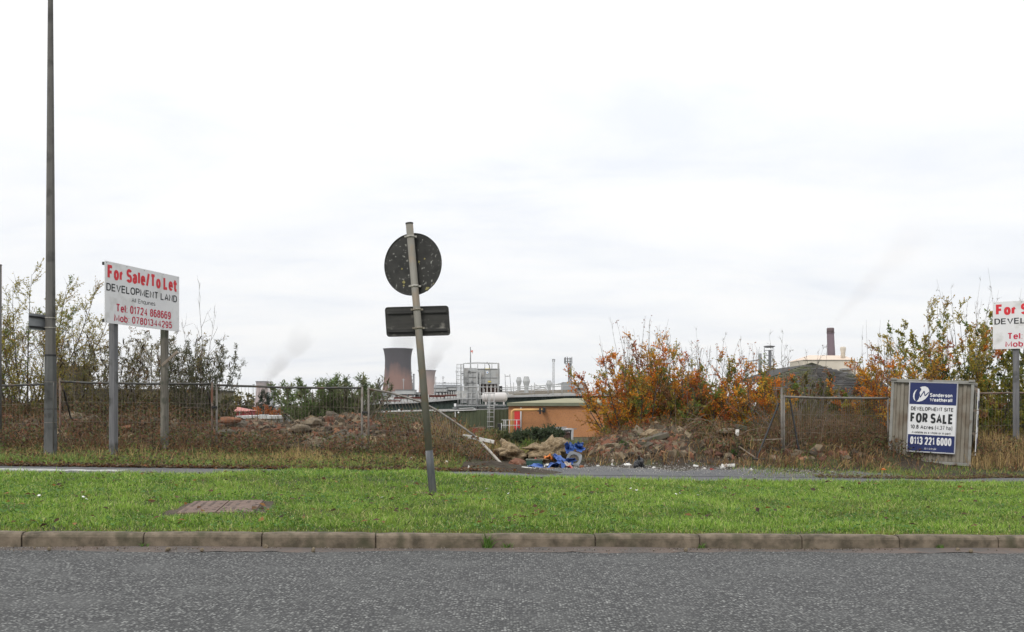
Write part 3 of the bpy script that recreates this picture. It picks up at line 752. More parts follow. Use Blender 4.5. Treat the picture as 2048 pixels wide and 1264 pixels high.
def lettering(s, fr, u0, u1, vtop, vbot, m, parent, wt=0.15, lift=0.002, name='lettering', xh=0.74, gap=0.10, xw=1.0):
    """fr=(origin top-left, ux, dn, normal, W, H); u,v fractions of the board; vbot is the baseline; wt stroke / cap height"""
    o, ux_, dn, nr, W, H = fr
    cap = (vbot - vtop) * H; wid = (u1 - u0) * W
    st = wt * cap; hw = st / 2
    h = (xh * cap - st) / (cap - st)
    sx_ = st * xw; hx = sx_ / 2          # stems may be wider or narrower than bars
    adv = []; tot = 0.0; nst = 0
    for ch in s:
        if ch == ' ': adv.append(None); tot += .40; continue
        w = glyph(ch, h)[0]; adv.append(w); tot += w + gap; nst += 1
    tot -= gap
    k = (wid - nst * sx_) / tot
    mb = MB(); x = 0.0; layer = 0
    for ch, w in zip(s, adv):
        if w is None: x += .40 * k; continue
        for pl_ in glyph(ch, h)[1]:
            P2 = [((x + hx + px * w * k) / xw, hw + py * (cap - st)) for px, py in pl_]
            v, f = ribbon(P2, hw)
            lz = lift + 0.00025 * (layer % 3); layer += 1
            mb.add([o + ux_ * (u0 * W + a * xw) + dn * (vbot * H - b_) + nr * lz for a, b_ in v], f)
        x += w * k + sx_ + gap * k
    return mb.build(name, m, parent)
def polyart(polys, fr, m, parent, name, lift=0.002):
    o, ux_, dn, nr, W, H = fr
    mb = MB()
    for poly in polys:
        pts = [o + ux_ * (u * W) + dn * (v * H) + nr * lift for u, v in poly]
        mb.add(pts, [tuple(range(len(pts)))])
    return mb.build(name, m, parent)

# ------------------------------------------------------------------ the leaning road sign seen from behind
Ys = 12.3
bx, by = (866 - 1024) / F * Ys, Ys
bz = zq(bx, by) - 0.02
top = P(818.5, 445, Ys)
sg = thing('road_sign', 'leaning grey road sign seen from its dark back, round disc over a plate', 'road sign', (bx, by, bz))
tl = Vector((top.x - bx, 0.0, top.z - bz))
tl_u = tl.normalized()
Lp = tl.length
b = MB(); b.tube([tl_u * (0.58 * 1.0), tl_u * (Lp - 0.02)], 0.0475, 20); b.build('post', M['post_paint'], sg)
b = MB(); b.tube([tl_u * -0.25, tl_u * 0.40, tl_u * 0.58], [0.05, 0.05, 0.0485], 20); b.build('post_foot', M['post_foot'], sg)
b = MB(); b.tube([tl_u * (Lp - 0.02), tl_u * (Lp - 0.004), tl_u * Lp], [0.0505, 0.0505, 0.044], 20); b.build('post_cap', mat('post_cap', (0.035, 0.034, 0.03), (0.055, 0.053, 0.05), 8, 0.6), sg)
# disc
dc = P(824.5, 527, Ys) - Vector((bx, by, bz)) + Vector((0, 0.075, 0))
Rr = Matrix.Rotation(math.radians(-18), 3, 'Z')
def disc_prof(r, th, n, R, c, mb, mi=0):
    ring = [R @ Vector((r * math.cos(2 * math.pi * k / n), 0, r * math.sin(2 * math.pi * k / n))) for k in range(n)]
    nn = R @ Vector((0, 1, 0))
    mb.add([c + p for p in ring] + [c + p + nn * th for p in ring], [tuple(range(n))[::-1], tuple(range(n, 2 * n))] + [(k, (k + 1) % n, n + (k + 1) % n, n + k) for k in range(n)], mi)
bd_ = MB(); disc_prof(0.402, 0.004, 72, Rr, dc, bd_)
b = bd_   # lichen spots grow on the disc
for (px, py, r) in ((854.5, 577.5, 0.028), (800, 562, 0.02), (835, 522.5, 0.014), (869, 568, 0.013), (796, 535, 0.012), (848, 517, 0.011), (800, 569, 0.012)):
    q = P(px, py, Ys) - Vector((bx, by, bz)); loc = Rr.inverted() @ (q - dc); loc.y = -0.0035; c = dc + Rr @ Vector((loc.x, -0.0045, loc.z))
    n = 11
    poly = [c + Rr @ Vector((r * (1 + .25 * math.sin(k * 2.3 + px)) * math.cos(2 * math.pi * k / n), 0, r * (1 + .25 * math.sin(k * 1.9 + py)) * math.sin(2 * math.pi * k / n))) for k in range(n)]
    b.add(poly, [tuple(range(n))[::-1]], 1)
disc = bd_.build('disc', [M['sign_back'], M['lichen']], sg)
b = MB()
ring = [dc + Rr @ Vector((0.402 * math.cos(2 * math.pi * k / 72), -0.004, 0.402 * math.sin(2 * math.pi * k / 72))) for k in range(73)]
b.tube(ring, 0.0065, 6, caps=False); b.build('disc_rim', mat('disc_rim', (0.02, 0.02, 0.018), (0.05, 0.05, 0.045), 20, 0.6), disc)
# plate
pc = P(834, 641.5, Ys) - Vector((bx, by, bz)) + Vector((0, 0.075, 0))
Rp = Matrix.Rotation(math.radians(-2), 3, 'Z') @ Matrix.Rotation(math.radians(-1.3), 3, 'Y') @ Matrix((( 1, 0, -0.045), (0, 1, 0), (0, 0, 1)))
Wp, Hp = 127 / F * Ys, 58 / F * Ys
b = MB()
rr = 0.035; pts = []
for (cx_, cz_, a0) in ((1, 1, 0), (-1, 1, 90), (-1, -1, 180), (1, -1, 270)):
    for k in range(6):
        a = math.radians(a0 + k * 18)
        pts.append((cx_ * (Wp / 2 - rr) + rr * math.cos(a), cz_ * (Hp / 2 - rr) + rr * math.sin(a)))
nP = len(pts)
b.add([pc + Rp @ Vector((x, 0, z)) for x, z in pts] + [pc + Rp @ Vector((x, 0.004, z)) for x, z in pts],
      [tuple(range(nP))[::-1], tuple(range(nP, 2 * nP))] + [(k, (k + 1) % nP, nP + (k + 1) % nP, nP + k) for k in range(nP)])
plate = b.build('plate', M['sign_back2'], sg)
b = MB(); b.tube([pc + Rp @ Vector((x, -0.003, z)) for x, z in pts + pts[:1]], 0.007, 6, caps=False); b.build('plate_rim', mat('plate_rim', (0.022, 0.022, 0.02), (0.07, 0.068, 0.06), 18, 0.6), plate)
for zz in (0.115, -0.125):
    b = MB()
    b.box(pc + Rp @ Vector((0, -0.016, zz)), (Wp * 0.94, 0.024, 0.022), Rp.to_3x3())
    b.box(pc + Rp @ Vector((0, -0.006, zz)), (Wp * 0.94, 0.010, 0.045), Rp.to_3x3())
    b.build('channel_rail', mat('channel_rail', (0.045, 0.044, 0.04), (0.018, 0.018, 0.016), 10, 0.55, stretch=(0.3, 1, 1)), plate)
def clip(z_px, col):
    zt = (P(824, z_px, Ys).z - bz) / tl_u.z
    b = MB(); b.tube([tl_u * (zt - 0.013), tl_u * (zt + 0.013)], 0.0535, 20)
    c = tl_u * zt
    b.box(c + Vector((0.064, 0.012, 0)), (0.03, 0.03, 0.022)); b.box(c + Vector((-0.064, 0.012, 0)), (0.03, 0.03, 0.022))
    b.tube([c + Vector((-0.012, -0.056, 0)), c + Vector((0.012, -0.056, 0))], 0.006, 6)
    b.build('clip', col, sg)
for z in (473, 572): clip(z, M['clip_white'])
for z in (619, 656): clip(z, mat('worn_clip', (0.30, 0.28, 0.23), (0.14, 0.11, 0.08), 30, 0.6))

# ------------------------------------------------------------------ concrete lamp column, left
Yl = 19.0
lx0 = (101 - 1024) / F * Yl
lz = zq(lx0, Yl) - 0.05
lp = thing('lamp_post', 'tall tapering grey lamp column on the left running out of the top of the picture', 'lamp post', (lx0, Yl, lz))
b = MB()
def zpx(py): return P(101, py, Yl).z - lz
b.tube([(0, 0, -0.3), (0, 0, zpx(880)), (0, 0, zpx(712))], [0.132, 0.128, 0.112], 8, smooth=False)
b.build('base', mat('column_base', (0.07, 0.072, 0.07), (0.135, 0.137, 0.133), 2.6, 0.8, 0.2, 40, c3=(0.045, 0.045, 0.042), scale3=4, lo3=0.52, hi3=0.66, stretch=(1, 1, 0.4)), lp)
b = MB()
b.tube([(0, 0, zpx(712)), (0, 0, zpx(400)), (0.0, 0, zpx(0)), (0, 0, 10.2)], [0.104, 0.082, 0.052, 0.048], 8, smooth=False)
b.build('shaft', M['column'], lp)
b = MB(); b.tube([(0, 0, zpx(713)), (0, 0, zpx(709))], 0.115, 8, smooth=False); b.build('collar', M['black'], lp)
b = MB(); b.tube([(0, 0, 10.1), (0, -0.1, 10.4), (0, -0.9, 10.5)], 0.03, 8); b.build('arm', M['column'], lp)
b = MB(); b.box((0, -1.2, 10.5), (0.26, 0.75, 0.14), taper=(0.7, 0.8)); b.build('lantern', M['grey_pl'], lp, 0.02)
for py in (636, 655.5):
    b = MB(); b.tube([(0, 0, zpx(py) - 0.008), (0, 0, zpx(py) + 0.008)], 0.112 if py > 640 else 0.109, 8, smooth=False); b.build('band', M['clip_white'], lp)
# sign plate seen almost edge-on from behind
R_ = Matrix.Rotation(math.radians(66), 3, 'Z')
ps = Vector((-0.15, 0.0, zpx(645)))
b = MB(); b.box(ps + R_ @ Vector((-0.04, 0.0, -0.0)), (0.58, 0.006, 0.32), R_)
pl = b.build('sign_plate', mat('plate_grey', (0.20, 0.21, 0.22), (0.27, 0.28, 0.29), 5, 0.5), lp)
for zz in (0.095, -0.105):
    b = MB(); b.box(ps + R_ @ Vector((-0.04, -0.014, zz)), (0.57, 0.02, 0.035), R_); b.build('channel_rail', M['black'], pl)
    b = MB(); b.box(ps + Vector((0.06, -0.02, zz)), (0.14, 0.05, 0.03)); b.build('bracket', M['black'], lp)
# column number
na = math.radians(200)
Rn = Matrix.Rotation(math.radians(-48), 3, 'Z')
cn = Vector((0, 0, zpx(730))) + Rn @ Vector((0, -0.116, 0))
b = MB(); b.box(cn, (0.062, 0.006, 0.31), Rn); npl = b.build('number_plate', mat('number_white', (0.55, 0.55, 0.52), (0.45, 0.45, 0.42), 12, 0.6), lp)
fr = (cn + Rn @ Vector((-0.031, -0.004, 0.155)), Rn @ Vector((1, 0, 0)), Vector((0, 0, -1)), Rn @ Vector((0, -1, 0)), 0.062, 0.31)
for k, ch in enumerate('124'):
    lettering(ch, fr, 0.22 if ch != '1' else 0.38, 0.8, 0.04 + k * 0.33, 0.29 + k * 0.33, M['black_ink'], npl, 0.16, 0.001)
# cable conduit up the side of the base
b = MB(); b.tube([(0.10, -0.085, 0.2), (0.10, -0.083, zpx(700) - 0.75), (0.10, -0.08, zpx(765))], 0.014, 6); b.build('conduit', M['column'], lp)
for py in (818, 845, 764):
    b = MB(); b.tube([(0, 0, zpx(py) - 0.006), (0, 0, zpx(py) + 0.006)], 0.1215 if py < 800 else 0.126, 8, smooth=False); b.build('strap', M['galv'] if py != 818 else M['black'], lp)

# thin pole cut by the left picture edge
yq = 21.0; xq = (-1.5 - 1024) / F * yq
b = MB(); zq0 = zq(xq, yq)
b.tube([(0, 0, -0.2), (0, 0, P(0, 531, yq).z - zq0)], 0.05, 10); b.tube([(0, 0, P(0, 531, yq).z - zq0), (0, 0, P(0, 529, yq).z - zq0)], 0.056, 10)
tag(b.build('pole', M['column'], loc=(xq, yq, zq0)), 'bare grey pole at the far left edge behind the lamp column', 'pole')

# ------------------------------------------------------------------ the two For Sale boards
def sale_sign(name, label, P0, P1, Hh, posts, full=True, post_mat=M['timber_grey'], rails=True):
    """P0,P1 = top corners (left,right) in the world"""
    P0, P1 = Vector(P0), Vector(P1)
    W = (Vector((P1.x, P1.y, 0)) - Vector((P0.x, P0.y, 0))).length
    base = Vector((P0.x, P0.y, zq(P0.x, P0.y)))
    root = thing(name, label, 'sale board', base)
    ux_ = Vector((P1.x - P0.x, P1.y - P0.y, 0)).normalized()
    nr = ux_.cross(Vector((0, 0, 1))).normalized()      # towards the viewer
    if nr.y > 0: nr = -nr
    dn = Vector((0, 0, -1))
    o = P0 - base
    R = Matrix((ux_, -nr, Vector((0, 0, 1)))).transposed()
    b = MB(); b.box(o + ux_ * (W / 2) + dn * (Hh / 2) - nr * 0.008, (W, 0.014, Hh), R)
    for u in (0.02, 0.27, 0.5, 0.76, 0.98):
        for v in (0.025, 0.975):
            c = o + ux_ * (u * W) + dn * (v * Hh)
            b.tube([c - nr * 0.001, c + nr * 0.004], 0.008, 8, 1)
    board = b.build('board', [M['board'], M['galv_dark']], root)
    fr = (o, ux_, dn, nr, W, Hh)
    lettering('For Sale/To Let', fr, 0.030, 0.966, 0.055, 0.285, M['red_ink'], board, 0.215, xw=1.1)
    lettering('DEVELOPMENT LAND', fr, 0.016, 0.965, 0.352, 0.476, M['black_ink'], board, 0.16, xw=1.3)
    if full: lettering('All Enquiries', fr, 0.33, 0.65, 0.526, 0.602, M['black_ink'], board, 0.115, xw=1.0)
    lettering('Tel: 01724 868669', fr, 0.133 if full else 0.138, 0.872, 0.664, 0.800, M['red_ink2'], board, 0.165, xw=1.25)
    lettering('Mob: 07801344295', fr, 0.112 if full else 0.12, 0.89, 0.838, 0.960, M['red_ink2'], board, 0.165, xw=1.25)
    if rails:
        for v in (0.045, 0.965):
            b = MB(); b.box(o + ux_ * (W / 2 - 0.01) + dn * (v * Hh - 0.0) - nr * 0.034, (W + 0.02, 0.036, 0.06), R)
            b.build('rail', M['galv_dark'] if False else mat('dark_rail', (0.03, 0.03, 0.028), (0.055, 0.053, 0.048), 8, 0.85), root)
    for (u, w, m) in posts:
        c = o + ux_ * (u * W) - nr * (0.054 + w / 2)
        wx, wy = base.x + c.x, base.y + c.y
        zb = zq(wx, wy) - 0.3 - base.z
        zt = o.z - 0.05
        b = MB(); b.box(Vector((c.x, c.y, (zb + zt) / 2)), (w, w, zt - zb), R)
        b.build('post', m, root, 0.006)
    return root, o, ux_, nr, W
Y1, Y2 = 18.69, 21.07
A = P(210, 521.0, Y1); B = P(358.5, 553, Y2); B.z = A.z
ls, lo, lux, lnr, lW = sale_sign('sale_board', 'white For Sale / To Let board turned sharply sideways on two square posts', A, B, 1.22,
          [(0.165, 0.125, M['timber_grey']), (0.85, 0.125, M['timber'])])
# batten nailed across the right-hand post
b = MB(); q0 = P(324, 731, 20.35) - ls.location; q1 = P(355, 703, 20.25) - ls.location
b.bar(q0, q1, 0.03, 0.055); b.build('batten', M['batten'], ls)
A = P(1985.5, 604.5, 24.4); B = Vector((A.x + 2.0, A.y - 1.35, A.z))
sale_sign('sale_board', 'white For Sale / To Let board cut off by the right picture edge', A, B, 1.21,
          [(0.215, 0.14, M['timber_grey']), (0.80, 0.14, M['timber_grey'])], rails=False, full=False)

# ------------------------------------------------------------------ temporary mesh fence panels
def wire_mesh(parent, wires, r=0.0033, name='mesh_infill'):
    """wires: list of polylines with equal point counts"""
    by = {}
    for w in wires: by.setdefault(len(w), []).append([tuple(p) for p in w])
    Vs, Qs, o = [], [], 0
    for k, ws in by.items():
        A_ = np.array(ws); V, Q = tubes_np(A_, np.full(A_.shape[:2], r), 4)
        Vs.append(V); Qs.append(Q + o); o += len(V)
    return np_mesh(name, np.concatenate(Vs), np.concatenate(Qs), M['wire'], parent=parent)
def fence_panel(label, x0, x1, yt0, yt1, Y, tube_m=None, hgt=1.95, post_top=(0, 0), braces=(), ends=(True, True), side_m=None, rnd=1, ww=0.082, Yb=None):
    """x0,x1 post pixels; yt pixel rows of the top tube at each end"""
    tube_m = tube_m or M['galv_dark']; side_m = side_m or M['galv_rusty']
    Yb = Yb or Y
    a, c = P(x0, yt0, Y), P(x1, yt1, Yb)
    base = Vector((a.x, a.y, zq(a.x, a.y)))
    root = thing('mesh_fence', label, 'fence panel', base, group='temporary mesh fence panels')
    a -= base; c -= base
    r = random.Random(rnd)
    dn = Vector((0, 0, -1)) * hgt
    b = MB()
    n = 12
    top = [a.lerp(c, i / n) + Vector((0, 0, r.uniform(-1, 1) * 0.006 - 0.02 * math.sin(math.pi * i / n))) for i in range(n + 1)]
    b.tube(top, 0.026, 8); b.build('top_rail', tube_m, root)
    b = MB(); b.tube([a + dn, c + dn], 0.021, 6); b.build('bottom_rail', side_m, root)
    for k, (q, on) in enumerate(((a, ends[0]), (c, ends[1]))):
        if not on: continue
        b = MB(); b.tube([q + Vector((0, 0, 0.03 + post_top[k])), q + dn + Vector((0, 0, -0.05))], 0.026, 8); b.build('upright', side_m, root)
    L = (c - a).length; nw = max(2, int(L / ww))
    wires = []
    for i in range(1, nw):
        t = i / nw; q = a.lerp(c, t)
        j = [r.uniform(-1, 1) * 0.006 for _ in range(4)]
        wires.append([q, q + dn * 0.33 + Vector((j[0], j[1], 0)), q + dn * 0.66 + Vector((j[2], j[3], 0)), q + dn])
    for t in (0.235, 0.47, 0.70, 0.88):
        wires.append([a.lerp(c, k / 8) + dn * t + Vector((0, 0, r.uniform(-.006, .006))) for k in range(9)])
    wire_mesh(root, wires)
    for (p, q, Yq) in braces:
        b = MB(); b.bar(P(p[0], p[1], Y + 0.05) - base, P(q[0], q[1], Yq) - base, 0.03, 0.03); b.build('brace', M['black'], root)
    return root
YF = 22.0
fence_panel('dark mesh fence panel behind the lamp column at the left picture edge', -185, 112, 771.5, 768, YF, rnd=1)
fence_panel('dark mesh fence panel behind the two posts of the sideways sale board', 120, 424, 763.5, 767.5, YF, braces=(((127, 778), (142, 838), 22.6), ((416, 783), (426, 832), 22.5)), rnd=2, post_top=(0.06, 0.0))
fence_panel('mesh fence panel in front of the left rubble bank and the round bush', 433.5, 724, 770, 776, YF, rnd=3, side_m=M['galv'])
for (px, py, lab) in ((429, 814.5, 'black coupler joining fence posts right of the sideways sale board'), (729.5, 825, 'black coupler joining the fence posts left of the leaning road sign')):
    c = P(px, py, YF - 0.02)
    b = MB(); b.box((0, 0, 0), (0.125, 0.07, 0.055)); b.tube([(0, -0.05, 0), (0, 0.05, 0)], 0.014, 8)
    tag(b.build('fence_coupler', M['black'], loc=c, bevel=0.008), lab, 'coupler', 'couplers on the mesh fence')
fence_panel('mesh fence panel left of the container with dead brambles behind it', 1568, 1776, 793, 796, 21.8, tube_m=M['galv'], side_m=M['galv'], post_top=(0.0, 0.0), hgt=1.75,
            braces=(((1558, 806), (1511, 924), 21.0), ((1580, 800), (1599, 908), 21.5)), rnd=4, ends=(True, True), ww=0.055, Yb=22.4)
fence_panel('rusty mesh fence panel behind the container under the right sale board', 1945, 2210, 787, 781, 24.6, tube_m=M['galv_rusty'], rnd=5, hgt=1.8)
# tall steel stake beside the right-hand panel
c = P(1563, 776, 21.75)
b = MB(); zz = zq(c.x, c.y); b.tube([(0, 0, c.z - zz), (0.015, 0, -0.2)], 0.028, 8); b.box((-0.05, 0, c.z - zz + 0.01), (0.30, 0.05, 0.02)); b.box((-0.06, 0, c.z - zz - 0.03), (0.26, 0.04, 0.015))
tag(b.build('fence_post', M['galv'], loc=(c.x, c.y, zz)), 'grey upright fence post with a flat cross bar on top beside the right bank', 'fence post')

# collapsed panel sagging down to the site entrance
s0 = P(737, 778, YF)
base = Vector((s0.x, s0.y, zq(s0.x, s0.y)))
cp = thing('mesh_fence', 'bent mesh fence panel sagging to the ground beside the leaning road sign', 'fence panel', base, group='temporary mesh fence panels')
tp = [(737, 778, 22.0), (775, 784, 21.95), (810, 794, 21.85), (845, 805, 21.7), (875, 821, 21.55), (905, 841, 21.4), (930, 858, 21.25), (952, 874, 21.1)]
tpw = [P(*q) - base for q in tp]
b = MB(); b.tube(tpw, 0.024, 8); b.build('top_rail', M['galv'], cp)
lowp = [(952, 874, 21.1), (980, 903, 20.6), (1000, 925, 20.0), (1013, 937, 19.6)]
loww = [P(*q) - base for q in lowp]
b = MB(); b.tube(loww, 0.030, 8); b.build('upright', mat('pale_tube', (0.30, 0.27, 0.23), (0.38, 0.35, 0.31), 9, 0.6), cp)
b = MB(); b.tube([s0 - base + Vector((0, 0, 0.04)), s0 - base + Vector((0.0, 0, -1.6))], 0.025, 8); b.build('upright', M['galv'], cp)
bot = [P(737, 930, 22.0) - base, P(850, 926, 21.6) - base, P(940, 930, 20.8) - base, P(1008, 938, 19.8) - base]
b = MB(); b.tube(bot, 0.02, 6); b.build('bottom_rail', M['galv_rusty'], cp)
def along(pl, t):
    seg = [(pl[i + 1] - pl[i]).length for i in range(len(pl) - 1)]; tot = sum(seg); s = t * tot
    for i, g in enumerate(seg):
        if s <= g or i == len(seg) - 1: return pl[i].lerp(pl[i + 1], min(1, s / g))
        s -= g
alltop = tpw + loww[1:]
ws = []
nw = 46
for i in range(1, nw):
    t = i / nw
    p = along(alltop, t * 0.90); q = along(bot, min(1.0, t ** 0.62))
    sag = Vector((0.0, 0.05, 0)) * math.sin(t * 9)
    w = [p]
    for k in (0.2, 0.4, 0.6, 0.8):
        m_ = p.lerp(q, k); m_ += Vector((-0.28 * math.sin(math.pi * k) * smooth(0.35, 0.8, np.array(t)), 0, -0.10 * math.sin(math.pi * k) * float(smooth(0.3, 0.8, np.array(t))))) + sag * math.sin(math.pi * k)
        w.append(m_)
    w.append(q); ws.append(w)
for k in (0.3, 0.55, 0.8):
    ws.append([along(alltop, j / 14 * 0.9).lerp(along(bot, (j / 14) ** 0.62), k) for j in range(15)])
wire_mesh(cp, ws, 0.0045)
# pale board caught in it
b = MB(); b.bar(P(930, 872, 21.3), P(988, 884, 20.95), 0.03, 0.075); b.bar(P(926, 870, 21.32), P(944, 872, 21.3), 0.05, 0.03)
c0 = P(958, 878, 21.1)
b.v = [tuple(Vector(v) - c0) for v in b.v]
tag(b.build('white_board', M['white_pl'], loc=c0, bevel=0.005), 'narrow white board caught behind the sagging bent fence panel', 'board')

# ------------------------------------------------------------------ container with sale posters
CR = math.radians(-27)          # front face turned: right end nearer
cl = P(1776, 925, 21.7)
Wc, Hc, Lc = 1.70, 1.86, 3.2
zc0 = P(1776, 921, 21.7).z
ct = thing('storage_container', 'small grey-brown corrugated steel container carrying a navy and white sale poster', 'container', (cl.x, cl.y, zc0), CR)
roll = Matrix.Rotation(math.radians(2.4), 4, 'Y')      # settled lower at its right end
def cb(mb_name, mb, m, parent=ct, bevel=0.0, parent_roll=True):
    mb.v = [tuple(roll @ Vector(v)) for v in mb.v]
    return mb.build(mb_name, m, parent, bevel)
def corrug(L_, n, depth, H_, org, ux_, nrm, z0=0.06, r=0.0):
    """trapezoid corrugated sheet"""
    prof_ = []
    p = L_ / n
    for i in range(n):
        s = i * p
        prof_ += [(s, 0), (s + p * 0.36, 0), (s + p * 0.5, -depth), (s + p * 0.86, -depth)]
    prof_.append((L_, 0))
    vs = []; fs = []
    for (s, dd) in prof_:
        q = org + ux_ * s + nrm * dd
        vs += [q + Vector((0, 0, z0)), q + Vector((0, 0, H_ - z0))]
    for i in range(len(prof_) - 1):
        fs.append((2 * i, 2 * i + 2, 2 * i + 3, 2 * i + 1))
    return vs, fs
X_, Y_, Z_ = Vector((1, 0, 0)), Vector((0, 1, 0)), Vector((0, 0, 1))
b = MB(); b.add(*corrug(Wc - 0.10, 10, 0.034, Hc, Vector((0.05, 0.012, 0)), X_, -Y_))
# sheet proud side faces the viewer: corrugation goes inward (+y)
cb('front_wall', b, M['cont'])
b = MB(); b.add(*corrug(Lc - 0.10, 16, 0.034, Hc, Vector((Wc - 0.012, 0.05, 0)), Y_, X_)); cb('side_wall', b, M['cont'])
b = MB(); b.add(*corrug(Lc - 0.10, 16, 0.034, Hc, Vector((0.012, 0.05, 0)), Y_, -X_)); cb('side_wall', b, M['cont'])
b = MB(); b.add(*corrug(Wc - 0.10, 10, 0.034, Hc, Vector((0.05, Lc - 0.012, 0)), X_, Y_)); cb('rear_wall', b, M['cont'])
b = MB(); b.box((Wc / 2, Lc / 2, Hc - 0.02), (Wc - 0.06, Lc - 0.06, 0.02)); cb('roof', b, M['cont'])
b = MB(); b.box((Wc / 2, Lc / 2, 0.03), (Wc - 0.06, Lc - 0.06, 0.03)); cb('floor', b, M['cont'])
for x in (0.03, Wc - 0.03):
    for y in (0.0, Lc):
        b = MB(); b.box((x, y, Hc / 2), (0.062, 0.06, Hc)); cb('corner_post', b, M['cont_edge'], bevel=0.006)
for y in (-0.004, Lc + 0.004):
    for z, hh in ((Hc - 0.03, 0.075), (0.02, 0.07)):
        b = MB(); b.box((Wc / 2, y, z), (Wc + 0.02, 0.07, hh)); cb('edge_rail', b, M['cont_edge'], bevel=0.006)
for x in (0.026, Wc - 0.026):
    for z, hh in ((Hc - 0.032, 0.07), (0.02, 0.066)):
        b = MB(); b.box((x, Lc / 2, z), (0.06, Lc - 0.08, hh)); cb('edge_rail', b, M['cont_edge'], bevel=0.006)
for x in (0.05, Wc - 0.05):
    for y in (0.0, Lc): b = MB(); b.box((x, y, Hc + 0.005), (0.13, 0.13, 0.05)); cb('corner_casting', b, M['cont_edge'], bevel=0.008)
for c, s_ in (((0.06, 0.05, -0.14), (0.07, 0.07, 0.30)), ((0.14, 0.3, -0.14), (0.07, 0.07, 0.30)), ((Wc - 0.1, 0.3, -0.10), (0.2, 0.3, 0.12)), ((0.1, Lc - 0.2, -0.14), (0.1, 0.1, 0.3)), ((Wc - 0.1, Lc - 0.2, -0.1), (0.2, 0.3, 0.2))):
    b = MB(); b.box(c, s_); cb('foot', b, M['galv_rusty'])
b = MB()   # cable hanging over the front
b.tube([Vector((0.02, -0.05, 0.45)), Vector((0.08, -0.055, 0.36)), Vector((0.22, -0.055, 0.20)), Vector((0.42, -0.055, 0.05)), Vector((0.60, -0.05, 0.0))], 0.007, 5); cb('cable', b, M['galv_dark'])

# poster on the front
Wq, Hq = 0.97, 1.555
po = Vector((0.395, -0.058, Hc - 0.055))
pst = MB(); pst.box(po + X_ * (Wq / 2) - Z_ * (Hq / 2) + Y_ * 0.014, (Wq, 0.026, Hq)); 
poster = cb('poster', pst, M['poster_white'])
fr = (po - Y_ * 0.0, X_, -Z_, -Y_, Wq, Hq)
def roll_obj(o):
    me = o.data
    for v in me.vertices: v.co = roll @ v.co
    return o
def rect(u0, v0, u1, v1): return [(u0, v0), (u0, v1), (u1, v1), (u1, v0)]
for (v0, v1) in ((0.006, 0.318), (0.755, 0.994)):
    roll_obj(polyart([rect(0.006, v0, 0.994, v1)], fr, M['navy'], poster, 'colour_band', 0.0012))
b = MB()
for (c, s) in (((0.5, -0.004), (Wq + 0.03, 0.018)), ((0.5, 1.004), (Wq + 0.03, 0.018))):
    b.box(po + X_ * (c[0] * Wq) - Z_ * (c[1] * Hq) + Y_ * 0.012, (s[0], 0.036, s[1]))
for u in (-0.009, 1.009):
    b.box(po + X_ * (u * Wq) - Z_ * (Hq / 2) + Y_ * 0.012, (0.018, 0.036, Hq + 0.028))
cb('poster_frame', b, M['alu'], poster)
TX = [('Sanderson', .436, .907, .150, .205, M['poster_white'], .20), ('Weatherall', .440, .909, .218, .272, M['poster_white'], .20),
      ('DEVELOPMENT SITE', .046, .944, .353, .408, M['black_ink'], .19), ('FOR SALE', .042, .950, .442, .585, M['black_ink'], .215),
      ('10.8 Acres', .052, .540, .613, .672, M['black_ink'], .19), ('(4.37 ha)', .575, .935, .613, .672, M['black_ink'], .13), ('Available as a whole or in part', .085, .905, .703, .738, M['black_ink'], .15),
      ('0113 221 6000', .060, .930, .785, .898, M['poster_white'], .175), ('sw.co.uk', .370, .620, .932, .966, M['poster_white'], .11)]
for (s, u0, u1, v0, v1, m, bo) in TX:
    roll_obj(lettering(s, fr, u0, u1, v0, v1, m, poster, bo, 0.003, xw=0.9))
# emblem: a tilted oval cut by a zigzag, with a crescent at its left
def ell(cx_, cy_, a_, b_, rot, t0, t1, n=26):
    out = []
    for k in range(n + 1):
        t = math.radians(t0 + (t1 - t0) * k / n)
        x, y = a_ * math.cos(t), b_ * math.sin(t) * (Wq / Hq) * 1.0
        out.append((cx_ + x * math.cos(rot) - y * math.sin(rot) * 1.0, cy_ + (x * math.sin(rot)) * Wq / Hq + y * math.cos(rot)))
    return out
def zp(x, y): return ((x - 402) / 535.0, (y - 151) / 716.0)
main = [zp(*q) for q in ((518, 205), (545, 194), (578, 191), (608, 203), (625, 228), (627, 258), (612, 292), (585, 322), (548, 343), (510, 352), (486, 350), (503, 335), (515, 312), (514, 280), (520, 252), (536, 228), (533, 215))]
cres = [zp(*q) for q in ((489, 221), (462, 240), (446, 268), (443, 300), (452, 328), (475, 347), (462, 318), (461, 285), (470, 252))]
roll_obj(polyart([main, cres], fr, M['poster_white'], poster, 'emblem', 0.003))
def stroke(pts_, w):
    out = []
    for (a, c) in zip(pts_[:-1], pts_[1:]):
        dx, dy = c[0] - a[0], c[1] - a[1]; L = math.hypot(dx, dy); nx_, ny_ = -dy / L * w, dx / L * w
        out.append([zp(a[0] + nx_, a[1] + ny_), zp(a[0] - nx_, a[1] - ny_), zp(c[0] - nx_, c[1] - ny_), zp(c[0] + nx_, c[1] + ny_)])
    return out
roll_obj(polyart(stroke([(512, 262), (526, 306), (568, 240), (580, 290), (622, 252)], 5.5), fr, M['navy'], poster, 'emblem_zigzag', 0.0042))
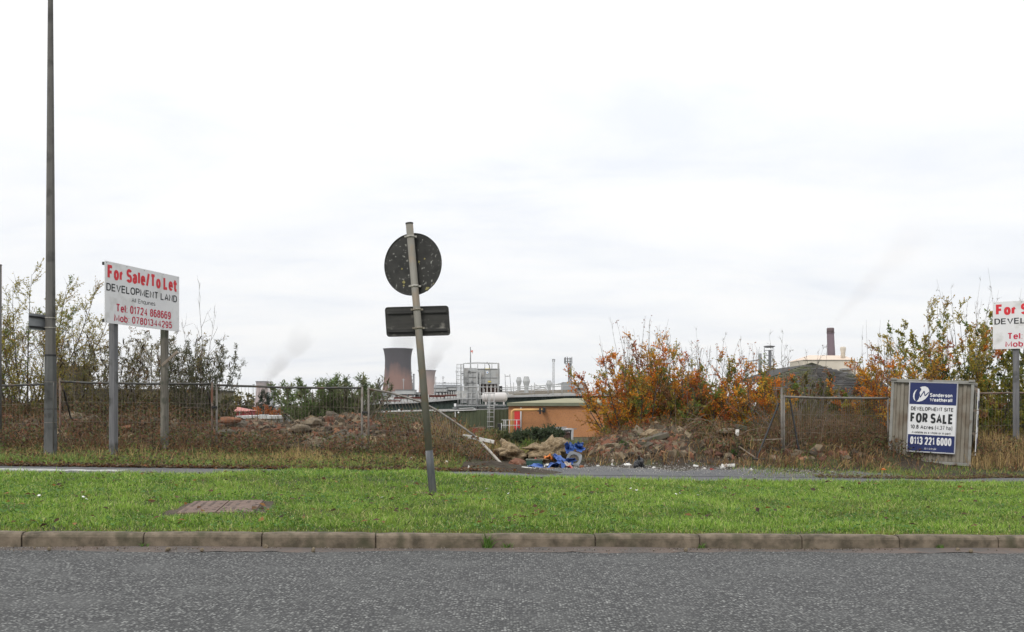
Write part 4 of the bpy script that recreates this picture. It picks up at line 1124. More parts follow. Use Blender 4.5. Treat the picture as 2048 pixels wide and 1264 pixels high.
# boards fixed to the right side, seen almost edge-on
bo_ = Vector((Wc + 0.075, 0.42, Hc - 0.14))
for k, (v0, v1, mm) in enumerate(((0.0, 0.5, M['poster_white']), (0.5, 1.02, M['poster_white']), (1.02, 1.52, M['poster_white']))):
    b = MB(); b.box(bo_ + Vector((0, 0.85, -(v0 + v1) / 2)), (0.02, 1.7, v1 - v0 - 0.02)); sb = cb('side_board', b, mm)
    frs = (bo_ + Vector((0.011, 0, 0)), Y_, -Z_, X_, 1.7, 1.0)
    if k == 0: roll_obj(polyart([rect(0.02, 0.28, 0.98, 0.46)], frs, M['navy'], sb, 'colour_band', 0.0015))
    if k == 1: roll_obj(lettering('FOR SALE', frs, 0.06, 0.94, 0.58, 0.90, M['black_ink'], sb, 0.2, 0.002))
    if k == 2: roll_obj(polyart([rect(0.02, 1.14, 0.98, 1.46)], frs, M['navy'], sb, 'colour_band', 0.0015))
for v in (0.02, 0.5, 1.02, 1.5):
    for yy in (0.5, 2.0):
        b = MB(); b.box(Vector((Wc + 0.035, yy, bo_.z - v)), (0.075, 0.05, 0.05)); cb('bracket', b, M['batten'])
# ------------------------------------------------------------------ rubble on the banks
def brick_mb(seed, size, broken):
    b = MB(); r = random.Random(seed)
    import bmesh
    bm = bmesh.new(); bmesh.ops.create_cube(bm, size=1.0)
    if broken:
        bmesh.ops.bisect_plane(bm, geom=bm.verts[:] + bm.edges[:] + bm.faces[:], plane_co=(r.uniform(.05, .25), 0, 0), plane_no=Vector((1, r.uniform(-.7, .7), r.uniform(-.5, .5))), clear_outer=True)
        bmesh.ops.holes_fill(bm, edges=bm.edges[:])
    bmesh.ops.bevel(bm, geom=bm.edges[:], offset=0.05, segments=1, affect='EDGES')
    for v in bm.verts:
        q = v.co; k = 0.05
        v.co = Vector(((q.x + r.uniform(-k, k)) * size[0], (q.y + r.uniform(-k, k)) * size[1], (q.z + r.uniform(-k, k)) * size[2]))
    bm.verts.index_update()
    b.add([v.co.copy() for v in bm.verts], [tuple(x.index for x in f.verts) for f in bm.faces]); bm.free()
    return b
def stone_mb(seed, s, rough=0.45):
    """angular lump: hull-like, flat facets"""
    b = MB(); rock(b, (0, 0, 0), s, seed, 1 if seed % 2 else 2, rough, 1.1)
    return b
def bank_spots(n, which, seed):
    r = np.random.default_rng(seed)
    out = []
    while len(out) < n:
        if which == 'L': x = r.uniform(-14, -0.9); y = 22.25 + 3.0 * r.random() ** 1.25
        else: x = r.uniform(1.9, 10.5); y = r.uniform(21.0, 24.4)
        hb = float(bank_h(x, y))
        if hb < 0.08: continue
        # clearer of weeds where the photo shows bare rubble
        if which == 'L':
            wgt = 1.0 if -7.2 < x < -3.4 else (0.30 if x < -7.2 else 0.30)
        else:
            wgt = 1.0 if 1.9 < x < 4.0 else 0.09
        if which == 'R' and x > 8.2 and y < 22.8: continue
        if r.random() > wgt: continue
        out.append((x, y, hb))
    return out
rkb = random.Random(5)
sources = []
GL, GR = 'bricks and stones in the left rubble bank', 'bricks and stones in the right rubble bank'
protos = []
for i in range(4): protos.append(('brick', brick_mb(i, (0.215, 0.102, 0.066), i > 0), [M['brick'], M['brick_orange'], M['brick_dark']][i % 3]))
for i in range(2): protos.append(('brick', brick_mb(20 + i, (0.42, 0.26, 0.12), True), [M['brick_orange'], M['brick']][i]))
for i in range(6): protos.append(('stone', stone_mb(i + 1, (0.15 + 0.02 * i, 0.12, 0.085), 0.5), [M['concrete_lump'], M['stone_grey'], M['boulder']][i % 3]))
first = {}
def put_rubble(which, n, seed):
    for (x, y, hb) in bank_spots(n, which, seed):
        k = rkb.choices(range(len(protos)), [4, 4, 2.5, 4, 1.6, 1.6, 2.2, 1.8, 1.6, 1.6, 1.6, 1])[0]
        nm, mb, mm = protos[k]
        if k not in first: first[k] = o = mb.build('broken_brick' if nm == 'brick' else 'rubble_stone', mm)
        else: o = first[k].copy(); COL.objects.link(o)
        s = min(1.55 if nm == 'stone' else 1.25, rkb.lognormvariate(0, 0.34)) * ((1.2 if which == 'L' else 0.95) if k not in (4, 5) else 0.8)
        o.scale = (s, s, s)
        o.location = (x, y, zq(x, y) + 0.025 * s)
        o.rotation_euler = (rkb.gauss(0, .32), rkb.gauss(0, .32), rkb.uniform(0, 6.28))
        side = 'left' if which == 'L' else 'right'
        where = 'behind the mesh fence' if which == 'L' else 'beside the site entrance'
        if nm == 'brick': tag(o, 'broken reddish brick lying in the %s rubble bank %s' % (side, where), 'brick', GL if which == 'L' else GR)
        else: tag(o, 'rough grey-brown stone lying in the %s rubble bank %s' % (side, where), 'stone', (GL if which == 'L' else GR))
put_rubble('L', 275, 1)
put_rubble('R', 95, 2)
# the small stuff between them
def rubble_stuff(n, which, seed):
    r = np.random.default_rng(seed)
    sp = np.array(bank_spots(n, which, seed)); X, Y = sp[:, 0], sp[:, 1]
    s = r.uniform(0.024, 0.095, n)[:, None, None] * r.uniform(0.5, 1.3, (n, 1, 3))
    cube = np.array([(-1, -1, -1), (1, -1, -1), (1, 1, -1), (-1, 1, -1), (-1, -1, 1), (1, -1, 1), (1, 1, 1), (-1, 1, 1)], float)
    c = cube[None] * s * r.uniform(0.65, 1.2, (n, 8, 1))
    A_ = r.normal(0, 1, (n, 3, 3)); q, _ = np.linalg.qr(A_)
    c = np.einsum('nij,nkj->nki', q, c)
    V = c + np.stack([X, Y, zg(X, Y) + 0.02], -1)[:, None, :]
    fq = np.array([(0, 3, 2, 1), (4, 5, 6, 7), (0, 1, 5, 4), (1, 2, 6, 5), (2, 3, 7, 6), (3, 0, 4, 7)])
    Q = (np.arange(n)[:, None, None] * 8 + fq[None]).reshape(-1, 4)
    pal = np.array([(0.16, 0.072, 0.044), (0.115, 0.056, 0.038), (0.18, 0.14, 0.092), (0.115, 0.09, 0.062), (0.055, 0.043, 0.031), (0.22, 0.115, 0.064)])
    col = pal[r.choice(len(pal), n, p=[.15, .14, .2, .24, .22, .05])] * r.uniform(.75, 1.25, (n, 1))
    tag(np_mesh('rubble', V.reshape(-1, 3), Q, M['rubblecol'], np.repeat(col, 6, 0)), kind='stuff')
rubble_stuff(4200, 'L', 31)
rubble_stuff(2400, 'R', 32)
# crushed stone on the entrance
N = 2600
r = np.random.default_rng(8)
X = r.uniform(0.3, 6.8, N); d = np.clip(r.normal(19.6, 0.55, N), 18.3, 21.2)
Y = d.copy()
s = r.uniform(0.006, 0.022, N)[:, None, None] * r.uniform(.6, 1.2, (N, 1, 3))
tet = np.array([(1, 0, -.3), (-.6, .9, -.3), (-.6, -.9, -.3), (0, 0, .9)])
V = tet[None] * s * r.uniform(.7, 1.3, (N, 4, 1)) + np.stack([X, Y, zg(X, Y) + 0.014], -1)[:, None, :]
Fq = (np.arange(N)[:, None, None] * 4 + np.array([(0, 1, 3), (1, 2, 3), (2, 0, 3)])[None]).reshape(-1, 3)
col = np.repeat(np.array([(0.2, 0.19, 0.175)]) * r.uniform(.4, 1.9, (N, 1)), 3, 0)
tag(np_mesh('loose_gravel', V.reshape(-1, 3), Fq, M['rubblecol'], col), kind='stuff')

# ------------------------------------------------------------------ big lumps
def big_rock(name, label, cat, px0, px1, py0, py1, Y, depth, seed, m, rough=0.35, freq=1.2, sub=4, lean=0.0, top_shape=None, smoothf=True):
    a, c = P(px0, py1, Y), P(px1, py0, Y)
    cx_, zz, w, h = (a.x + c.x) / 2, a.z, c.x - a.x, c.z - a.z
    b = MB(); rock(b, (0, 0, 0), (1, 1, 1), seed, sub, rough, freq, 0, smoothf)
    vs = np.array(b.v)
    if top_shape is not None:
        t = (vs[:, 0] + 1) / 2
        vs[:, 2] = np.where(vs[:, 2] > 0, vs[:, 2] * np.interp(t, np.linspace(0, 1, len(top_shape)), top_shape), vs[:, 2])
    vs[:, 0] += lean * vs[:, 2]
    for k, tgt in ((0, w), (2, h)):
        mn, mx__ = vs[:, k].min(), vs[:, k].max(); vs[:, k] = (vs[:, k] - (mn + mx__) / 2) / (mx__ - mn) * tgt
    vs[:, 1] *= depth / 2
    vs[:, 2] += h / 2
    b.v = [tuple(v) for v in vs]
    return tag(b.build(name, m, loc=(cx_, Y, zz)), label, cat)
big_rock('boulder', 'earth-caked boulder with a dark hollow, left of the fly-tipped rubbish', 'boulder', 983, 1056, 877, 938, 20.9, 0.9, 41, M['boulder'], 0.75, 1.5, 4, -0.2, [0.75, 0.95, 1.0, 0.75, 0.45])
big_rock('boulder', 'long earth-caked boulder with a rounded knob, behind the blue tarpaulins', 'boulder', 1040, 1143, 868, 934, 21.1, 0.9, 52, M['boulder'], 0.7, 1.7, 4, 0.0, [0.35, 0.62, 0.72, 0.75, 1.15, 1.1])
big_rock('brick_lump', 'reddish-brown lump of brickwork at the foot of the left boulder', 'brickwork', 1014, 1053, 916, 938, 20.2, 0.4, 63, M['brick'], 0.5, 1.1, 3, smoothf=False)
big_rock('stone_block', 'large pale squarish stone low in the left rubble bank', 'stone', 606, 655, 873, 908, 22.5, 0.5, 21, M['concrete_lump'], 0.22, 0.8, 3)
big_rock('stone_block', 'broad brown stone slab right of the pale squarish stone', 'stone', 652, 722, 864, 904, 22.8, 0.5, 29, M['stone_grey'], 0.25, 0.9, 3)
big_rock('stone_block', 'flat grey stone slab beside the double fence post in the left bank', 'stone', 433, 474, 858, 874, 22.6, 0.5, 33, M['stone_grey'], 0.25, 0.9, 3)
big_rock('stone_block', 'tilted brown-buff slab near the top of the left rubble bank', 'stone', 583, 622, 848, 868, 23.3, 0.5, 35, M['concrete_lump'], 0.3, 0.9, 3)
big_rock('stone_block', 'orange brick lump on top of the left bank by the double post', 'brickwork', 436, 482, 833, 850, 23.6, 0.4, 37, M['brick_orange'], 0.3, 1.0, 3)
big_rock('stone_block', 'small pale rock at the edge of the entrance left of the bin bag', 'stone', 1245, 1264, 926, 938, 20.4, 0.2, 39, M['white_pl'], 0.3, 1.0, 2)
def slab(name, label, cat, p0, p1, Y0, Y1, w, h, m, bev=0.01):
    a, c = P(p0[0], p0[1], Y0), P(p1[0], p1[1], Y1)
    mid = (a + c) / 2
    b = MB(); b.bar(a - mid, c - mid, w, h)
    return tag(b.build(name, m, loc=mid, bevel=bev), label, cat)
slab('concrete_beam', 'long dark mossy concrete beam lying tilted on the right rubble bank', 'beam', (1281, 884), (1331, 869), 21.9, 22.2, 0.3, 0.11, M['stone_grey'])
slab('concrete_beam', 'short dark concrete block beneath the tilted beam', 'block', (1277, 885), (1299, 889), 21.7, 21.7, 0.2, 0.08, M['stone_grey'])
slab('stone_block', 'brown stone leaning on the upper side of the tilted concrete beam', 'stone', (1287, 874), (1308, 862), 22.2, 22.4, 0.25, 0.12, M['boulder'])
slab('stone_slab', 'thin grey slab propped up on the bank left of the flat topped block', 'slab', (1444, 864), (1457, 858), 22.1, 22.5, 0.3, 0.05, M['concrete_lump'])
slab('stone_block', 'dark flat-topped block on the bank crest above the white card', 'block', (1473, 853), (1491, 857), 22.5, 22.5, 0.3, 0.11, M['stone_grey'])
slab('card', 'white card standing under the flat-topped block', 'card', (1474, 872), (1475, 859), 22.25, 22.3, 0.085, 0.02, M['white_pl'], 0.004)
slab('pipe_length', 'black length of pipe lying across the foot of the right bank', 'pipe', (1335, 921), (1375, 909), 20.9, 21.3, 0.05, 0.05, M['black'])
slab('plank', 'grey plank lying in front of the tipped white tub', 'plank', (1455, 938.5), (1489, 936.5), 20.2, 20.2, 0.1, 0.025, M['plank'])
slab('plank', 'longer grey-brown plank by the foot of the right fence post', 'plank', (1503, 937), (1557, 932.5), 20.4, 20.7, 0.11, 0.03, M['plank'])
slab('plank', 'short reddish plank behind the longer grey-brown plank', 'plank', (1548, 938), (1570, 936), 20.6, 20.8, 0.11, 0.03, M['board_brown'])
slab('branch', 'pale bare branch lying on the bank left of the fence post', 'branch', (1478, 893), (1510, 915), 21.5, 21.0, 0.022, 0.022, M['batten'], 0.0)
slab('branch', 'long thin pale branch lying level on the bank by the fence post', 'branch', (1498, 880.5), (1565, 877.5), 21.9, 21.6, 0.016, 0.016, M['batten'], 0.0)

# ------------------------------------------------------------------ fly-tipped rubbish at the entrance
def crumple(name, label, cat, px0, px1, py0, py1, Y, depth, seed, m, amp=0.4, freq=2.2, z_flat=True, slant=0.0, group=None, sub=5):
    a, c = P(px0, py1, Y), P(px1, py0, Y)
    w, h = c.x - a.x, c.z - a.z
    import bmesh
    bm = bmesh.new(); bmesh.ops.create_icosphere(bm, subdivisions=sub, radius=1.0)
    off = Vector((seed * 2.7, seed * 1.3, seed * 3.1))
    for v in bm.verts:
        q = v.co.copy()
        rid = 1 - abs(mnoise.noise(q * freq + off)) * 2.0
        rid2 = 1 - abs(mnoise.noise(q * freq * 2.3 + off)) * 2.0
        w3 = q * freq * 1.1 + off + 0.6 * mnoise.noise_vector(q * 2.2 + off)
        rid = 1 - abs(mnoise.noise(w3)) * 2.6; rid2 = 1 - abs(mnoise.noise(w3 * 2.1)) * 2.2
        k = 0.75 + amp * (0.75 * rid + 0.45 * rid2 - 0.55) + 0.55 * mnoise.noise(q * 1.1 + off * 1.3)
        v.co = q * k
    co = np.array([v.co[:] for v in bm.verts])
    if z_flat: co[:, 2] = np.maximum(co[:, 2] * (1 - 0.35 * np.abs(co[:, 0])), -0.30 + 0.05 * np.sin(co[:, 0] * 9))
    co[:, 2] += slant * co[:, 0]
    for k, tgt in ((0, w), (1, depth), (2, h)):
        mn, mx__ = co[:, k].min(), co[:, k].max(); co[:, k] = (co[:, k] - (mn + mx__) / 2) / (mx__ - mn) * tgt
    co[:, 2] += h / 2
    b = MB(); bm.verts.index_update()
    b.add(co, [tuple(v.index for v in f.verts) for f in bm.faces], 0, True); bm.free()
    return tag(b.build(name, m, loc=((a.x + c.x) / 2, Y, a.z)), label, cat, group)
def drape(name, label, cat, px0, px1, py0, py1, Y, depth, seed, m, hang=False, folds=1.0, slant=0.0):
    """sheet of crumpled plastic or cloth: a gathered grid with long creases and a ragged outline, given thickness"""
    a, c = P(px0, py1, Y), P(px1, py0, Y); w, h = c.x - a.x, c.z - a.z
    n = 44; r = np.random.default_rng(seed)
    g = np.linspace(-1, 1, n); U, V_ = np.meshgrid(g, g)
    ang = np.arctan2(V_, U); rad = np.maximum(np.abs(U), np.abs(V_))
    lob = 1 + 0.16 * np.sin(ang * 3 + seed) + 0.12 * np.sin(ang * 5 + seed * 2.1) + 0.07 * np.sin(ang * 9 + seed * .7)
    R_ = np.hypot(U, V_) + 1e-6; sc = rad / R_ * lob
    x, y = U * sc, V_ * sc
    z = np.zeros_like(x)
    for k in range(7):
        th = r.uniform(0, np.pi); f = r.uniform(1.2, 3.6); ph = r.uniform(0, 6.28); bend = r.normal(0, .7)
        t = (x * np.cos(th) + y * np.sin(th)) * f + bend * (x * np.sin(th) - y * np.cos(th)) ** 2 + ph
        z += (1 - np.abs(np.sin(t))) ** 1.6 * r.uniform(.5, 1.0) / (0.6 + 0.3 * f)
    z = (z - z.min()) / (z.max() - z.min())
    peak = r.uniform(-.35, .35, 2)
    heap = np.clip(1 - ((x - peak[0]) ** 2 + (y - peak[1]) ** 2) * 0.72, 0, 1) ** 0.8
    z = heap * (0.35 + 0.65 * z * folds) + 0.10 * z
    x2 = x + 0.10 * np.sin(z * 9 + y * 4); y2 = y + 0.12 * np.cos(z * 8 + x * 5)
    z = z + slant * x
    def fit(q, tgt, lo=None):
        q = (q - q.min()) / (q.max() - q.min()); return q * tgt if lo is None else (q - .5) * tgt
    X, Yy, Z = (fit(x2, w, 0), fit(y2, depth, 0), fit(z, h)) if not hang else (fit(x2, w, 0), fit(z, depth, 0), fit(y2, h))
    vs = np.stack([X, Yy, Z], -1).reshape(-1, 3)
    i = np.arange(n * n).reshape(n, n)
    fs = np.stack([i[:-1, :-1], i[:-1, 1:], i[1:, 1:], i[1:, :-1]], -1).reshape(-1, 4)
    b = MB(); b.add(vs, [tuple(int(t) for t in f) for f in fs], 0, True)
    o = b.build(name, m, loc=((a.x + c.x) / 2, Y, a.z))
    so = o.modifiers.new('thickness', 'SOLIDIFY'); so.thickness = 0.006
    return tag(o, label, cat)
YT = 19.75
drape('tarpaulin', 'crumpled blue tarpaulin heap in the middle of the fly-tipped rubbish', 'tarpaulin', 1092.3, 1133.7, 917, 940, YT - 0.2, 0.5, 3, M['tarp'], slant=0.00)
drape('tarpaulin', 'blue tarpaulin fold draped over the back of the rubbish heap', 'tarpaulin', 1104.4, 1133.6, 906.5, 926, YT + 0.15, 0.4, 8, M['tarp'], slant=-0.25)
drape('tarpaulin', 'flat strip of blue tarpaulin in front of the green crate', 'tarpaulin', 1045.4, 1096.6, 926.5, 938, YT - 0.15, 0.35, 5, M['tarp'])
drape('tarpaulin', 'blue tarpaulin bundle caught upright above the grey ring panel', 'tarpaulin', 1128, 1150, 883.2, 912, YT + 0.9, 0.3, 13, M['tarp'], hang=True)
drape('tarpaulin', 'small blue tarpaulin scrap blown up on the bank edge', 'tarpaulin', 1142.5, 1170.5, 883.3, 904, YT + 0.95, 0.3, 17, M['tarp'], hang=True)
drape('tarpaulin', 'blue tarpaulin end tucked in front of the grey ring panel', 'tarpaulin', 1130.9, 1154.1, 915.2, 929, YT + 0.1, 0.25, 19, M['tarp'], hang=True)
drape('orange_bag', 'bright orange plastic bag on top of the rubbish heap', 'bag', 1087, 1108, 906, 921, YT + 0.2, 0.25, 21, M['orange_pl'], slant=-0.10)
drape('cloth', 'cream cloth with a red-brown stain right of the blue tarpaulin heap', 'cloth', 1126, 1146, 922, 939, YT - 0.05, 0.35, 23, M['cream'], slant=-0.25)
drape('cloth', 'dark red and white rag at the right foot of the heap', 'cloth', 1133, 1152, 930, 941, YT - 0.3, 0.3, 25, M['red_cloth'])
drape('plastic_sheet', 'pale plastic sheet between the two lower blue tarpaulins', 'plastic sheet', 1088, 1102, 926, 938, YT - 0.12, 0.25, 27, M['white_pl'])
drape('cloth', 'faded pink-white rag behind the green crate', 'cloth', 1060, 1078, 915, 924, YT + 0.35, 0.3, 29, M['red_cloth'])
crumple('litter_bag', 'red and white carrier bag lying in the grass by the path', 'bag', 659, 678, 919, 932, 19.3, 0.2, 31, mat('carrier_bag', (0.70, 0.69, 0.68), (0.50, 0.07, 0.04), 4.0, 0.5, lo=0.52, hi=0.55), 0.6, 2.0)
# black bin bag with gathered neck
o = crumple('bin_bag', 'full black bin bag standing at the edge of the entrance', 'bin bag', 1266.5, 1290, 914.5, 938, 19.9, 0.26, 37, M['binbag'], 0.14, 2.2)
b = MB(); b.lathe([(0.03, -0.02), (0.014, 0.02), (0.03, 0.05), (0.035, 0.055)], 10, (0, 0, (938 - 914.5) / F * 19.9 - 0.02)); b.build('neck', M['binbag'], o)
# green crate
c = P(1069.5, 930.5, YT + 0.1)
t = thing('plastic_crate', 'dark green open plastic crate in the rubbish heap left of the orange bag', 'crate', (c.x, c.y, c.z), math.radians(-6))
b = MB(); w, dd, h, th = 0.33, 0.24, 0.115, 0.012
b.box((0, 0, th / 2), (w, dd, th))
for s_ in (-1, 1):
    b.box((0, s_ * (dd / 2 - th / 2), h / 2 + th / 2), (w, th, h - th)); b.box((s_ * (w / 2 - th / 2), 0, h / 2 + th / 2), (th, dd - 2 * th, h - th))
bd = b.build('body', M['crate_green'], t)
b = MB()
for s_ in (-1, 1):
    b.box((0, s_ * (dd / 2), h + 0.004), (w + 0.03, 0.026, 0.018)); b.box((s_ * (w / 2), 0, h + 0.004), (0.026, dd - 0.03, 0.0176))
b.build('rim', mat('crate_rim', (0.20, 0.21, 0.17), (0.10, 0.12, 0.09), 9, 0.5), t)
# grey panel with a round opening
c = P(1148, 917, YT + 0.35)
b = MB(); n = 40; R_ = Matrix.Rotation(math.radians(-28), 3, 'X') @ Matrix.Rotation(math.radians(20), 3, 'Y')
def rsq(a, hw):
    k = max(abs(math.cos(a)), abs(math.sin(a))); k = (k ** 6 + 0.35) ** (1 / 6); return hw / k
vs = []
for yv in (0, 0.06):
    for k in range(n):
        a = 2 * math.pi * k / n; ro = rsq(a, 0.165); vs.append(R_ @ Vector((ro * math.cos(a), yv, ro * math.sin(a))))
    for k in range(n):
        a = 2 * math.pi * k / n; vs.append(R_ @ Vector((0.105 * math.cos(a), yv + (0.02 if yv == 0 else 0), 0.105 * math.sin(a))))
fs = []
for k in range(n):
    j = (k + 1) % n
    fs += [(k, j, n + j, n + k), (2 * n + k, 3 * n + k, 3 * n + j, 2 * n + j), (k, 2 * n + k, 2 * n + j, j), (n + k, n + j, 3 * n + j, 3 * n + k)]
b.add(vs, fs)
tag(b.build('plastic_ring', M['grey_pl'], loc=c), 'grey plastic panel with a big round hole at the right end of the rubbish heap', 'panel')
slab('white_board', 'white board lying flat at the front left of the rubbish heap', 'board', (1043, 935), (1071, 938), YT - 0.45, YT - 0.5, 0.14, 0.035, M['white_pl'])
slab('wood_offcut', 'brown piece of wood lying in front of the blue tarpaulin heap', 'wood', (1078, 941), (1107, 937), YT - 0.6, YT - 0.5, 0.13, 0.045, M['board_brown'])
slab('brown_board', 'dark brown board lying across the crate under the orange bag', 'board', (1075, 916), (1097, 919), YT + 0.12, YT + 0.1, 0.16, 0.015, M['board_brown'], 0.004)
slab('metal_rod', 'long thin black rod lying on the tarmac before the rubbish heap', 'rod', (1022, 939.5), (1157, 945.5), 19.3, 18.6, 0.02, 0.02, M['black'], 0.0)
c = P(1163.5, 938, YT - 0.1)
b = MB(); b.lathe([(0.03, 0), (0.048, 0.02), (0.052, 0.045), (0.04, 0.07), (0.03, 0.075)], 18)
tag(b.build('clay_pot', mat('clay', (0.26, 0.09, 0.03), (0.16, 0.06, 0.03), 8, 0.8), loc=c), 'small round orange-brown pot right of the rubbish heap', 'pot')
# tipped tubs
def tub(label, px, py, Y, r, L_, ang, m_out, m_in, name='paint_tub'):
    c = P(px, py, Y); root = thing(name, label, 'tub', (c.x, c.y, c.z), math.radians(ang))
    b = MB(); R = Matrix.Rotation(math.radians(90), 3, 'Y')
    prof_ = [(r * 0.86, 0), (r, L_), (r * 1.05, L_), (r * 1.05, L_ - 0.012)]
    n = 24; mb = MB(); mb.lathe([(0.001, 0), (r * 0.86, 0.001), (r, L_ - 0.03), (r * 1.05, L_ - 0.03), (r * 1.05, L_), (r * 0.96, L_)], n, caps=False)
    mb.v = [tuple(R @ Vector(v) + Vector((-L_ / 2, 0, r))) for v in mb.v]; body = mb.build('body', m_out, root)
    mb = MB(); mb.lathe([(r * 0.96, L_), (r * 0.83, 0.012), (0.001, 0.012)], n, caps=False); mb.v = [tuple(R @ Vector(v) + Vector((-L_ / 2, 0, r))) for v in mb.v]
    mb.build('inside', m_in, body)
    return root
tub('white plastic tub tipped on its side with its open end showing, on the entrance edge', 1462, 938, 20.4, 0.058, 0.17, -12, M['white_pl'], M['board_brown'])
tub('small white and dark pot lying on its side left of the tipped tub', 1392, 938, 20.3, 0.045, 0.10, 155, M['white_pl'], M['black'])
c = P(1517, 931, 21.0)
t = thing('black_box', 'dull black plastic box at the foot of the bank by the leaning brace', 'box', c, 0.3)
b = MB(); b.box((0, 0, 0.07), (0.20, 0.16, 0.14), taper=(1.1, 1.1)); b.build('body', M['black'], t, 0.01)
b = MB(); b.box((0, 0, 0.15), (0.235, 0.19, 0.02)); b.build('lid', M['galv_dark'], t, 0.006)
SCR = [('scrap of white paper beside the tipped tub', 1446, 938, 13, 11, 'white_pl', 41), ('torn cream paper leaning on the tipped tub', 1451, 934, 9, 8, 'cream', 42), ('pinkish flattened wrapper on the entrance edge', 1424, 941, 14, 5, 'red_cloth', 43),
       ('small white foam scrap left of the pink wrapper', 1409, 939, 7, 4, 'white_pl', 44), ('white crumpled wrapper in front of the planks', 1502, 942, 9, 7, 'white_pl', 45), ('clear pale cup near the fence post foot', 1535, 943, 7, 6, 'grey_pl', 46),
       ('white-blue wrapper between the tubs', 1407, 934, 9, 6, 'white_pl', 47), ('pale scrap at the foot of the bank left of the bin bag', 1224, 932, 6, 7, 'white_pl', 48), ('yellow-white wrapper on the rubble left of the bin bag', 1225, 925, 6, 7, 'cream', 49),
       ('white scrap right of the bin bag', 1307, 937.5, 10, 5, 'white_pl', 50), ('white tissue in the leaves left of the leaning sign foot', 822, 922, 10, 8, 'white_pl', 51), ('white tissue in the weeds right of the leaning sign', 893, 929, 10, 9, 'white_pl', 52),
       ('narrow white scrap by the dirt heap', 938, 939, 6, 9, 'white_pl', 53), ('orange wrapper in the grass before the container', 1767, 940, 13, 4, 'orange_pl', 54), ('white flake on the rubble below the tilted beam', 1278, 874, 5, 3, 'white_pl', 55),
       ('green-white can at the right end of the rubbish heap', 1196, 934, 9, 5, 'white_pl', 56)]
for (lab, px, py, w, h, mm, sd) in SCR:
    Yg = 20.3
    for _ in range(10):
        Yg = min(26, max(17, 1900 * (ZC - zq((px - 1024) / F * Yg, Yg)) / (py - HY)))
    crumple('litter', lab, 'litter', px - w / 2, px + w / 2, py - h, py, Yg, 0.08, sd, M[mm], 0.7, 2.2, sub=3)
# ------------------------------------------------------------------ plants
def curve_pts(p0, d0, L_, K, r, up=0.3, jit=0.12):
    """K points starting at p0 along d0, bending upward, wobbling"""
    pts = [np.array(p0, float)]; d = np.array(d0, float); d /= np.linalg.norm(d)
    for k in range(K - 1):
        d = d + np.array([0, 0, up]) / (K - 1) + r.normal(0, jit, 3) / math.sqrt(K)
        d /= np.linalg.norm(d); pts.append(pts[-1] + d * L_ / (K - 1))
    return np.array(pts)
def at_curve(c, t):
    f = t * (len(c) - 1); i = min(int(f), len(c) - 2); a = f - i
    p = c[i] * (1 - a) + c[i + 1] * a; d = c[i + 1] - c[i]
    return p, d / (np.linalg.norm(d) + 1e-9)
def perp(d, r):
    v = r.normal(0, 1, 3); v -= d * v.dot(d); return v / (np.linalg.norm(v) + 1e-9)

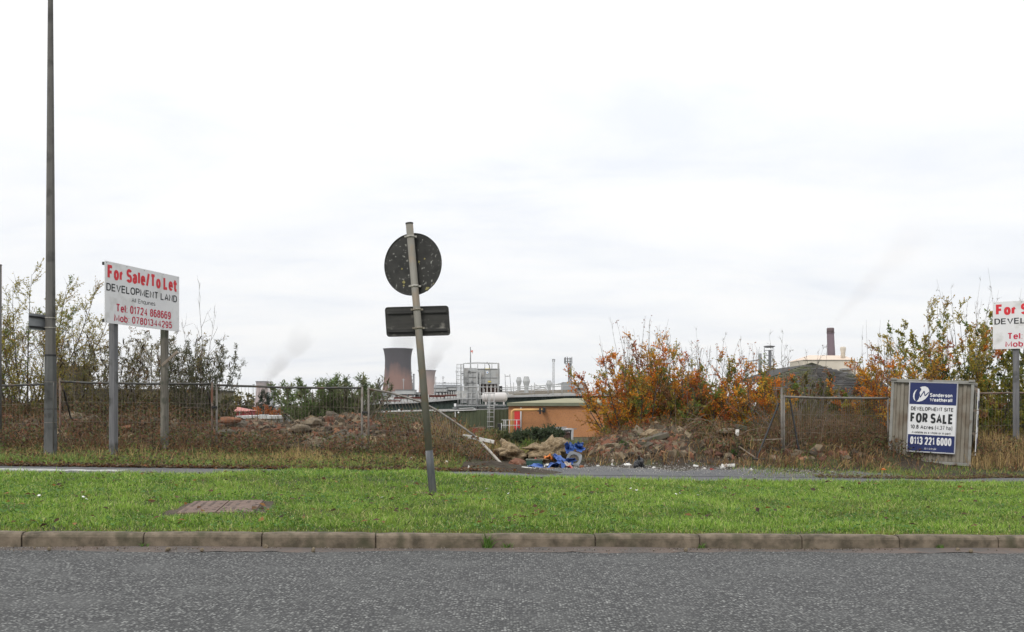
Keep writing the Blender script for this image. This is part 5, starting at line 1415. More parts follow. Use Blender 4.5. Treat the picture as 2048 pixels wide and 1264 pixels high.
def plant(name, label, cat, base, H, W, seed, stems=5, tilt=0.5, nb=14, nt=6, nl=9, leaf=(0.05, 0.085), lw=0.62, pal=((0.3, 0.1, 0.02),),
          weights=None, bark='bark', r0=0.03, b0=0.12, bang=0.75, blen=0.34, tlen=0.16, up=0.35, bare_top=0.0, droop=0.0, group=None, depth=1.0,
          leaf_m='leaf', top_thin=0.0, hue_noise=0.22, flowers=0, clump=1.0, leaf_up=0.25, bare_shoots=0, shoot=0.5, foot=0.12):
    """multi-stemmed shrub or young tree: thing > trunk (all woody growth), crown (leaves)"""
    r = np.random.default_rng(seed)
    root = thing(name, label, cat, base, group=group)
    crown_ = None
    wood = {}
    def keep(pts, ra, rb):
        K = len(pts); wood.setdefault(K, []).append((pts, np.linspace(ra, rb, K)))
    LP, LD, LC = [], [], []
    pal = np.array(pal); wts = np.array(weights if weights is not None else np.ones(len(pal)), float)
    FL = []
    for s in range(stems):
        az = r.uniform(0, 2 * np.pi); az = 2 * np.pi * (s + r.uniform(0, .8)) / stems
        tl_ = tilt * (r.random() ** 0.6) * (1.0 if stems > 1 else 0.15)
        hs = H * r.uniform(0.72, 1.0) if s else H
        if s == 0: tl_ *= 0.25
        d0 = np.array([math.sin(tl_) * math.cos(az), math.sin(tl_) * math.sin(az) * depth, math.cos(tl_)])
        Ls = hs / max(0.5, math.cos(tl_ * 0.75))
        fr_ = foot if foot <= 0.12 else foot * math.sqrt(r.random())
        p0 = np.array([math.cos(az) * fr_ * W * min(1, stems / 6), math.sin(az) * fr_ * W * depth * min(1, stems / 6), -0.05])
        st = curve_pts(p0, d0, Ls, 9, r, up, 0.16)
        keep(st, r0 * r.uniform(.7, 1.1), r0 * 0.10)
        hue_s = r.normal(0, hue_noise)
        for bI in range(nb):
            t = b0 + (1 - b0) * ((bI + r.random()) / nb)
            p, d = at_curve(st, min(t, 0.995))
            a = bang * r.uniform(.7, 1.25)
            bd = d * math.cos(a) + perp(d, r) * math.sin(a)
            if depth < 1: bd[1] *= depth
            bl = blen * W * (1.15 - t * 0.85) * r.uniform(.55, 1.2)
            if bl < 0.05: continue
            br = curve_pts(p, bd, bl, 5, r, up * 0.8 - droop, 0.22)
            keep(br, r0 * (1 - t) * 0.45 + 0.004, 0.002)
            # hue belongs to the branch: sprays turn colour together
            cw = wts * np.exp(r.normal(0, clump, len(pal))); cw /= cw.sum()
            base_c = cw @ pal if r.random() < 0.4 else pal[r.choice(len(pal), p=cw)]
            leafy = r.random() > bare_top * (p[2] / H) ** 1.5
            for tI in range(nt):
                tt = 0.2 + 0.8 * ((tI + r.random()) / nt)
                q, dq = at_curve(br, min(tt, 0.995))
                a = 0.8 * r.uniform(.5, 1.2)
                td = dq * math.cos(a) + perp(dq, r) * math.sin(a)
                tw = curve_pts(q, td, tlen * r.uniform(.5, 1.2), 4, r, up * 0.5 - droop, 0.25)
                keep(tw, 0.0035, 0.0015)
                if not leafy: continue
                n = r.poisson(nl * (1 - top_thin * (q[2] / H)))
                if n <= 0: continue
                u = r.random(n) * 0.95
                for ui in u:
                    x, dx = at_curve(tw, ui)
                    LP.append(x); LD.append(dx * 0.45 + r.normal(0, 0.75, 3) + np.array([0, 0, leaf_up - droop]))
                    LC.append(base_c * (1 + r.normal(0, 0.16)) if r.random() < 0.86 else pal[r.choice(len(pal), p=wts / wts.sum())] * (1 + r.normal(0, 0.15)))
            if flowers and r.random() < flowers:
                q, dq = at_curve(br, 0.99); FL.append((q, dq))
    for k in range(bare_shoots):
        az = r.uniform(0, 6.28); rad = W * 0.32 * math.sqrt(r.random())
        p0 = np.array([rad * math.cos(az), rad * math.sin(az) * depth, H * r.uniform(.45, .8)])
        st = curve_pts(p0, np.array([math.cos(az) * .25, math.sin(az) * .25, 1]), shoot * r.uniform(.6, 1.2) + (H - p0[2]), 7, r, 0.5, 0.10)
        keep(st, 0.008, 0.002)
        for bI in range(5):
            q, dq = at_curve(st, r.uniform(.35, .95)); tw = curve_pts(q, dq + perp(dq, r) * 0.6, 0.22 * r.uniform(.4, 1.2), 4, r, 0.5, 0.15); keep(tw, 0.003, 0.0012)
            if r.random() < .6:
                for _ in range(2):
                    LP.append(tw[-1]); LD.append(r.normal(0, 1, 3)); LC.append(pal[0] * 0.4)
    Vs, Qs, o = [], [], 0
    for K, lst in wood.items():
        Pt = np.array([a for a, _ in lst]); R = np.array([b for _, b in lst])
        V, Q = tubes_np(Pt, R, 5 if K == 9 else 3)
        Vs.append(V); Qs.append(Q + o); o += len(V)
    np_mesh('trunk', np.concatenate(Vs), np.concatenate(Qs), M[bark], parent=root, smooth=True)
    if LP:
        LP = np.array(LP); LD = np.array(LD); LC = np.clip(np.array(LC), 0.004, 0.8); n = len(LP)
        nr = r.normal(0, 1, (n, 3)) + np.array([0, 0, 0.6])
        L_ = r.uniform(leaf[0], leaf[1], n)
        V, Q = leaf_quads(LP, LD, nr, L_, L_ * lw * r.uniform(.8, 1.2, n))
        crown_ = (V, Q, LC)
    if FL:
        Pt = []; R = []
        for q, dq in FL:
            c = curve_pts(q, dq * .4 + np.array([0, 0, .6]) + r.normal(0, .3, 3), r.uniform(.12, .24), 5, r, -0.5, 0.1); Pt.append(c); R.append(np.array([.006, .017, .019, .013, .003]))
        V, Q = tubes_np(np.array(Pt), np.array(R), 5)
        V0, Q0, C0 = crown_
        crown_ = (np.concatenate([V0, V]), np.concatenate([Q0, Q + len(V0)]), np.concatenate([C0, np.tile(np.array([[.06, .042, .026]]), (len(Q), 1)) * r.uniform(.6, 1.4, (len(Q), 1))]))
    if crown_ is not None: np_mesh('crown', crown_[0], crown_[1], M[leaf_m], crown_[2], parent=root)
    return root
def ground_at(px, Y):
    X = (px - 1024) / F * Y; return Vector((X, Y, zq(X, Y)))
def plant_px(name, label, cat, px, ytop, wpx, Y, seed, **kw):
    g = ground_at(px, Y); H = P(px, ytop, Y).z - g.z
    return plant(name, label, cat, g, H, wpx / F * Y, seed, **kw)

OR = (0.70, 0.225, 0.026); OR2 = (0.75, 0.345, 0.034); RU = (0.48, 0.13, 0.036); GO = (0.70, 0.44, 0.05); OL = (0.33, 0.29, 0.042); GR = (0.16, 0.22, 0.042); BR = (0.26, 0.125, 0.055)
YG = (0.40, 0.33, 0.075); OLV = (0.16, 0.16, 0.052); DK = (0.055, 0.085, 0.04); DG = (0.085, 0.11, 0.055); GG = (0.17, 0.17, 0.09)

beech = dict(stems=8, tilt=0.55, nb=18, nt=8, nl=15, leaf=(0.034, 0.062), lw=0.68, r0=0.026, blen=0.36, tlen=0.26, b0=0.03, bang=0.75, up=0.30, bare_top=0.35, clump=1.5, top_thin=0.35)
GB = 'autumn beeches on the right bank'
def bee(label, px, yt, w, Y, seed, pal, wt, **kw):
    a = dict(beech); a.update(kw)
    plant_px('beech_tree', label, 'tree', px, yt, w, Y, seed, pal=pal, weights=wt, group=GB, **a)
bee('young beech with orange to green leaves, nearest the brick building, its low limbs reaching left', 1248, 702, 130, 26.5, 101, (OR, OR2, GR, OL, RU, GO), (3, 2.5, 2, 2, 1.5, 1), stems=10, tilt=0.66, bare_shoots=9, shoot=0.5)
bee('rusty red-brown young beech with sparse twiggy top, just right of the leftmost beech', 1270, 668, 140, 27.2, 102, (RU, OR, OR2, BR, OL), (2.6, 2.2, 1.6, 1.5, 1.2), bare_top=0.6, top_thin=0.4, bare_shoots=9, shoot=0.45)
bee('golden orange and green dense young beech in the middle of the beech clump', 1322, 685, 150, 26.8, 103, (GO, OR2, OR, OL, GR), (2.2, 2.6, 1.6, 2.2, 1.8), bare_shoots=6, shoot=0.4)
bee('slim rust-orange beech with grey bare twigs round its trunk', 1368, 738, 120, 27.4, 104, (OR, RU, BR, OL, GG), (2, 1.6, 1.4, 1.4, 1), top_thin=0.35, bare_top=0.5, bare_shoots=9, shoot=0.6)
bee('red-orange young beech left of the steel gantry', 1428, 712, 140, 26.8, 105, (OR, RU, OR2, OL, GR), (2.6, 2, 1.5, 1.6, 1.6), bare_shoots=7, shoot=0.4)
bee('orange beech with green lower leaves, under the steel gantry', 1490, 722, 150, 26.6, 106, (OR, OR2, RU, GR, OL), (2.4, 1.8, 1.6, 1.8, 1.6), bare_shoots=8, shoot=0.5, tilt=0.75)
bee('low bright orange beech spray nearest the right fence post', 1520, 775, 100, 25.8, 107, (OR, OR2, GO, OL), (3, 2.4, 1.4, 1.5), stems=6, tilt=0.95)
bee('short dark olive beech filling the gap low in the beech clump', 1350, 775, 120, 25.9, 108, (OL, BR, GR, DG, OR), (2, 1.6, 1.8, 1.6, 0.8), stems=7, tilt=0.7, bark='bark_grey')
bee('orange-brown beech left of the storage container', 1775, 705, 160, 26.5, 109, (OR, OR2, RU, OL, GO), (2.2, 2, 1.2, 1.8, 1.2), bare_shoots=8, shoot=0.55, nl=12)
bee('tall golden beech behind the storage container', 1828, 690, 160, 27.0, 110, (OR2, OR, GO, OL, RU, GR), (1.4, 1.4, 1.5, 2.6, 1, 1.2), bare_shoots=7, shoot=0.4, nl=12)
bee('tall green-gold beech with rusty lower sprays, right of the container', 1908, 615, 210, 27.5, 111, (OL, GO, YG, OR, GR, RU), (3.4, 1, 1.6, .8, 2.2, .7), stems=10, tilt=0.5, nb=20, nl=14, bare_top=0.08, top_thin=0.1, bare_shoots=6, shoot=0.35)
bee('dense rust and green young beech between the leftmost beech and the golden one', 1292, 735, 150, 26.0, 112, (OR, RU, GR, OL, OR2), (2.2, 1.5, 1.6, 2, 1.4))
bee('orange and olive beech low in the clump under the silo', 1455, 752, 150, 25.9, 113, (OR, OR2, OL, GR, RU), (2.2, 1.6, 1.8, 1.6, 1))
bee('brown-orange beech filling the clump behind the grey bare sapling', 1392, 768, 120, 26.3, 114, (RU, OR, BR, OL, GR), (1.8, 1.8, 1.4, 1.8, 1.2))
# yellow-green shrubs behind the right sale board
yg = dict(stems=10, tilt=0.75, nb=16, nt=7, nl=13, leaf=(0.05, 0.085), lw=0.6, r0=0.025, b0=0.03, clump=0.8)
plant_px('shrub', 'yellow-green leafy shrub under the right sale board', 'shrub', 1990, 705, 190, 26.6, 121, pal=(OL, YG, GR, OLV), weights=(2, 1.4, 2, 1.6), **yg)
plant_px('shrub', 'dark olive shrub at the right picture edge behind the sale post', 'shrub', 2075, 660, 190, 27.2, 122, pal=(OLV, GR, OL, DG), weights=(2, 2, 1.2, 1.4), **yg)
plant_px('shrub', 'low olive shrub behind the lower right corner of the container', 'shrub', 1950, 800, 120, 25.6, 123, pal=(OL, GR, BR, YG), weights=(2, 1.6, 1.2, 1), **yg)
# tall bare grey shoots above the right trees
def bare(label, px, yt, w, Y, seed, stems=10, tilt=0.35, **kw):
    a = dict(stems=stems, tilt=tilt, nb=9, nt=3, nl=0.25, leaf=(0.03, 0.05), pal=((0.09, 0.07, 0.05),), bark='bark_grey', r0=0.016, blen=0.16, tlen=0.12, b0=0.3, bang=0.5, up=0.45)
    a.update(kw)
    plant_px('bare_sapling', label, 'sapling', px, yt, w, Y, seed, **a)
bee('full orange young beech just left of the storage container top', 1790, 722, 150, 26.0, 115, (OR, OR2, GO, RU, OL), (2.4, 2, 1.2, 1.2, 1.2))
plant_px('tree', 'tall dense yellow-green tree between the container and the right sale board', 'tree', 1950, 632, 220, 28.2, 124, pal=(OL, YG, GR, OLV, GO), weights=(2.4, 1.8, 2, 1.2, .6), **{**yg, 'stems': 12, 'nl': 12})
bare('tall bare grey saplings rising above the green-gold beech', 1955, 545, 110, 28.0, 131, 12, 0.22)
bare('tall bare sapling with a few dark leaf tufts at the right picture edge', 2046, 522, 60, 28.0, 132, 6, 0.2)
bare('bare brown sapling with thin upright shoots beside the right fence post', 1545, 655, 170, 25.4, 133, 9, 0.75)
bare('bare arching willow stems leaning left over the right bank', 1590, 745, 200, 23.6, 134, 12, 1.25, up=0.1, r0=0.013)
bare('thin bare sapling tops in front of the slate roof', 1620, 690, 130, 26.0, 135, 11, 0.4)
bare('spindly bare sapling between the slate roof and the orange-brown beech', 1748, 630, 70, 26.4, 136, 6, 0.3)
bare('grey bare sapling standing in the middle of the beech clump', 1372, 655, 120, 26.2, 137, 10, 0.4)
# ivy-like shrubs below the slate roof
iv = dict(stems=11, tilt=0.85, nb=16, nt=7, nl=13, leaf=(0.045, 0.08), lw=0.65, r0=0.018, b0=0.02, clump=0.7, up=0.3)
plant_px('shrub', 'olive-brown shrub climbing before the left slope of the slate roof', 'shrub', 1588, 750, 170, 27.5, 141, pal=(OLV, BR, OL, GR), weights=(2.2, 1.8, 1.2, 1.5), **iv)
plant_px('shrub', 'green-brown shrub in front of the slate roof ridge', 'shrub', 1630, 745, 150, 27.8, 142, pal=(OLV, GR, DG, BR), weights=(2, 1.6, 1.6, 1.6), **iv)
plant_px('shrub', 'thin brown shrub below the right slope of the slate roof', 'shrub', 1700, 797, 120, 27.2, 143, pal=(BR, OLV, OL, OR), weights=(2, 1.6, 1.2, 0.5), **iv)
# left: yellowing birch
bi = dict(stems=14, tilt=0.65, nb=18, nt=8, nl=8.5, leaf=(0.034, 0.058), lw=0.62, r0=0.035, b0=0.12, blen=0.34, tlen=0.34, bang=0.75, up=0.4, foot=0.22, clump=0.7, bark='bark', bare_top=0.15)
plant_px('willow_tree', 'yellowing willow behind the lamp column, sky showing through its thin crown', 'tree', 55, 552, 230, 26.5, 151, pal=(YG, (0.36, 0.24, 0.06), GR, OL, (0.45, 0.40, 0.11)), weights=(2, 1.6, 1.6, 1.6, 1), **bi)
plant_px('willow_tree', 'smaller yellowing willow right of the lamp column', 'tree', 140, 625, 120, 26.8, 152, pal=(YG, (0.34, 0.22, 0.06), OL, GR), weights=(1.6, 1.8, 1.6, 1), **{**bi, 'stems': 6})
plant_px('willow_tree', 'brown-green willow at the left picture edge', 'tree', -45, 600, 170, 27.2, 153, pal=(OL, YG, BR, GR), weights=(1.6, 1.4, 1.4, 1.2), **bi)
# buddleias along the left bank
bd = dict(stems=26, tilt=0.42, nb=11, nt=4, nl=3.2, leaf=(0.055, 0.10), lw=0.26, r0=0.013, b0=0.12, blen=0.17, tlen=0.16, bang=0.6, up=0.35, clump=0.6, bark='bark_grey', flowers=0.22, leaf_up=0.1, foot=0.42)
BP = ((0.20, 0.185, 0.075), (0.27, 0.22, 0.085), (0.14, 0.145, 0.062), (0.29, 0.18, 0.08)); BW = (2, 1.6, 1.8, 1.0)
plant_px('buddleia', 'thin brown-green buddleia between the lamp column and the sideways sale board', 'shrub', 195, 676, 170, 25.6, 161, pal=BP, weights=BW, **bd)
plant_px('buddleia', 'tall buddleia showing between the two posts of the sideways sale board', 'shrub', 272, 658, 170, 26.0, 162, pal=BP, weights=BW, **bd)
plant_px('buddleia', 'tall buddleia behind the right post of the sideways sale board', 'shrub', 345, 664, 160, 25.7, 163, pal=BP, weights=BW, **bd)
plant_px('buddleia', 'dark green buddleia with long arching leaves right of the sideways sale board', 'shrub', 405, 682, 120, 25.3, 164, pal=((0.07, 0.085, 0.04), (0.10, 0.11, 0.05), (0.15, 0.14, 0.07)), weights=(2, 2, 1), **{**bd, 'tilt': 0.62, 'foot': 0.3, 'nl': 5.5})
plant_px('buddleia', 'round dark green buddleia behind the mesh fence left of the leaning road sign', 'shrub', 657, 752, 108, 26.3, 165, pal=((0.12, 0.165, 0.070), (0.17, 0.215, 0.09), (0.24, 0.25, 0.12), (0.16, 0.23, 0.075)), weights=(2, 2, 1, 1), **{**bd, 'stems': 24, 'tilt': 0.95, 'nt': 6, 'nl': 6.5, 'blen': 0.24, 'leaf': (0.08, 0.15)})
plant_px('buddleia', 'dark buddleia tips behind the double fence post left of the leaning road sign', 'shrub', 712, 752, 95, 26.0, 166, pal=((0.10, 0.115, 0.055), (0.15, 0.16, 0.08), (0.18, 0.21, 0.07)), weights=(2, 2, 1), **{**bd, 'tilt': 0.8, 'blen': 0.25})
plant_px('buddleia', 'straggling dark buddleia branch at the left of the round one', 'shrub', 598, 788, 50, 26.4, 167, pal=((0.09, 0.105, 0.055), (0.16, 0.155, 0.07)), weights=(2, 1), **{**bd, 'stems': 6, 'tilt': 0.9})
bare('leafless sapling just right of the sideways sale board', 388, 563, 100, 25.0, 168, 3, 0.35, nb=6, nt=2, blen=0.5, tlen=0.3, r0=0.016, nl=0.0)
# brown-green scrub behind the left bank
SP = ((0.20, 0.155, 0.07), (0.26, 0.22, 0.08), (0.16, 0.11, 0.06), (0.17, 0.185, 0.065))
for (px, yt, w, Y, sd, lab) in ((120, 800, 190, 26.4, 181, 'brown-green scrub at the foot of the lamp column behind the left bank'), (205, 792, 180, 26.8, 182, 'olive scrub low beneath the buddleia left of the sideways sale board'),
                               (290, 788, 180, 26.5, 183, 'brownish scrub between the posts of the sideways sale board'), (375, 796, 170, 26.9, 184, 'olive-brown scrub right of the sideways sale board posts'), (30, 806, 190, 26.6, 185, 'brown scrub under the yellowing willow at the left edge')):
    plant_px('scrub', lab, 'shrub', px, yt, w, Y, sd, pal=SP, weights=(2, 1.5, 1.5, 1.2), **{**iv, 'stems': 14, 'nl': 8, 'foot': 0.4, 'tilt': 0.6, 'blen': 0.22})
# shrubs beyond the gap
bs = dict(stems=10, tilt=0.85, nb=13, nt=6, nl=8, leaf=(0.05, 0.085), lw=0.5, r0=0.018, b0=0.02, clump=0.5)
plant_px('shrub', 'grey-green low shrub beyond the entrance, left of the boulders', 'shrub', 985, 866, 80, 29.5, 171, pal=((0.08, 0.105, 0.045), (0.14, 0.15, 0.06), (0.22, 0.18, 0.08)), **bs)
plant_px('shrub', 'dark green dense shrub beyond the entrance under the yellow pipe', 'shrub', 1040, 868, 80, 30.5, 172, pal=(DK, DG, (0.07, 0.09, 0.045)), **bs)
plant_px('shrub', 'dark blue-green rounded shrub in front of the brick wall', 'shrub', 1092, 857, 90, 31.0, 173, pal=(DK, DG, (0.06, 0.085, 0.05)), **bs)
plant_px('shrub', 'small bright green bush behind the two boulders', 'shrub', 1058, 884, 36, 24.6, 174, pal=((0.14, 0.22, 0.03), (0.10, 0.17, 0.03)), **{**bs, 'stems': 6, 'leaf': (0.03, 0.05), 'nl': 6})
# small green weeds on the banks
wd = dict(stems=7, tilt=0.9, nb=6, nt=3, nl=4, leaf=(0.035, 0.06), lw=0.6, r0=0.005, b0=0.1, blen=0.5, tlen=0.05)
for (px, yt, w, Y, lab) in ((1252, 884, 30, 22.0, 'green weed clump on the rubble above the bin bag'), (1419, 856, 26, 22.7, 'bright green weed on the crest of the right bank'), (1422, 888, 22, 21.9, 'small dark green weed half way up the right bank'),
                            (1470, 905, 40, 21.3, 'spreading dark green weed low on the right bank'), (1560, 920, 36, 21.2, 'green weed at the foot of the right fence post'), (880, 905, 30, 22.3, 'green dock weed right of the leaning sign post')):
    plant_px('weed', lab, 'weed', px, yt, w, Y, int(px), pal=((0.06, 0.12, 0.025), (0.10, 0.17, 0.04), (0.04, 0.08, 0.025)), **wd)
dk_ = dict(stems=9, tilt=1.2, nb=2, nt=2, nl=4, leaf=(0.10, 0.17), lw=0.6, r0=0.004, b0=0.4, blen=0.3, tlen=0.05)
for (px, yt, w, Y, lab) in ((885, 926, 34, 18.9, 'bright green broad-leaved dock beside the leaning sign post'), (957, 922, 30, 19.1, 'broad green dock leaves behind the dirt heap'), (985, 925, 30, 19.2, 'light green dock leaves by the foot of the fallen fence tube')):
    plant_px('dock_weed', lab, 'weed', px, yt, w, Y, int(px), pal=((0.11, 0.22, 0.03), (0.14, 0.26, 0.04), (0.07, 0.15, 0.025)), **dk_)

# ------------------------------------------------------------------ rough growth (uncountable)
def field(n, xf, yf, seed):
    r = np.random.default_rng(seed); return r.uniform(*xf, n), r.uniform(*yf, n), r
TAN = np.array([(0.40, 0.285, 0.12), (0.33, 0.22, 0.105), (0.48, 0.36, 0.16), (0.24, 0.16, 0.09), (0.17, 0.12, 0.07)])
WEED = np.array([(0.135, 0.080, 0.044), (0.052, 0.036, 0.023), (0.22, 0.148, 0.085), (0.095, 0.106, 0.036), (0.31, 0.19, 0.085), (0.22, 0.085, 0.043)])
GRN = np.array([(0.15, 0.23, 0.045), (0.21, 0.29, 0.06), (0.11, 0.17, 0.04), (0.30, 0.30, 0.08)])
def growth(name, X, Y, hmin, hmax, w, pal, p, seed, lean=(0.05, 0.8), m='straw', bend=1.0):
    r = np.random.default_rng(seed); n = len(X)
    c = np.array(pal)[r.choice(len(pal), n, p=np.array(p) / np.sum(p))] * r.uniform(.7, 1.3, (n, 1))
    h = hmin + (hmax - hmin) * r.random(n) ** 1.8 * (0.2 + 1.35 * vnoise(X * 1.9, Y * 1.9, seed) ** 1.5)
    return tag(blades(name, X, Y, zg(X, Y), h, np.full(n, w) * r.uniform(.7, 1.5, n), r.uniform(*lean, n), c, M[m], seed, bend=bend), kind='stuff')
# green fringe grass at the back of the path
X, d, r = field(60000, (-13.5, -1.0), (17.85, 21.5), 201)
kp = (r.random(len(X)) < np.interp(d, [17.85, 18.3, 19.6, 21.5], [0.55, 1.0, 0.55, 0.15])) & (vnoise(X * 1.4, d * 1.4, 3) + r.random(len(X)) * .6 > .55)
X, d = X[kp], d[kp]
growth('rough_grass', X, d + SL * X, 0.05, 0.19, 0.010, np.concatenate([GRN, TAN[:2]]), (4, 3.2, 3, 1.8, .5, .3), 202, m='grass', lean=(0.2, 1.2))
# golden dry grass before the fence
X, d, r = field(24000, (-13.5, -1.2), (18.4, 22.6), 203)
g_ = np.exp(-((X + 4.6) / 1.5) ** 2) + 0.35 * np.exp(-((X + 1.7) / 1.0) ** 2) + 0.10 + 0.5 * np.exp(-((X + 10) / 3) ** 2) * 0.4
g_ = g_ * np.where((X > -7) & (X < -3.2), np.interp(d, [20.3, 21.2], [1, .25]), 1)
kp = (r.random(len(X)) < g_ * np.interp(d, [18.4, 19.3, 21.6, 22.6], [0.3, 1, 0.8, 0.3]))
X, d = X[kp], d[kp]
growth('dry_grass', X, d + SL * X, 0.08, 0.32, 0.008, np.concatenate([TAN, GRN[3:]]), (3, 2.5, 1.5, 1, .6, 1.3), 204)
# brown dead weeds over the left bank and under the fence
X, Y, r = field(56000, (-15, -0.2), (20.3, 26.3), 205)
wv = np.where((X > -7.0) & (X < -3.3), 0.14, 1.0) * np.where(X < -6.9, 0.95, 1.0) * np.interp(Y, [20.3, 21.2, 23, 26.3], [0.35, 1, 0.75, 0.6]) * (0.2 + vnoise(X * 1.3, Y * 1.3, 6))
kp = r.random(len(X)) < wv
growth('dead_weeds', X[kp], Y[kp], 0.08, 0.55, 0.017, WEED, (3, 2.4, 2, 1.4, 1.6, 1.8), 206, lean=(0.1, 1.2))
# right bank
X, Y, r = field(54000, (1.6, 14), (20.3, 25.6), 207)
wv = np.interp(X, [1.6, 2.0, 4.2, 4.8, 14], [0.5, 0.30, 0.36, 0.9, 1.0]) * (0.25 + vnoise(X * 1.5, Y * 1.5, 7)) * np.interp(Y, [20.3, 20.7, 23, 25.6], [0.3, 0.8, 1, 1])
kp = (r.random(len(X)) < wv) & ~((X > 8.3) & (Y < 22.2 + (X - 10.3) * -0.5) & (Y < 22) & (X < 10.6) & (r.random(len(X)) < .85))
growth('dead_weeds', X[kp], Y[kp], 0.06, 0.42, 0.016, np.concatenate([WEED, TAN[:2]]), (3, 2, 2, 1, 1.4, 1, 1.2, 1), 208, lean=(0.1, 1.25))
# crest straw of the right bank and the mass inside the right fence panel
X, Y, r = field(9000, (1.9, 9.5), (23.2, 25.4), 209)
kp = r.random(len(X)) < 0.25 + 0.75 * vnoise(X * 2, Y * 2, 9)
growth('dry_grass', X[kp], Y[kp], 0.15, 0.55, 0.006, WEED, (3, 2, 2.5, .5, 1.5, .6), 210, lean=(0.05, 0.7))
X, Y, r = field(15000, (5.9, 9.3), (21.9, 25.5), 211)
growth('bramble_thatch', X, Y, 0.15, 0.85, 0.006, WEED, (3, 2.4, 2, .8, 1.4, 1), 212, lean=(0.1, 1.1))
# olive tall growth filling the space behind the right fence and the container
X, Y, r = field(9000, (6.2, 9.6), (24.4, 26.8), 213)
growth('tall_weeds', X, Y, 0.5, 1.45, 0.008, np.array([(0.10, 0.09, 0.045), (0.15, 0.12, 0.06), (0.08, 0.06, 0.04), (0.11, 0.11, 0.04)]), (2, 2, 1.6, 1.4), 214, lean=(0.02, 0.4))
# golden grass right of the container
X, Y, r = field(8500, (10.0, 14), (20.6, 24.6), 215)
kp = r.random(len(X)) < 0.3 + 0.7 * vnoise(X * 1.6, Y * 1.6, 10)
growth('dry_grass', X[kp], Y[kp], 0.2, 0.75, 0.007, TAN, (3, 2.5, 1.5, 1, .6), 216, lean=(0.05, 0.7))
# green edge grass below container and right fence, and along the far side of the path
X, d, r = field(24000, (4.6, 14), (17.85, 21.0), 217)
kp = (r.random(len(X)) < np.interp(d, [17.85, 18.5, 21], [0.45, 1, 0.5]) * np.interp(X, [4.6, 6.2, 14], [0.15, 0.8, 1])) & (vnoise(X * 1.8, d * 1.8, 12) > 0.3)
kp &= ~((X > 8.4) & (X < 10.4) & (r.random(len(X)) < .6))
growth('rough_grass', X[kp], d[kp] + SL * X[kp], 0.03, 0.15, 0.009, np.concatenate([GRN, TAN[:2]]), (3, 2, 3, 1.6, .8, .8), 218, m='grass')
# tall reed-like straw between the collapsed panel and the gap
X, Y, r = field(1300, (-2.1, -0.5), (21.6, 23.8), 219)
growth('dry_reeds', X, Y, 0.3, 0.85, 0.008, np.array([(0.34, 0.24, 0.09), (0.27, 0.18, 0.08), (0.22, 0.17, 0.07), (0.40, 0.28, 0.10)]), (2, 2, 1, 1), 220, lean=(0.05, 0.6))
X, Y, r = field(2200, (-0.9, 0.9), (21.0, 24.0), 221)
growth('dry_grass', X, Y, 0.1, 0.4, 0.008, np.concatenate([TAN[:3], GRN[:2]]), (2, 1.5, 1, 1, 1), 222)
# weeds and grass on the site beyond the gap
X, Y, r = field(16000, (-3.5, 6), (25.5, 48), 223)
kp = r.random(len(X)) < 0.3 + 0.7 * vnoise(X * .8, Y * .5, 14)
growth('site_weeds', X[kp], Y[kp], 0.06, 0.38, 0.014, np.array([(0.12, 0.15, 0.05), (0.17, 0.18, 0.06), (0.30, 0.23, 0.10), (0.09, 0.12, 0.05)]), (2, 2, 1.2, 1.4), 224, lean=(0.05, 0.6))
X, Y, r = field(9000, (-16, -3), (26, 36), 225)
growth('site_weeds', X, Y, 0.3, 1.0, 0.014, np.array([(0.10, 0.09, 0.04), (0.08, 0.095, 0.035), (0.22, 0.16, 0.07), (0.12, 0.085, 0.05)]), (2, 2, 1.2, 1.4), 226, lean=(0.05, 0.6))
# small undergrowth leaves: bramble and nettle over banks
def leafcarpet(name, n, xf, yf, hmax, seed, pal, size=(0.035, 0.085), cond=None):
    X, Y, r = field(n, xf, yf, seed)
    kp = vnoise(X * 1.2, Y * 1.2, seed) + r.random(n) * .5 > .62
    if cond is not None: kp &= cond(X, Y)
    X, Y = X[kp], Y[kp]; m_ = len(X)
    pos = np.stack([X, Y, zg(X, Y) + r.random(m_) ** 1.5 * hmax], -1)
    L_ = r.uniform(*size, m_)
    V, Q = leaf_quads(pos, r.normal(0, 1, (m_, 3)), r.normal(0, .6, (m_, 3)) + np.array([0, 0, 1.0]), L_, L_ * .6)
    pal = np.array(pal); c = pal[r.integers(0, len(pal), m_)] * r.uniform(.7, 1.3, (m_, 1))
    tag(np_mesh(name, V, Q, M['leaf'], c), kind='stuff')
UN = [(0.085, 0.10, 0.036), (0.12, 0.066, 0.036), (0.17, 0.088, 0.045), (0.06, 0.046, 0.03), (0.13, 0.15, 0.052), (0.21, 0.12, 0.055)]
leafcarpet('undergrowth', 60000, (-15, -0.4), (19.8, 25.8), 0.5, 231, UN, cond=lambda X, Y: ~((X > -6.9) & (X < -3.4) & (Y > 22.1)))
leafcarpet('undergrowth', 42000, (1.8, 14), (21.2, 25.4), 0.35, 232, UN, cond=lambda X, Y: (X > 4.4) | (np.random.default_rng(1).random(len(X)) < .25))
leafcarpet('verge_litter', 16000, (-13.5, -1.0), (17.2, 21.5), 0.16, 233, UN + [(0.15, 0.20, 0.05), (0.11, 0.16, 0.04)], cond=lambda X, Y: dk(X, Y) > 17.9)
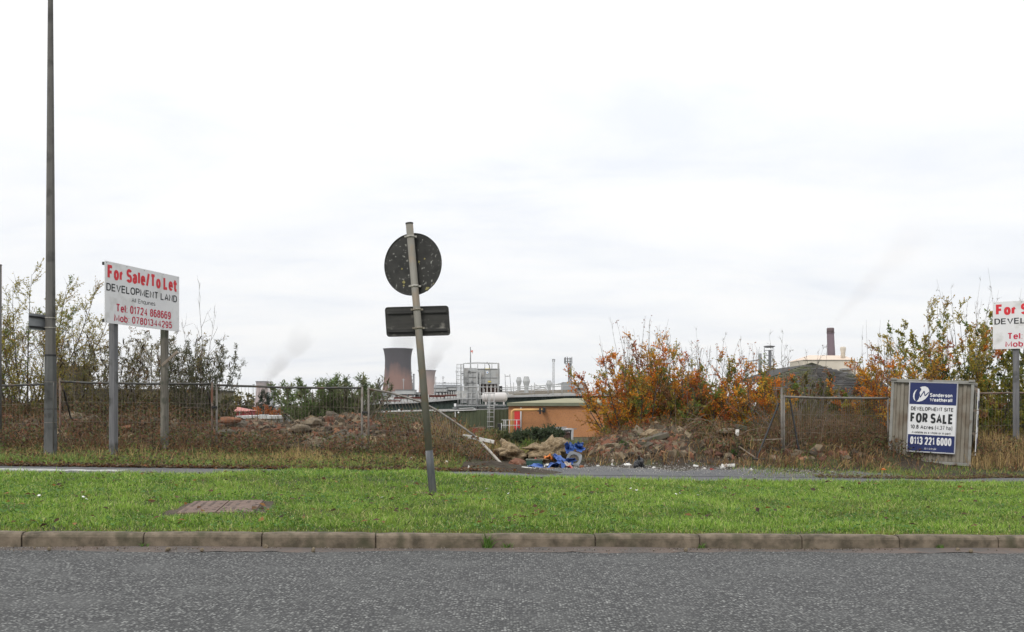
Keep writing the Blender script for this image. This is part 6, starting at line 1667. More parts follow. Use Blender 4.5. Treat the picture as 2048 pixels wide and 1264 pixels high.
# bramble canes arching on the banks
r = np.random.default_rng(240)
Pt = []
for k in range(520):
    if k % 2: x, y = r.uniform(-14, -0.8), r.uniform(21.5, 25.0)
    else: x, y = r.uniform(3.8, 9.6), r.uniform(21.6, 25.0)
    L_ = r.uniform(.4, 1.3)
    c = curve_pts((x, y, zq(x, y) - 0.02), (r.normal(0, .8), r.normal(0, .4) - .1, 1.0), L_, 7, r, -1.5, 0.22)
    Pt.append(c)
V, Q = tubes_np(np.array(Pt), np.tile(np.linspace(.006, .002, 7), (len(Pt), 1)), 4)
tag(np_mesh('bramble_canes', V, Q, mat('cane', (0.19, 0.135, 0.10), (0.28, 0.21, 0.15), 6, 0.9)), kind='stuff')
# ------------------------------------------------------------------ works and buildings behind
M['green_clad'] = mat('olive_cladding', (0.056, 0.068, 0.036), (0.074, 0.088, 0.048), 0.5, 0.7)
M['dkgreen_clad'] = mat('dark_green_cladding', (0.026, 0.044, 0.036), (0.036, 0.056, 0.047), 0.5, 0.7)
M['roof_grey'] = mat('grey_roof', (0.20, 0.195, 0.18), (0.28, 0.27, 0.25), 0.35, 0.8, c3=(0.15, 0.145, 0.13), scale3=1.2, lo3=0.5, hi3=0.7, stretch=(0.3, 2, 1))
M['wall_brick'] = mat('orange_brick_wall', (0.40, 0.185, 0.078), (0.46, 0.22, 0.10), 0.8, 0.9, 0.3, 14, c3=(0.31, 0.155, 0.08), scale3=9, lo3=0.5, hi3=0.7)
M['felt'] = mat('mossy_felt_roof', (0.235, 0.22, 0.135), (0.30, 0.285, 0.19), 0.8, 0.9)
M['fascia'] = mat('green_fascia', (0.135, 0.145, 0.095), (0.17, 0.18, 0.125), 1, 0.8)
M['red_door'] = mat('red_door', (0.62, 0.045, 0.045))
M['yellow_pipe'] = mat('yellow_pipe', (0.62, 0.36, 0.13), (0.52, 0.29, 0.11), 2, 0.5)
M['steel_pale'] = mat('pale_steel', (0.34, 0.35, 0.35), (0.42, 0.425, 0.42), 0.8, 0.55, c3=(0.34, 0.32, 0.30), scale3=1.5, lo3=0.55, hi3=0.75)
M['steel_white'] = mat('white_steel', (0.46, 0.46, 0.45), (0.56, 0.56, 0.55), 0.8, 0.5)
M['steel_mid'] = mat('grey_steel', (0.20, 0.205, 0.21), (0.26, 0.265, 0.27), 1, 0.6)
M['tank'] = mat('tank_paint', (0.50, 0.475, 0.46), (0.56, 0.535, 0.52), 0.9, 0.55)
M['rust_beam'] = mat('red_oxide_beam', (0.15, 0.045, 0.035), (0.20, 0.07, 0.052), 1.4, 0.85)
M['brown_dark'] = mat('dark_brown', (0.10, 0.065, 0.055), (0.16, 0.105, 0.09), 1, 0.9)
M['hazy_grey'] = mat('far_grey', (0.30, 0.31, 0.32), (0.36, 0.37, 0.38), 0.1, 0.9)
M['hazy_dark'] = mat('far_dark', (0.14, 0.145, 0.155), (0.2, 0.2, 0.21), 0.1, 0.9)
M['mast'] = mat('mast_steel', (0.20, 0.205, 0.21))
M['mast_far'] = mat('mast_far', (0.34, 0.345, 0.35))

def site(px, Y, py_base=None):
    X = (px - 1024) / F * Y
    return Vector((X, Y, zq(X, Y)))
def R0(): return None
def px2(root, px, py, Y): return P(px, py, Y) - root.location
def boxpx(mb, root, x0, x1, yt, yb, Y, depth, mi=0, ybase=None):
    a, c = P(x0, yb, Y), P(x1, yt, Y)
    if ybase is not None: a.z = ybase
    ctr = (a + c) / 2 - root.location; ctr.y += depth / 2
    mb.box(ctr, (c.x - a.x, depth, c.z - a.z), None, mi)
def single(name, m, root, *args, **kw):
    b = MB(); bev = kw.pop('bevel', 0); boxpx(b, root, *args, **kw); return b.build(name, m, root, bev)

# --- brick building with the mossy hipped roof
YB = 80.0
g = site(1180, YB); g.z = -1.6
bb = thing('brick_building', 'low orange brick building with a mossy hipped roof and a red door, beyond the entrance', 'building', g)
single('wall', M['wall_brick'], bb, 1017, 1420, 812, 880, YB, 14, ybase=g.z)
b = MB()
e0, e1 = px2(bb, 1014, 812, YB - .3), px2(bb, 1424, 812, YB - .3)
h0, h1 = 0.36, 1.15
fr0 = [Vector((e0.x, e0.y, e0.z)), Vector((e1.x, e0.y, e0.z)), Vector((e1.x, e0.y + 14.6, e0.z)), Vector((e0.x, e0.y + 14.6, e0.z))]
up1 = [v + Vector((0, 0, 0.27)) for v in fr0]
rg0, rg1 = px2(bb, 1132, 796.5, YB + 7), px2(bb, 1360, 796.5, YB + 7)
b.add(fr0 + up1, [(0, 1, 5, 4), (1, 2, 6, 5), (2, 3, 7, 6), (3, 0, 4, 7), (3, 2, 1, 0)], 0)
b.build('fascia', M['fascia'], bb)
b = MB()
b.add([v + Vector((0, 0, 0.004)) for v in up1] + [rg0, rg1], [(0, 1, 5, 4), (1, 2, 5), (2, 3, 4, 5), (3, 0, 4)], 0)
b.build('roof', M['felt'], bb)
dr = single('door', M['red_door'], bb, 1029, 1040, 820, 870, YB - 0.06, 0.12)
single('handle', M['steel_pale'], dr, 1037.5, 1038.3, 842, 846, YB - 0.14, 0.06)
b = MB(); b.tube([px2(bb, 1041.8, 815, YB - .15), px2(bb, 1041.8, 872, YB - .15)], 0.062, 8); b.build('downpipe', M['steel_white'], bb)
single('door_lamp', M['black'], bb, 1033, 1037.6, 855, 862, YB - 0.9, 0.2)
# gas pipe with its wall bracket
gp = thing('gas_pipe', 'yellow pipe rising in front of the red door and bending right along the brick wall', 'pipe', site(1023, YB - 1.2))
p = [px2(gp, 1023.5, 885, YB - 1.2), px2(gp, 1023.5, 828, YB - 1.2), px2(gp, 1024.2, 822.8, YB - 1.2), px2(gp, 1028, 820, YB - 1.2), px2(gp, 1086, 819.5, YB - 1.2)]
b = MB(); b.tube(p, 0.105, 10); b.build('pipe', M['yellow_pipe'], gp)
b = MB(); boxpx(b, gp, 1085, 1091, 815, 825, YB - 1.3, 1.2); boxpx(b, gp, 1078.5, 1082, 816, 828, YB - 1.35, 0.2); boxpx(b, gp, 1075, 1088, 820.6, 823, YB - 1.4, 0.16); b.build('bracket', M['black'], gp)
# handrail by the door
hr = thing('handrail', 'white tubular handrail on the steps by the red door', 'handrail', site(1015, YB - 2))
b = MB()
for yy in (840, 850.5): b.tube([px2(hr, 1003, yy, YB - 2), px2(hr, 1040, yy, YB - 2)], 0.028, 6)
for xx in (1003, 1008, 1011.5, 1019, 1033.5): b.tube([px2(hr, xx, 839.5 if xx > 1003 else 846, YB - 2), px2(hr, xx, 866, YB - 2)], 0.028, 6)
b.build('rail', M['steel_white'], hr)
bx_ = thing('meter_box', 'black box standing left of the white handrail', 'box', site(998, YB - 1)); single('body', M['black'], bx_, 995, 1002, 848, 868, YB - 1, 0.6); single('lid', M['galv_dark'], bx_, 994.5, 1002.5, 847, 848.6, YB - 1.05, 0.7)

# --- grey skip and dark rack before the brick wall
sk = thing('skip', 'pale grey metal skip with stacked scrap on top in front of the brick wall', 'skip', site(1112, 58))
b = MB(); a = px2(sk, 1113, 866, 58); b.box(a + Vector((0, 1, -0.25)), (2.0, 2.0, 1.0), taper=(1.05, 1.05)); b.build('body', mat('skip_paint', (0.36, 0.36, 0.36), (0.44, 0.44, 0.44), 2, 0.6), sk)
rs_ = random.Random(4)
b = MB()
for k in range(14):
    q = px2(sk, rs_.uniform(1093, 1140), rs_.uniform(854.5, 858), 58.3); b.bar(q, q + Vector((rs_.uniform(.2, .6), rs_.uniform(-.1, .5), rs_.uniform(-.04, .06))), 0.07, 0.05)
b.build('scrap', M['steel_mid'], sk)
rk_ = thing('timber_rack', 'dark framed rack of brown sacks right of the grey skip', 'rack', site(1130, 50))
b = MB()
for xx in (1119, 1141): b.bar(px2(rk_, xx, 862, 50), px2(rk_, xx, 892, 50), 0.06)
b.bar(px2(rk_, 1116, 862.5, 49.95), px2(rk_, 1143, 861.5, 49.95), 0.09, 0.09)
b.build('frame', M['black'], rk_)
b = MB(); boxpx(b, rk_, 1120, 1140.5, 864, 892, 50.1, 0.6); b.build('sacks', mat('brown_sacks', (0.07, 0.035, 0.03), (0.12, 0.08, 0.065), 5, 0.9, 0.5, 8), rk_, 0.08)

# --- olive low building with gutter and ladder
YA = 88.0
oa = thing('olive_building', 'low olive-green clad building with a white gutter below the grey filter unit', 'building', site(930, YA))
oa.location.z = -1.7
b = MB()
a0, a1 = px2(oa, 700, 826, YA), px2(oa, 1026, 818, YA)
def ribwall(mb, p0, p1, zb, rib=0.35, dpt=0.035):
    n = max(2, int((p1.x - p0.x) / rib)); vs = []; fs = []
    for i in range(n + 1):
        t = i / n; x = p0.x + (p1.x - p0.x) * t; zt = p0.z + (p1.z - p0.z) * t
        for k, (dx, dy) in enumerate(((0, 0), (0.38, 0), (0.5, dpt), (0.88, dpt))):
            if i == n and k > 0: continue
            vs += [(x + dx * rib, p0.y + dy, zb), (x + dx * rib, p0.y + dy, zt)]
    m_ = len(vs) // 2
    mb.add(vs, [(2 * i, 2 * i + 2, 2 * i + 3, 2 * i + 1) for i in range(m_ - 1)])
ribwall(b, a0, a1, 0.0)
b.add([(a0.x, a0.y + .05, 0), (a0.x, a0.y + 8, 0), (a0.x, a0.y + 8, a0.z), (a0.x, a0.y + .05, a0.z)], [(0, 1, 2, 3)])
b.add([(a1.x, a1.y + .05, 0), (a1.x, a1.y + 8, 0), (a1.x, a1.y + 8, a1.z), (a1.x, a1.y + .05, a1.z)], [(3, 2, 1, 0)])
b.build('wall', M['green_clad'], oa)
b = MB(); b.add([(a0.x, a0.y + .02, a0.z), (a1.x, a1.y + .02, a1.z), (a1.x, a1.y + 8, a1.z + .12), (a0.x, a0.y + 8, a0.z + .12)], [(0, 1, 2, 3)]); b.build('roof', M['roof_grey'], oa)
b = MB(); b.bar(px2(oa, 868, 822.5, YA - .1), px2(oa, 952, 819.5, YA - .1), 0.16, 0.09); b.build('gutter', M['steel_white'], oa)
b = MB(); b.tube([px2(oa, 910.5, 823, YA - .12), px2(oa, 910.5, 872, YA - .12)], 0.05, 8); b.build('downpipe', M['steel_pale'], oa)
for (px, py) in ((798, 820.5), (917, 825)):
    b = MB(); c = px2(oa, px, py, YA - .3); rock(b, c, (0.085, 0.06, 0.085), 3, 2, 0.0, 1.0, 0, True); b.build('wall_lamp', mat('lamp_glass', (0.8, 0.8, 0.78)), oa)

# --- big dark green hall with the grey roof
YH = 100.0
ha = thing('factory_hall', 'long dark green clad factory hall with a pale grey roof crossing behind the brick building', 'building', site(900, YH)); ha.location.z = -1.8
b = MB()
pts = [(690, 809), (765, 808), (845, 804.5), (920, 798), (1012, 794), (1160, 790.5), (1340, 790.5)]
for (p, q) in zip(pts[:-1], pts[1:]): ribwall(b, px2(ha, *p, YH), px2(ha, *q, YH), 0.0, 0.6, 0.06)
b.build('wall', M['dkgreen_clad'], ha)
top_ = [px2(ha, *p, YH) for p in pts]
b = MB()
back = [px2(ha, p[0], 781.5 if p[0] > 900 else 796 - (p[0] - 690) * 0.03, YH + 45) for p in pts]
n_ = len(pts)
for i in range(n_ - 1):
    m0, m1 = top_[i].lerp(back[i], .5), top_[i + 1].lerp(back[i + 1], .5)
    b.add([top_[i] + Vector((0, -.25, 0)), top_[i + 1] + Vector((0, -.25, 0)), back[i + 1], back[i]], [(0, 1, 2, 3)])
b.build('roof', M['roof_grey'], ha)
b = MB()
for i in range(n_ - 1): b.bar(top_[i] + Vector((0, -.3, 0.03)), top_[i + 1] + Vector((0, -.3, 0.03)), 0.12, 0.16)
b.build('flashing', M['steel_pale'], ha)
b = MB()   # walkway boards and pipe runs lying on the roof
for k in range(10):
    x0 = rs_.uniform(1016, 1070); yy = 791 - k * 0.9
    Yk = YH + 3 + k * 3.8
    b.bar(px2(ha, x0, yy - 1.6, Yk), px2(ha, x0 + rs_.uniform(50, 110), yy - 4.2, Yk + 2), 0.18, 0.10)
b.build('roof_batten', mat('roof_batten', (0.19, 0.165, 0.13), (0.28, 0.25, 0.21), 2, 0.9), ha)
# --- scaffold rails along that roof
sr = thing('guard_rail', 'long tubular guard rail of scaffold poles along the factory roof edge', 'guard rail', site(1080, YH + 8))
b = MB()
YR = YH + 8
for (ya, yb) in ((776, 765.5), (779.5, 769.5)):
    b.tube([px2(sr, 985, ya, YR), px2(sr, 1060, ya - 3.2, YR), px2(sr, 1165, yb, YR)], 0.05, 5)
for xx in (990, 1014, 1027, 1050, 1062.5, 1069, 1096, 1106, 1124, 1150): b.tube([px2(sr, xx, 765 if xx in (1027, 1069) else 770, YR), px2(sr, xx, 790, YR)], 0.045, 5)
b.tube([px2(sr, 1069, 769, YR), px2(sr, 1094, 778, YR)], 0.04, 5); b.tube([px2(sr, 1069, 779, YR), px2(sr, 1124, 766, YR)], 0.04, 5)
b.build('pole', M['steel_pale'], sr)
fm = thing('pipe_goalpost', 'thin goalpost-shaped pipe frame on the factory roof', 'pipe frame', site(1015, YR))
b = MB()
b.tube([px2(fm, 1009.8, 748, YR + 2), px2(fm, 1011.5, 785, YR + 2)], 0.04, 5); b.tube([px2(fm, 1019.5, 748, YR + 2), px2(fm, 1022.5, 785, YR + 2)], 0.04, 5)
b.tube([px2(fm, 1009.8, 752.5, YR + 2), px2(fm, 1019.8, 752, YR + 2)], 0.05, 5); b.build('pole', M['mast_far'], fm)
# --- roof vents
for (x0, x1, yt, ym, yb, Yv, lab) in ((1032, 1043.5, 754.3, 762, 781, 128, 'narrower grey metal roof vent cowl left of its larger twin'), (1045.5, 1060, 753, 763, 788, 118, 'largest grey metal roof vent cowl on the factory roof'), (1092, 1104.5, 761, 768.5, 780, 132, 'shorter grey metal roof vent cowl standing alone by the lighting mast')):
    v = thing('roof_vent', lab, 'roof vent', site((x0 + x1) / 2, Yv), group='roof vents on the factory hall')
    s_ = Yv / F; rw = (x1 - x0) / 2 * s_; cz = lambda py: P(0, py, Yv).z - v.location.z
    b = MB(); b.lathe([(rw * .58, cz(yb)), (rw * .58, cz(ym + (yb - ym) * .42)), (rw * .60, cz(ym + (yb - ym) * .40))], 16, caps=False); b.build('duct', M['steel_pale'], v)
    b = MB(); b.lathe([(rw * .60, cz(ym + (yb - ym) * .42)), (rw, cz(ym)), (rw, cz(ym - .6)), (rw * .62, cz(yt)), (rw * .3, cz(yt - .3))], 8, smooth=False); b.build('cowl', M['steel_white'] if False else M['steel_pale'], v)
# --- lighting mast and telecom mast
lm = thing('lighting_mast', 'slender lattice mast with a small lamp head on the factory roofline', 'mast', site(1107, 190))
b = MB()
for dx in (-1.3, 1.3): b.tube([px2(lm, 1107 + dx, 719, 190), px2(lm, 1107 + dx * 1.2, 800, 190)], 0.07, 5)
for k in range(22): b.bar(px2(lm, 1105.7, 722 + k * 3, 190), px2(lm, 1108.3, 722 + (k + 1) * 3, 190), 0.05)
b.build('lattice', M['mast_far'], lm)
b = MB(); b.bar(px2(lm, 1104, 719, 190), px2(lm, 1110.5, 719, 190), 0.25, 0.2); boxpx(b, lm, 1104.5, 1106.5, 720.5, 723.5, 190, .3); boxpx(b, lm, 1108, 1110, 720.5, 723.5, 190, .3); b.build('lamp_head', M['mast_far'], lm)
tm = thing('telecom_mast', 'lattice telecom mast crowned with a ring of antennas, left of the autumn trees', 'mast', site(1137, 160))
YM = 160
b = MB()
legs = ((1137.3, 1136.8), (1142.5, 1143.0))
for (xt, xb) in legs: b.tube([px2(tm, xt, 728, YM), px2(tm, xb, 800, YM)], 0.09, 6)
b.tube([px2(tm, 1140, 728, YM + .6), px2(tm, 1140, 800, YM + .8)], 0.09, 6)
for k in range(18):
    z0 = 728 + k * 4; a_, c_ = (1137.2, 1142.6) if k % 2 else (1142.6, 1137.2)
    b.bar(px2(tm, a_, z0, YM), px2(tm, c_, z0 + 4, YM), 0.07); b.bar(px2(tm, 1137.2, z0, YM), px2(tm, 1142.6, z0, YM), 0.06)
b.build('lattice', M['mast'], tm)
b = MB()
ctr = px2(tm, 1136.5, 722, YM + .3)
for zz in (717.5, 722.5, 726.5, 729.5):
    rr_ = (0.62 if zz < 727 else 0.5); zc_ = px2(tm, 0, zz, YM).z
    b.tube([Vector((ctr.x + rr_ * math.cos(a), ctr.y + rr_ * math.sin(a), zc_)) for a in np.linspace(0, 2 * math.pi, 17)], 0.04, 5, caps=False)
b.build('ring', M['mast'], tm)
for k in range(9):
    a = k * 2 * math.pi / 9 + .2; b = MB()
    p_ = Vector((ctr.x + .64 * math.cos(a), ctr.y + .64 * math.sin(a), 0))
    zt, zb = px2(tm, 0, 715 if k % 3 else 713.5, YM).z, px2(tm, 0, 727, YM).z
    b.box(p_ + Vector((0, 0, (zt + zb) / 2)), (0.11, 0.11, zt - zb)); b.build('antenna', M['mast'], tm)
b = MB(); b.box(px2(tm, 1137.8, 747, YM - .2), (0.18, .12, .3)); b.box(px2(tm, 1137.8, 753.5, YM - .2), (0.22, .12, .12)); b.build('dish', M['hazy_dark'], tm)
rb = thing('roof_block', 'small grey flat-roofed block at the foot of the telecom mast', 'building', site(1150, 150)); 
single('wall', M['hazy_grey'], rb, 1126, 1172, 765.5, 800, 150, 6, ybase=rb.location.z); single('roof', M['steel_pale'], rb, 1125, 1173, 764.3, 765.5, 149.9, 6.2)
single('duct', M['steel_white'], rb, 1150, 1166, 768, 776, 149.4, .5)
# --- roof plant along the left part of the hall
YU = 112.0
for (x0, x1, y0, y1, dy, lab) in ((790, 829, 780, 788.5, 0, 'pale grey boxy roof unit in front of the big cooling tower'), (829, 846, 785.5, 789, 2, 'low grey roof duct right of the pale boxy unit'), (868, 893, 776.5, 783.5, 4, 'pale grey roof unit right of the leaning sign post'), (893, 912, 774.5, 780.5, 6, 'dark-topped grey roof unit left of the filter unit')):
    u = thing('roof_unit', lab, 'roof unit', site((x0 + x1) / 2, YU + dy), group='grey units on the factory roof')
    single('casing', M['steel_pale'], u, x0, x1, y0, y1, YU + dy, 2.5, bevel=0.03)
    b = MB()
    for k in range(4): boxpx(b, u, x0 + 1 + k * (x1 - x0 - 4) / 3.2, x0 + 2.4 + k * (x1 - x0 - 4) / 3.2, y1, y1 + 8, YU + dy + .2, 1.6)
    b.build('leg', M['steel_mid'], u)
    single('top_rail', M['hazy_dark'], u, x0 - .6, x1 + .6, y0 - .9, y0 - .1, YU + dy - .1, 2.7)
    b = MB(); boxpx(b, u, x0 + 1, x1 - 1, y1 + .2, y1 + 1.6, YU + dy + .1, 2); b.build('frame', M['black'], u)
for (x0, x1, y0, y1, Yk, lab) in ((788, 843, 794, 797.5, 101.2, 'long red-oxide steel beam on the roof left of the leaning sign post'), (858, 889, 790, 794.2, 101.3, 'red-oxide steel beam on the roof right of the leaning sign post'), (889, 913, 789, 792, 101.5, 'thin red-oxide beam on the roof near the filter unit'), (762, 800, 800.5, 803, 101.2, 'low red-oxide beam lying at the left roof edge')):
    u = thing('steel_beam', lab, 'beam', site((x0 + x1) / 2, Yk), group='red-oxide beams on the factory roof')
    b = MB(); boxpx(b, u, x0, x1, y0, y0 + .8, Yk, .4); boxpx(b, u, x0, x1, y1 - .8, y1, Yk, .4); boxpx(b, u, x0, x1, y0 + .8, y1 - .8, Yk + .16, .08)
    b.build('flange', M['rust_beam'], u)
    b = MB()
    for k in range(5): boxpx(b, u, x0 + k * (x1 - x0) / 4.2, x0 + 1.2 + k * (x1 - x0) / 4.2, y1, y1 + 5, Yk + .1, .3)
    b.build('support', M['steel_mid'], u)
pr = thing('pipe_run', 'white lagged pipes running along the left roof edge of the factory hall', 'pipes', site(800, 103))
b = MB()
for (ya, yb, rr_) in ((798.5, 796.5, .07), (802.5, 800, .06), (805.5, 803, .05)):
    b.tube([px2(pr, 762, ya, 103), px2(pr, 800, (ya + yb) / 2, 103), px2(pr, 915, yb, 104)], rr_, 8)
b.build('pipe', M['steel_white'], pr)
b = MB()
for xx in range(766, 912, 12): boxpx(b, pr, xx, xx + .9, 789, 806, 103.5, .1)
b.build('support', M['steel_mid'], pr)
for (xx, yt, yb, lab) in ((886, 752, 790, 'thin pole with cross arms on the roof right of the small cooling tower'), (913, 740, 785, 'thin pole left of the filter unit'), (871, 753, 790, 'short thin pole on the roof right of the leaning sign post'), (807, 757, 790, 'thin pole with a bar before the big cooling tower'), (777.5, 765, 790, 'thin pole with a side arm left of the big cooling tower foot')):
    u = thing('roof_pole', lab, 'pole', site(xx, 115)); b = MB(); b.tube([px2(u, xx, yt, 115), px2(u, xx, yb, 115)], 0.04, 5); b.build('pole', M['mast_far'], u)
    b = MB(); b.bar(px2(u, xx - 3, yt + 2.5, 115), px2(u, xx + 3, yt + 2.5, 115), 0.05); b.bar(px2(u, xx - 2, yt + 5, 115), px2(u, xx + 2, yt + 5, 115), 0.05); b.build('cross_arm', M['mast_far'], u)

# --- filter unit
YF_ = 92.0
fu = thing('filter_unit', 'tall grey box-shaped dust filter with ladder cage, rails and flat column on the factory roof', 'filter unit', site(960, YF_)); fu.location.z = -1.7
fp = lambda px, py, dy=0: px2(fu, px, py, YF_ + dy)
b = MB(); boxpx(b, fu, 953, 998.5, 737, 767, YF_, 3.2); boxpx(b, fu, 927, 953, 736, 771, YF_ + .25, 3.0); hop = b.build('hopper', M['steel_pale'], fu)
b = MB()
for yy in (737.5, 755, 767): boxpx(b, fu, 952.5, 999, yy, yy + .9, YF_ - .06, .06)
for xx in (953, 969, 980, 997.7): boxpx(b, fu, xx, xx + .9, 737, 767, YF_ - .05, .05)
b.build('stiffener', M['steel_mid'], hop)
b = MB(); boxpx(b, fu, 935.5, 952.5, 743, 808, YF_ - .5, 1.4); boxpx(b, fu, 927, 936, 755, 785, YF_ - .3, 1.2); col_ = b.build('column', M['steel_pale'], fu)
b = MB()
for yy in (753.5, 765, 773, 785, 798): boxpx(b, fu, 928, 953, yy, yy + .9, YF_ - .58, .08)
for xx in (936, 945): boxpx(b, fu, xx, xx + 1, 743, 808, YF_ - .57, .06)
b.build('stiffener', M['steel_mid'], col_)
b = MB(); boxpx(b, fu, 952.5, 955.3, 737, 820, YF_ - .6, .25); boxpx(b, fu, 959, 961.3, 741, 808, YF_ - .6, .2); boxpx(b, fu, 928, 961, 742, 743.6, YF_ - .62, .15); boxpx(b, fu, 995, 997.2, 727, 786, YF_ - .2, .2); b.build('frame', M['steel_pale'], fu)
b = MB(); boxpx(b, fu, 957, 998, 767.5, 790, YF_ + 1.6, .3); b.build('back_panel', M['brown_dark'], fu)
b = MB()
for xx in (957, 965, 973, 981, 989, 995): boxpx(b, fu, xx, xx + 2.2, 767, 785, YF_ + .1, .3)
for x0_ in (963, 971.5, 980, 988.5):
    a, c = fp(x0_, 767.5, .4), fp(x0_ + 6, 776, .4); m_ = (a + c) / 2
    b.add([Vector((a.x, a.y, a.z)), Vector((c.x, a.y, a.z)), Vector((m_.x + .06, a.y, c.z)), Vector((m_.x - .06, a.y, c.z)), Vector((a.x, a.y + 1, a.z)), Vector((c.x, a.y + 1, a.z)), Vector((m_.x + .06, a.y + .5, c.z)), Vector((m_.x - .06, a.y + .5, c.z))],
          [(0, 3, 2, 1), (0, 4, 7, 3), (1, 2, 6, 5), (3, 7, 6, 2), (4, 5, 6, 7)])
b.build('discharge_hopper', M['tank'], fu)
b = MB(); boxpx(b, fu, 914, 1012, 809, 812.5, YF_ - .8, 4); boxpx(b, fu, 905, 1014, 815, 817, YF_ - .6, 3.6); b.build('platform', M['steel_mid'], fu)
b = MB()
for xx in (914, 954, 990): boxpx(b, fu, xx, xx + 2, 812, 860, YF_ - .6, .25)
b.build('platform_leg', M['steel_mid'], fu)
b = MB(); b.tube([fp(918, 817.5, -.9), fp(945, 816, -.9), fp(950, 817.5, -.9), fp(951, 820, -.9)], 0.06, 6); b.build('service_pipe', M['steel_pale'], fu)
b = MB()   # handrails: on top, mid-level and along the platform
def rail(x0, x1, yt, yb, dy, n, bars=2):
    for k in range(bars): b.tube([fp(x0, yt + (yb - yt) * .5 * k, dy), fp(x1, yt + (yb - yt) * .5 * k, dy)], 0.035, 5)
    for k in range(n + 1): xx = x0 + (x1 - x0) * k / n; b.tube([fp(xx, yt, dy), fp(xx, yb, dy)], 0.035, 5)
rail(927, 998, 727, 737, -.05, 5, 1); rail(913, 958, 773.5, 774, -.9, 3, 1); rail(930, 996, 774, 775, -.9, 2, 1)
rail(916, 952, 786, 809, -.85, 4); rail(957, 990, 786, 809, -.85, 4)
b.tube([fp(927, 727, -.05), fp(954, 724.8, 1.5), fp(998, 726.5, -.05)], 0.035, 5)
b.tube([fp(974, 724, 0), fp(979, 731, 0), fp(979.5, 740, 0)], 0.06, 5)
b.build('handrail', M['steel_pale'], fu)
b = MB()   # ladder with its cage
for xx in (920.5, 923): b.tube([fp(xx, 728, -.2), fp(xx, 809, -.2)], 0.03, 5)
for k in range(40): b.tube([fp(920.5, 729 + 2 * k, -.2), fp(923, 729 + 2 * k, -.2)], 0.015, 4)
b.build('ladder', M['steel_pale'], fu)
b = MB()
for xx in (913.3, 916, 926, 928): b.tube([fp(xx, 728.5, -.7), fp(xx, 768, -.7)], 0.022, 4)
for yy in (728.5, 736, 743.5, 751, 759): b.tube([fp(913.3, yy, -.5), fp(916, yy, -.8), fp(925, yy, -.8), fp(928.5, yy, -.3)], 0.022, 4)
b.build('ladder_cage', M['steel_pale'], fu)
b = MB()
for (px, py, w_) in ((938, 741, 3.4), (924.5, 747, 5), (932, 762, 3.5), (944, 762, 3.5)): boxpx(b, fu, px - w_ / 2, px + w_ / 2, py - 1.2, py + 1.4, YF_ - .8, .3)
b.build('valve', M['steel_mid'], fu)
b = MB(); b.tube([fp(936, 787, -.4), fp(935, 797, -.4), fp(931, 803, -.4), fp(926, 804, -.4)], 0.14, 8); boxpx(b, fu, 922, 933, 799, 806, YF_ - .7, .6); b.build('blower', M['steel_mid'], fu)
b = MB(); boxpx(b, fu, 999.5, 1004.5, 772, 784, YF_, .5); b.build('control_box', M['black'], fu)
b = MB(); boxpx(b, fu, 1000.8, 1003, 776.8, 779.4, YF_ - .06, .05); boxpx(b, fu, 996, 1000, 772, 784, YF_ + .2, .5); b.build('indicator', M['steel_white'], fu)
b = MB(); c = fp(974.5, 744.8, -.07); b.add([c + Vector((.13 * math.cos(k * .393), 0, .15 * math.sin(k * .393))) for k in range(16)], [tuple(range(16))]); sg_ = b.build('round_sign', M['poster_white'], hop)
b = MB(); c = fp(974.5, 744.8, -.085); b.add([c + Vector((x, 0, z)) for x, z in ((-.06, .0), (0, .09), (.02, .03), (.06, .0), (0, -.09), (-.02, -.03))], [(0, 1, 2, 3, 4, 5)]); b.build('round_sign_mark', mat('sign_blue', (0.05, 0.22, 0.5)), sg_)
b = MB(); boxpx(b, fu, 970, 979.5, 737, 738.2, YF_ - .09, .03); boxpx(b, fu, 976, 982, 762, 764.5, YF_ - .09, .03); b.build('hazard_label', mat('hazard_yellow', (0.6, 0.48, 0.10)), hop)
single('notice', M['poster_white'], fu, 908, 912.5, 807, 813, YF_ - 1, .05)
# horizontal tank beside it
tk = thing('pressure_tank', 'cream-grey horizontal cylindrical tank with rounded ends on the factory roof', 'tank', site(990, 89)); 
c0, c1 = px2(tk, 963.5, 794.5, 89), px2(tk, 1015, 794.5, 89); rT = 9.6 / F * 89
b = MB(); L_ = (c1 - c0).length; prof_ = [(0.01, 0)] + [(rT * math.sin(a), rT * .62 * (1 - math.cos(a))) for a in np.linspace(.2, math.pi / 2, 7)] + [(rT * math.sin(a), L_ - rT * .62 * (1 - math.cos(a))) for a in np.linspace(math.pi / 2, .2, 7)] + [(.01, L_)]
b.lathe(prof_, 28); Rm = Matrix.Rotation(math.radians(90), 3, 'Y'); b.v = [tuple(Rm @ Vector(v) + c0) for v in b.v]; b.build('shell', M['tank'], tk)
for xx in (970, 1006):
    b = MB(); boxpx(b, tk, xx, xx + 3, 800, 809.5, 88.8, .5); b.build('leg', M['tank'], tk)
b = MB(); b.tube([px2(tk, 990, 803, 88.9), px2(tk, 990, 809, 88.9), px2(tk, 996, 809, 88.9)], 0.07, 6); b.tube([px2(tk, 968.5, 778, 89), px2(tk, 968.5, 786, 89)], 0.04, 6); b.build('valve_pipe', M['steel_pale'], tk)
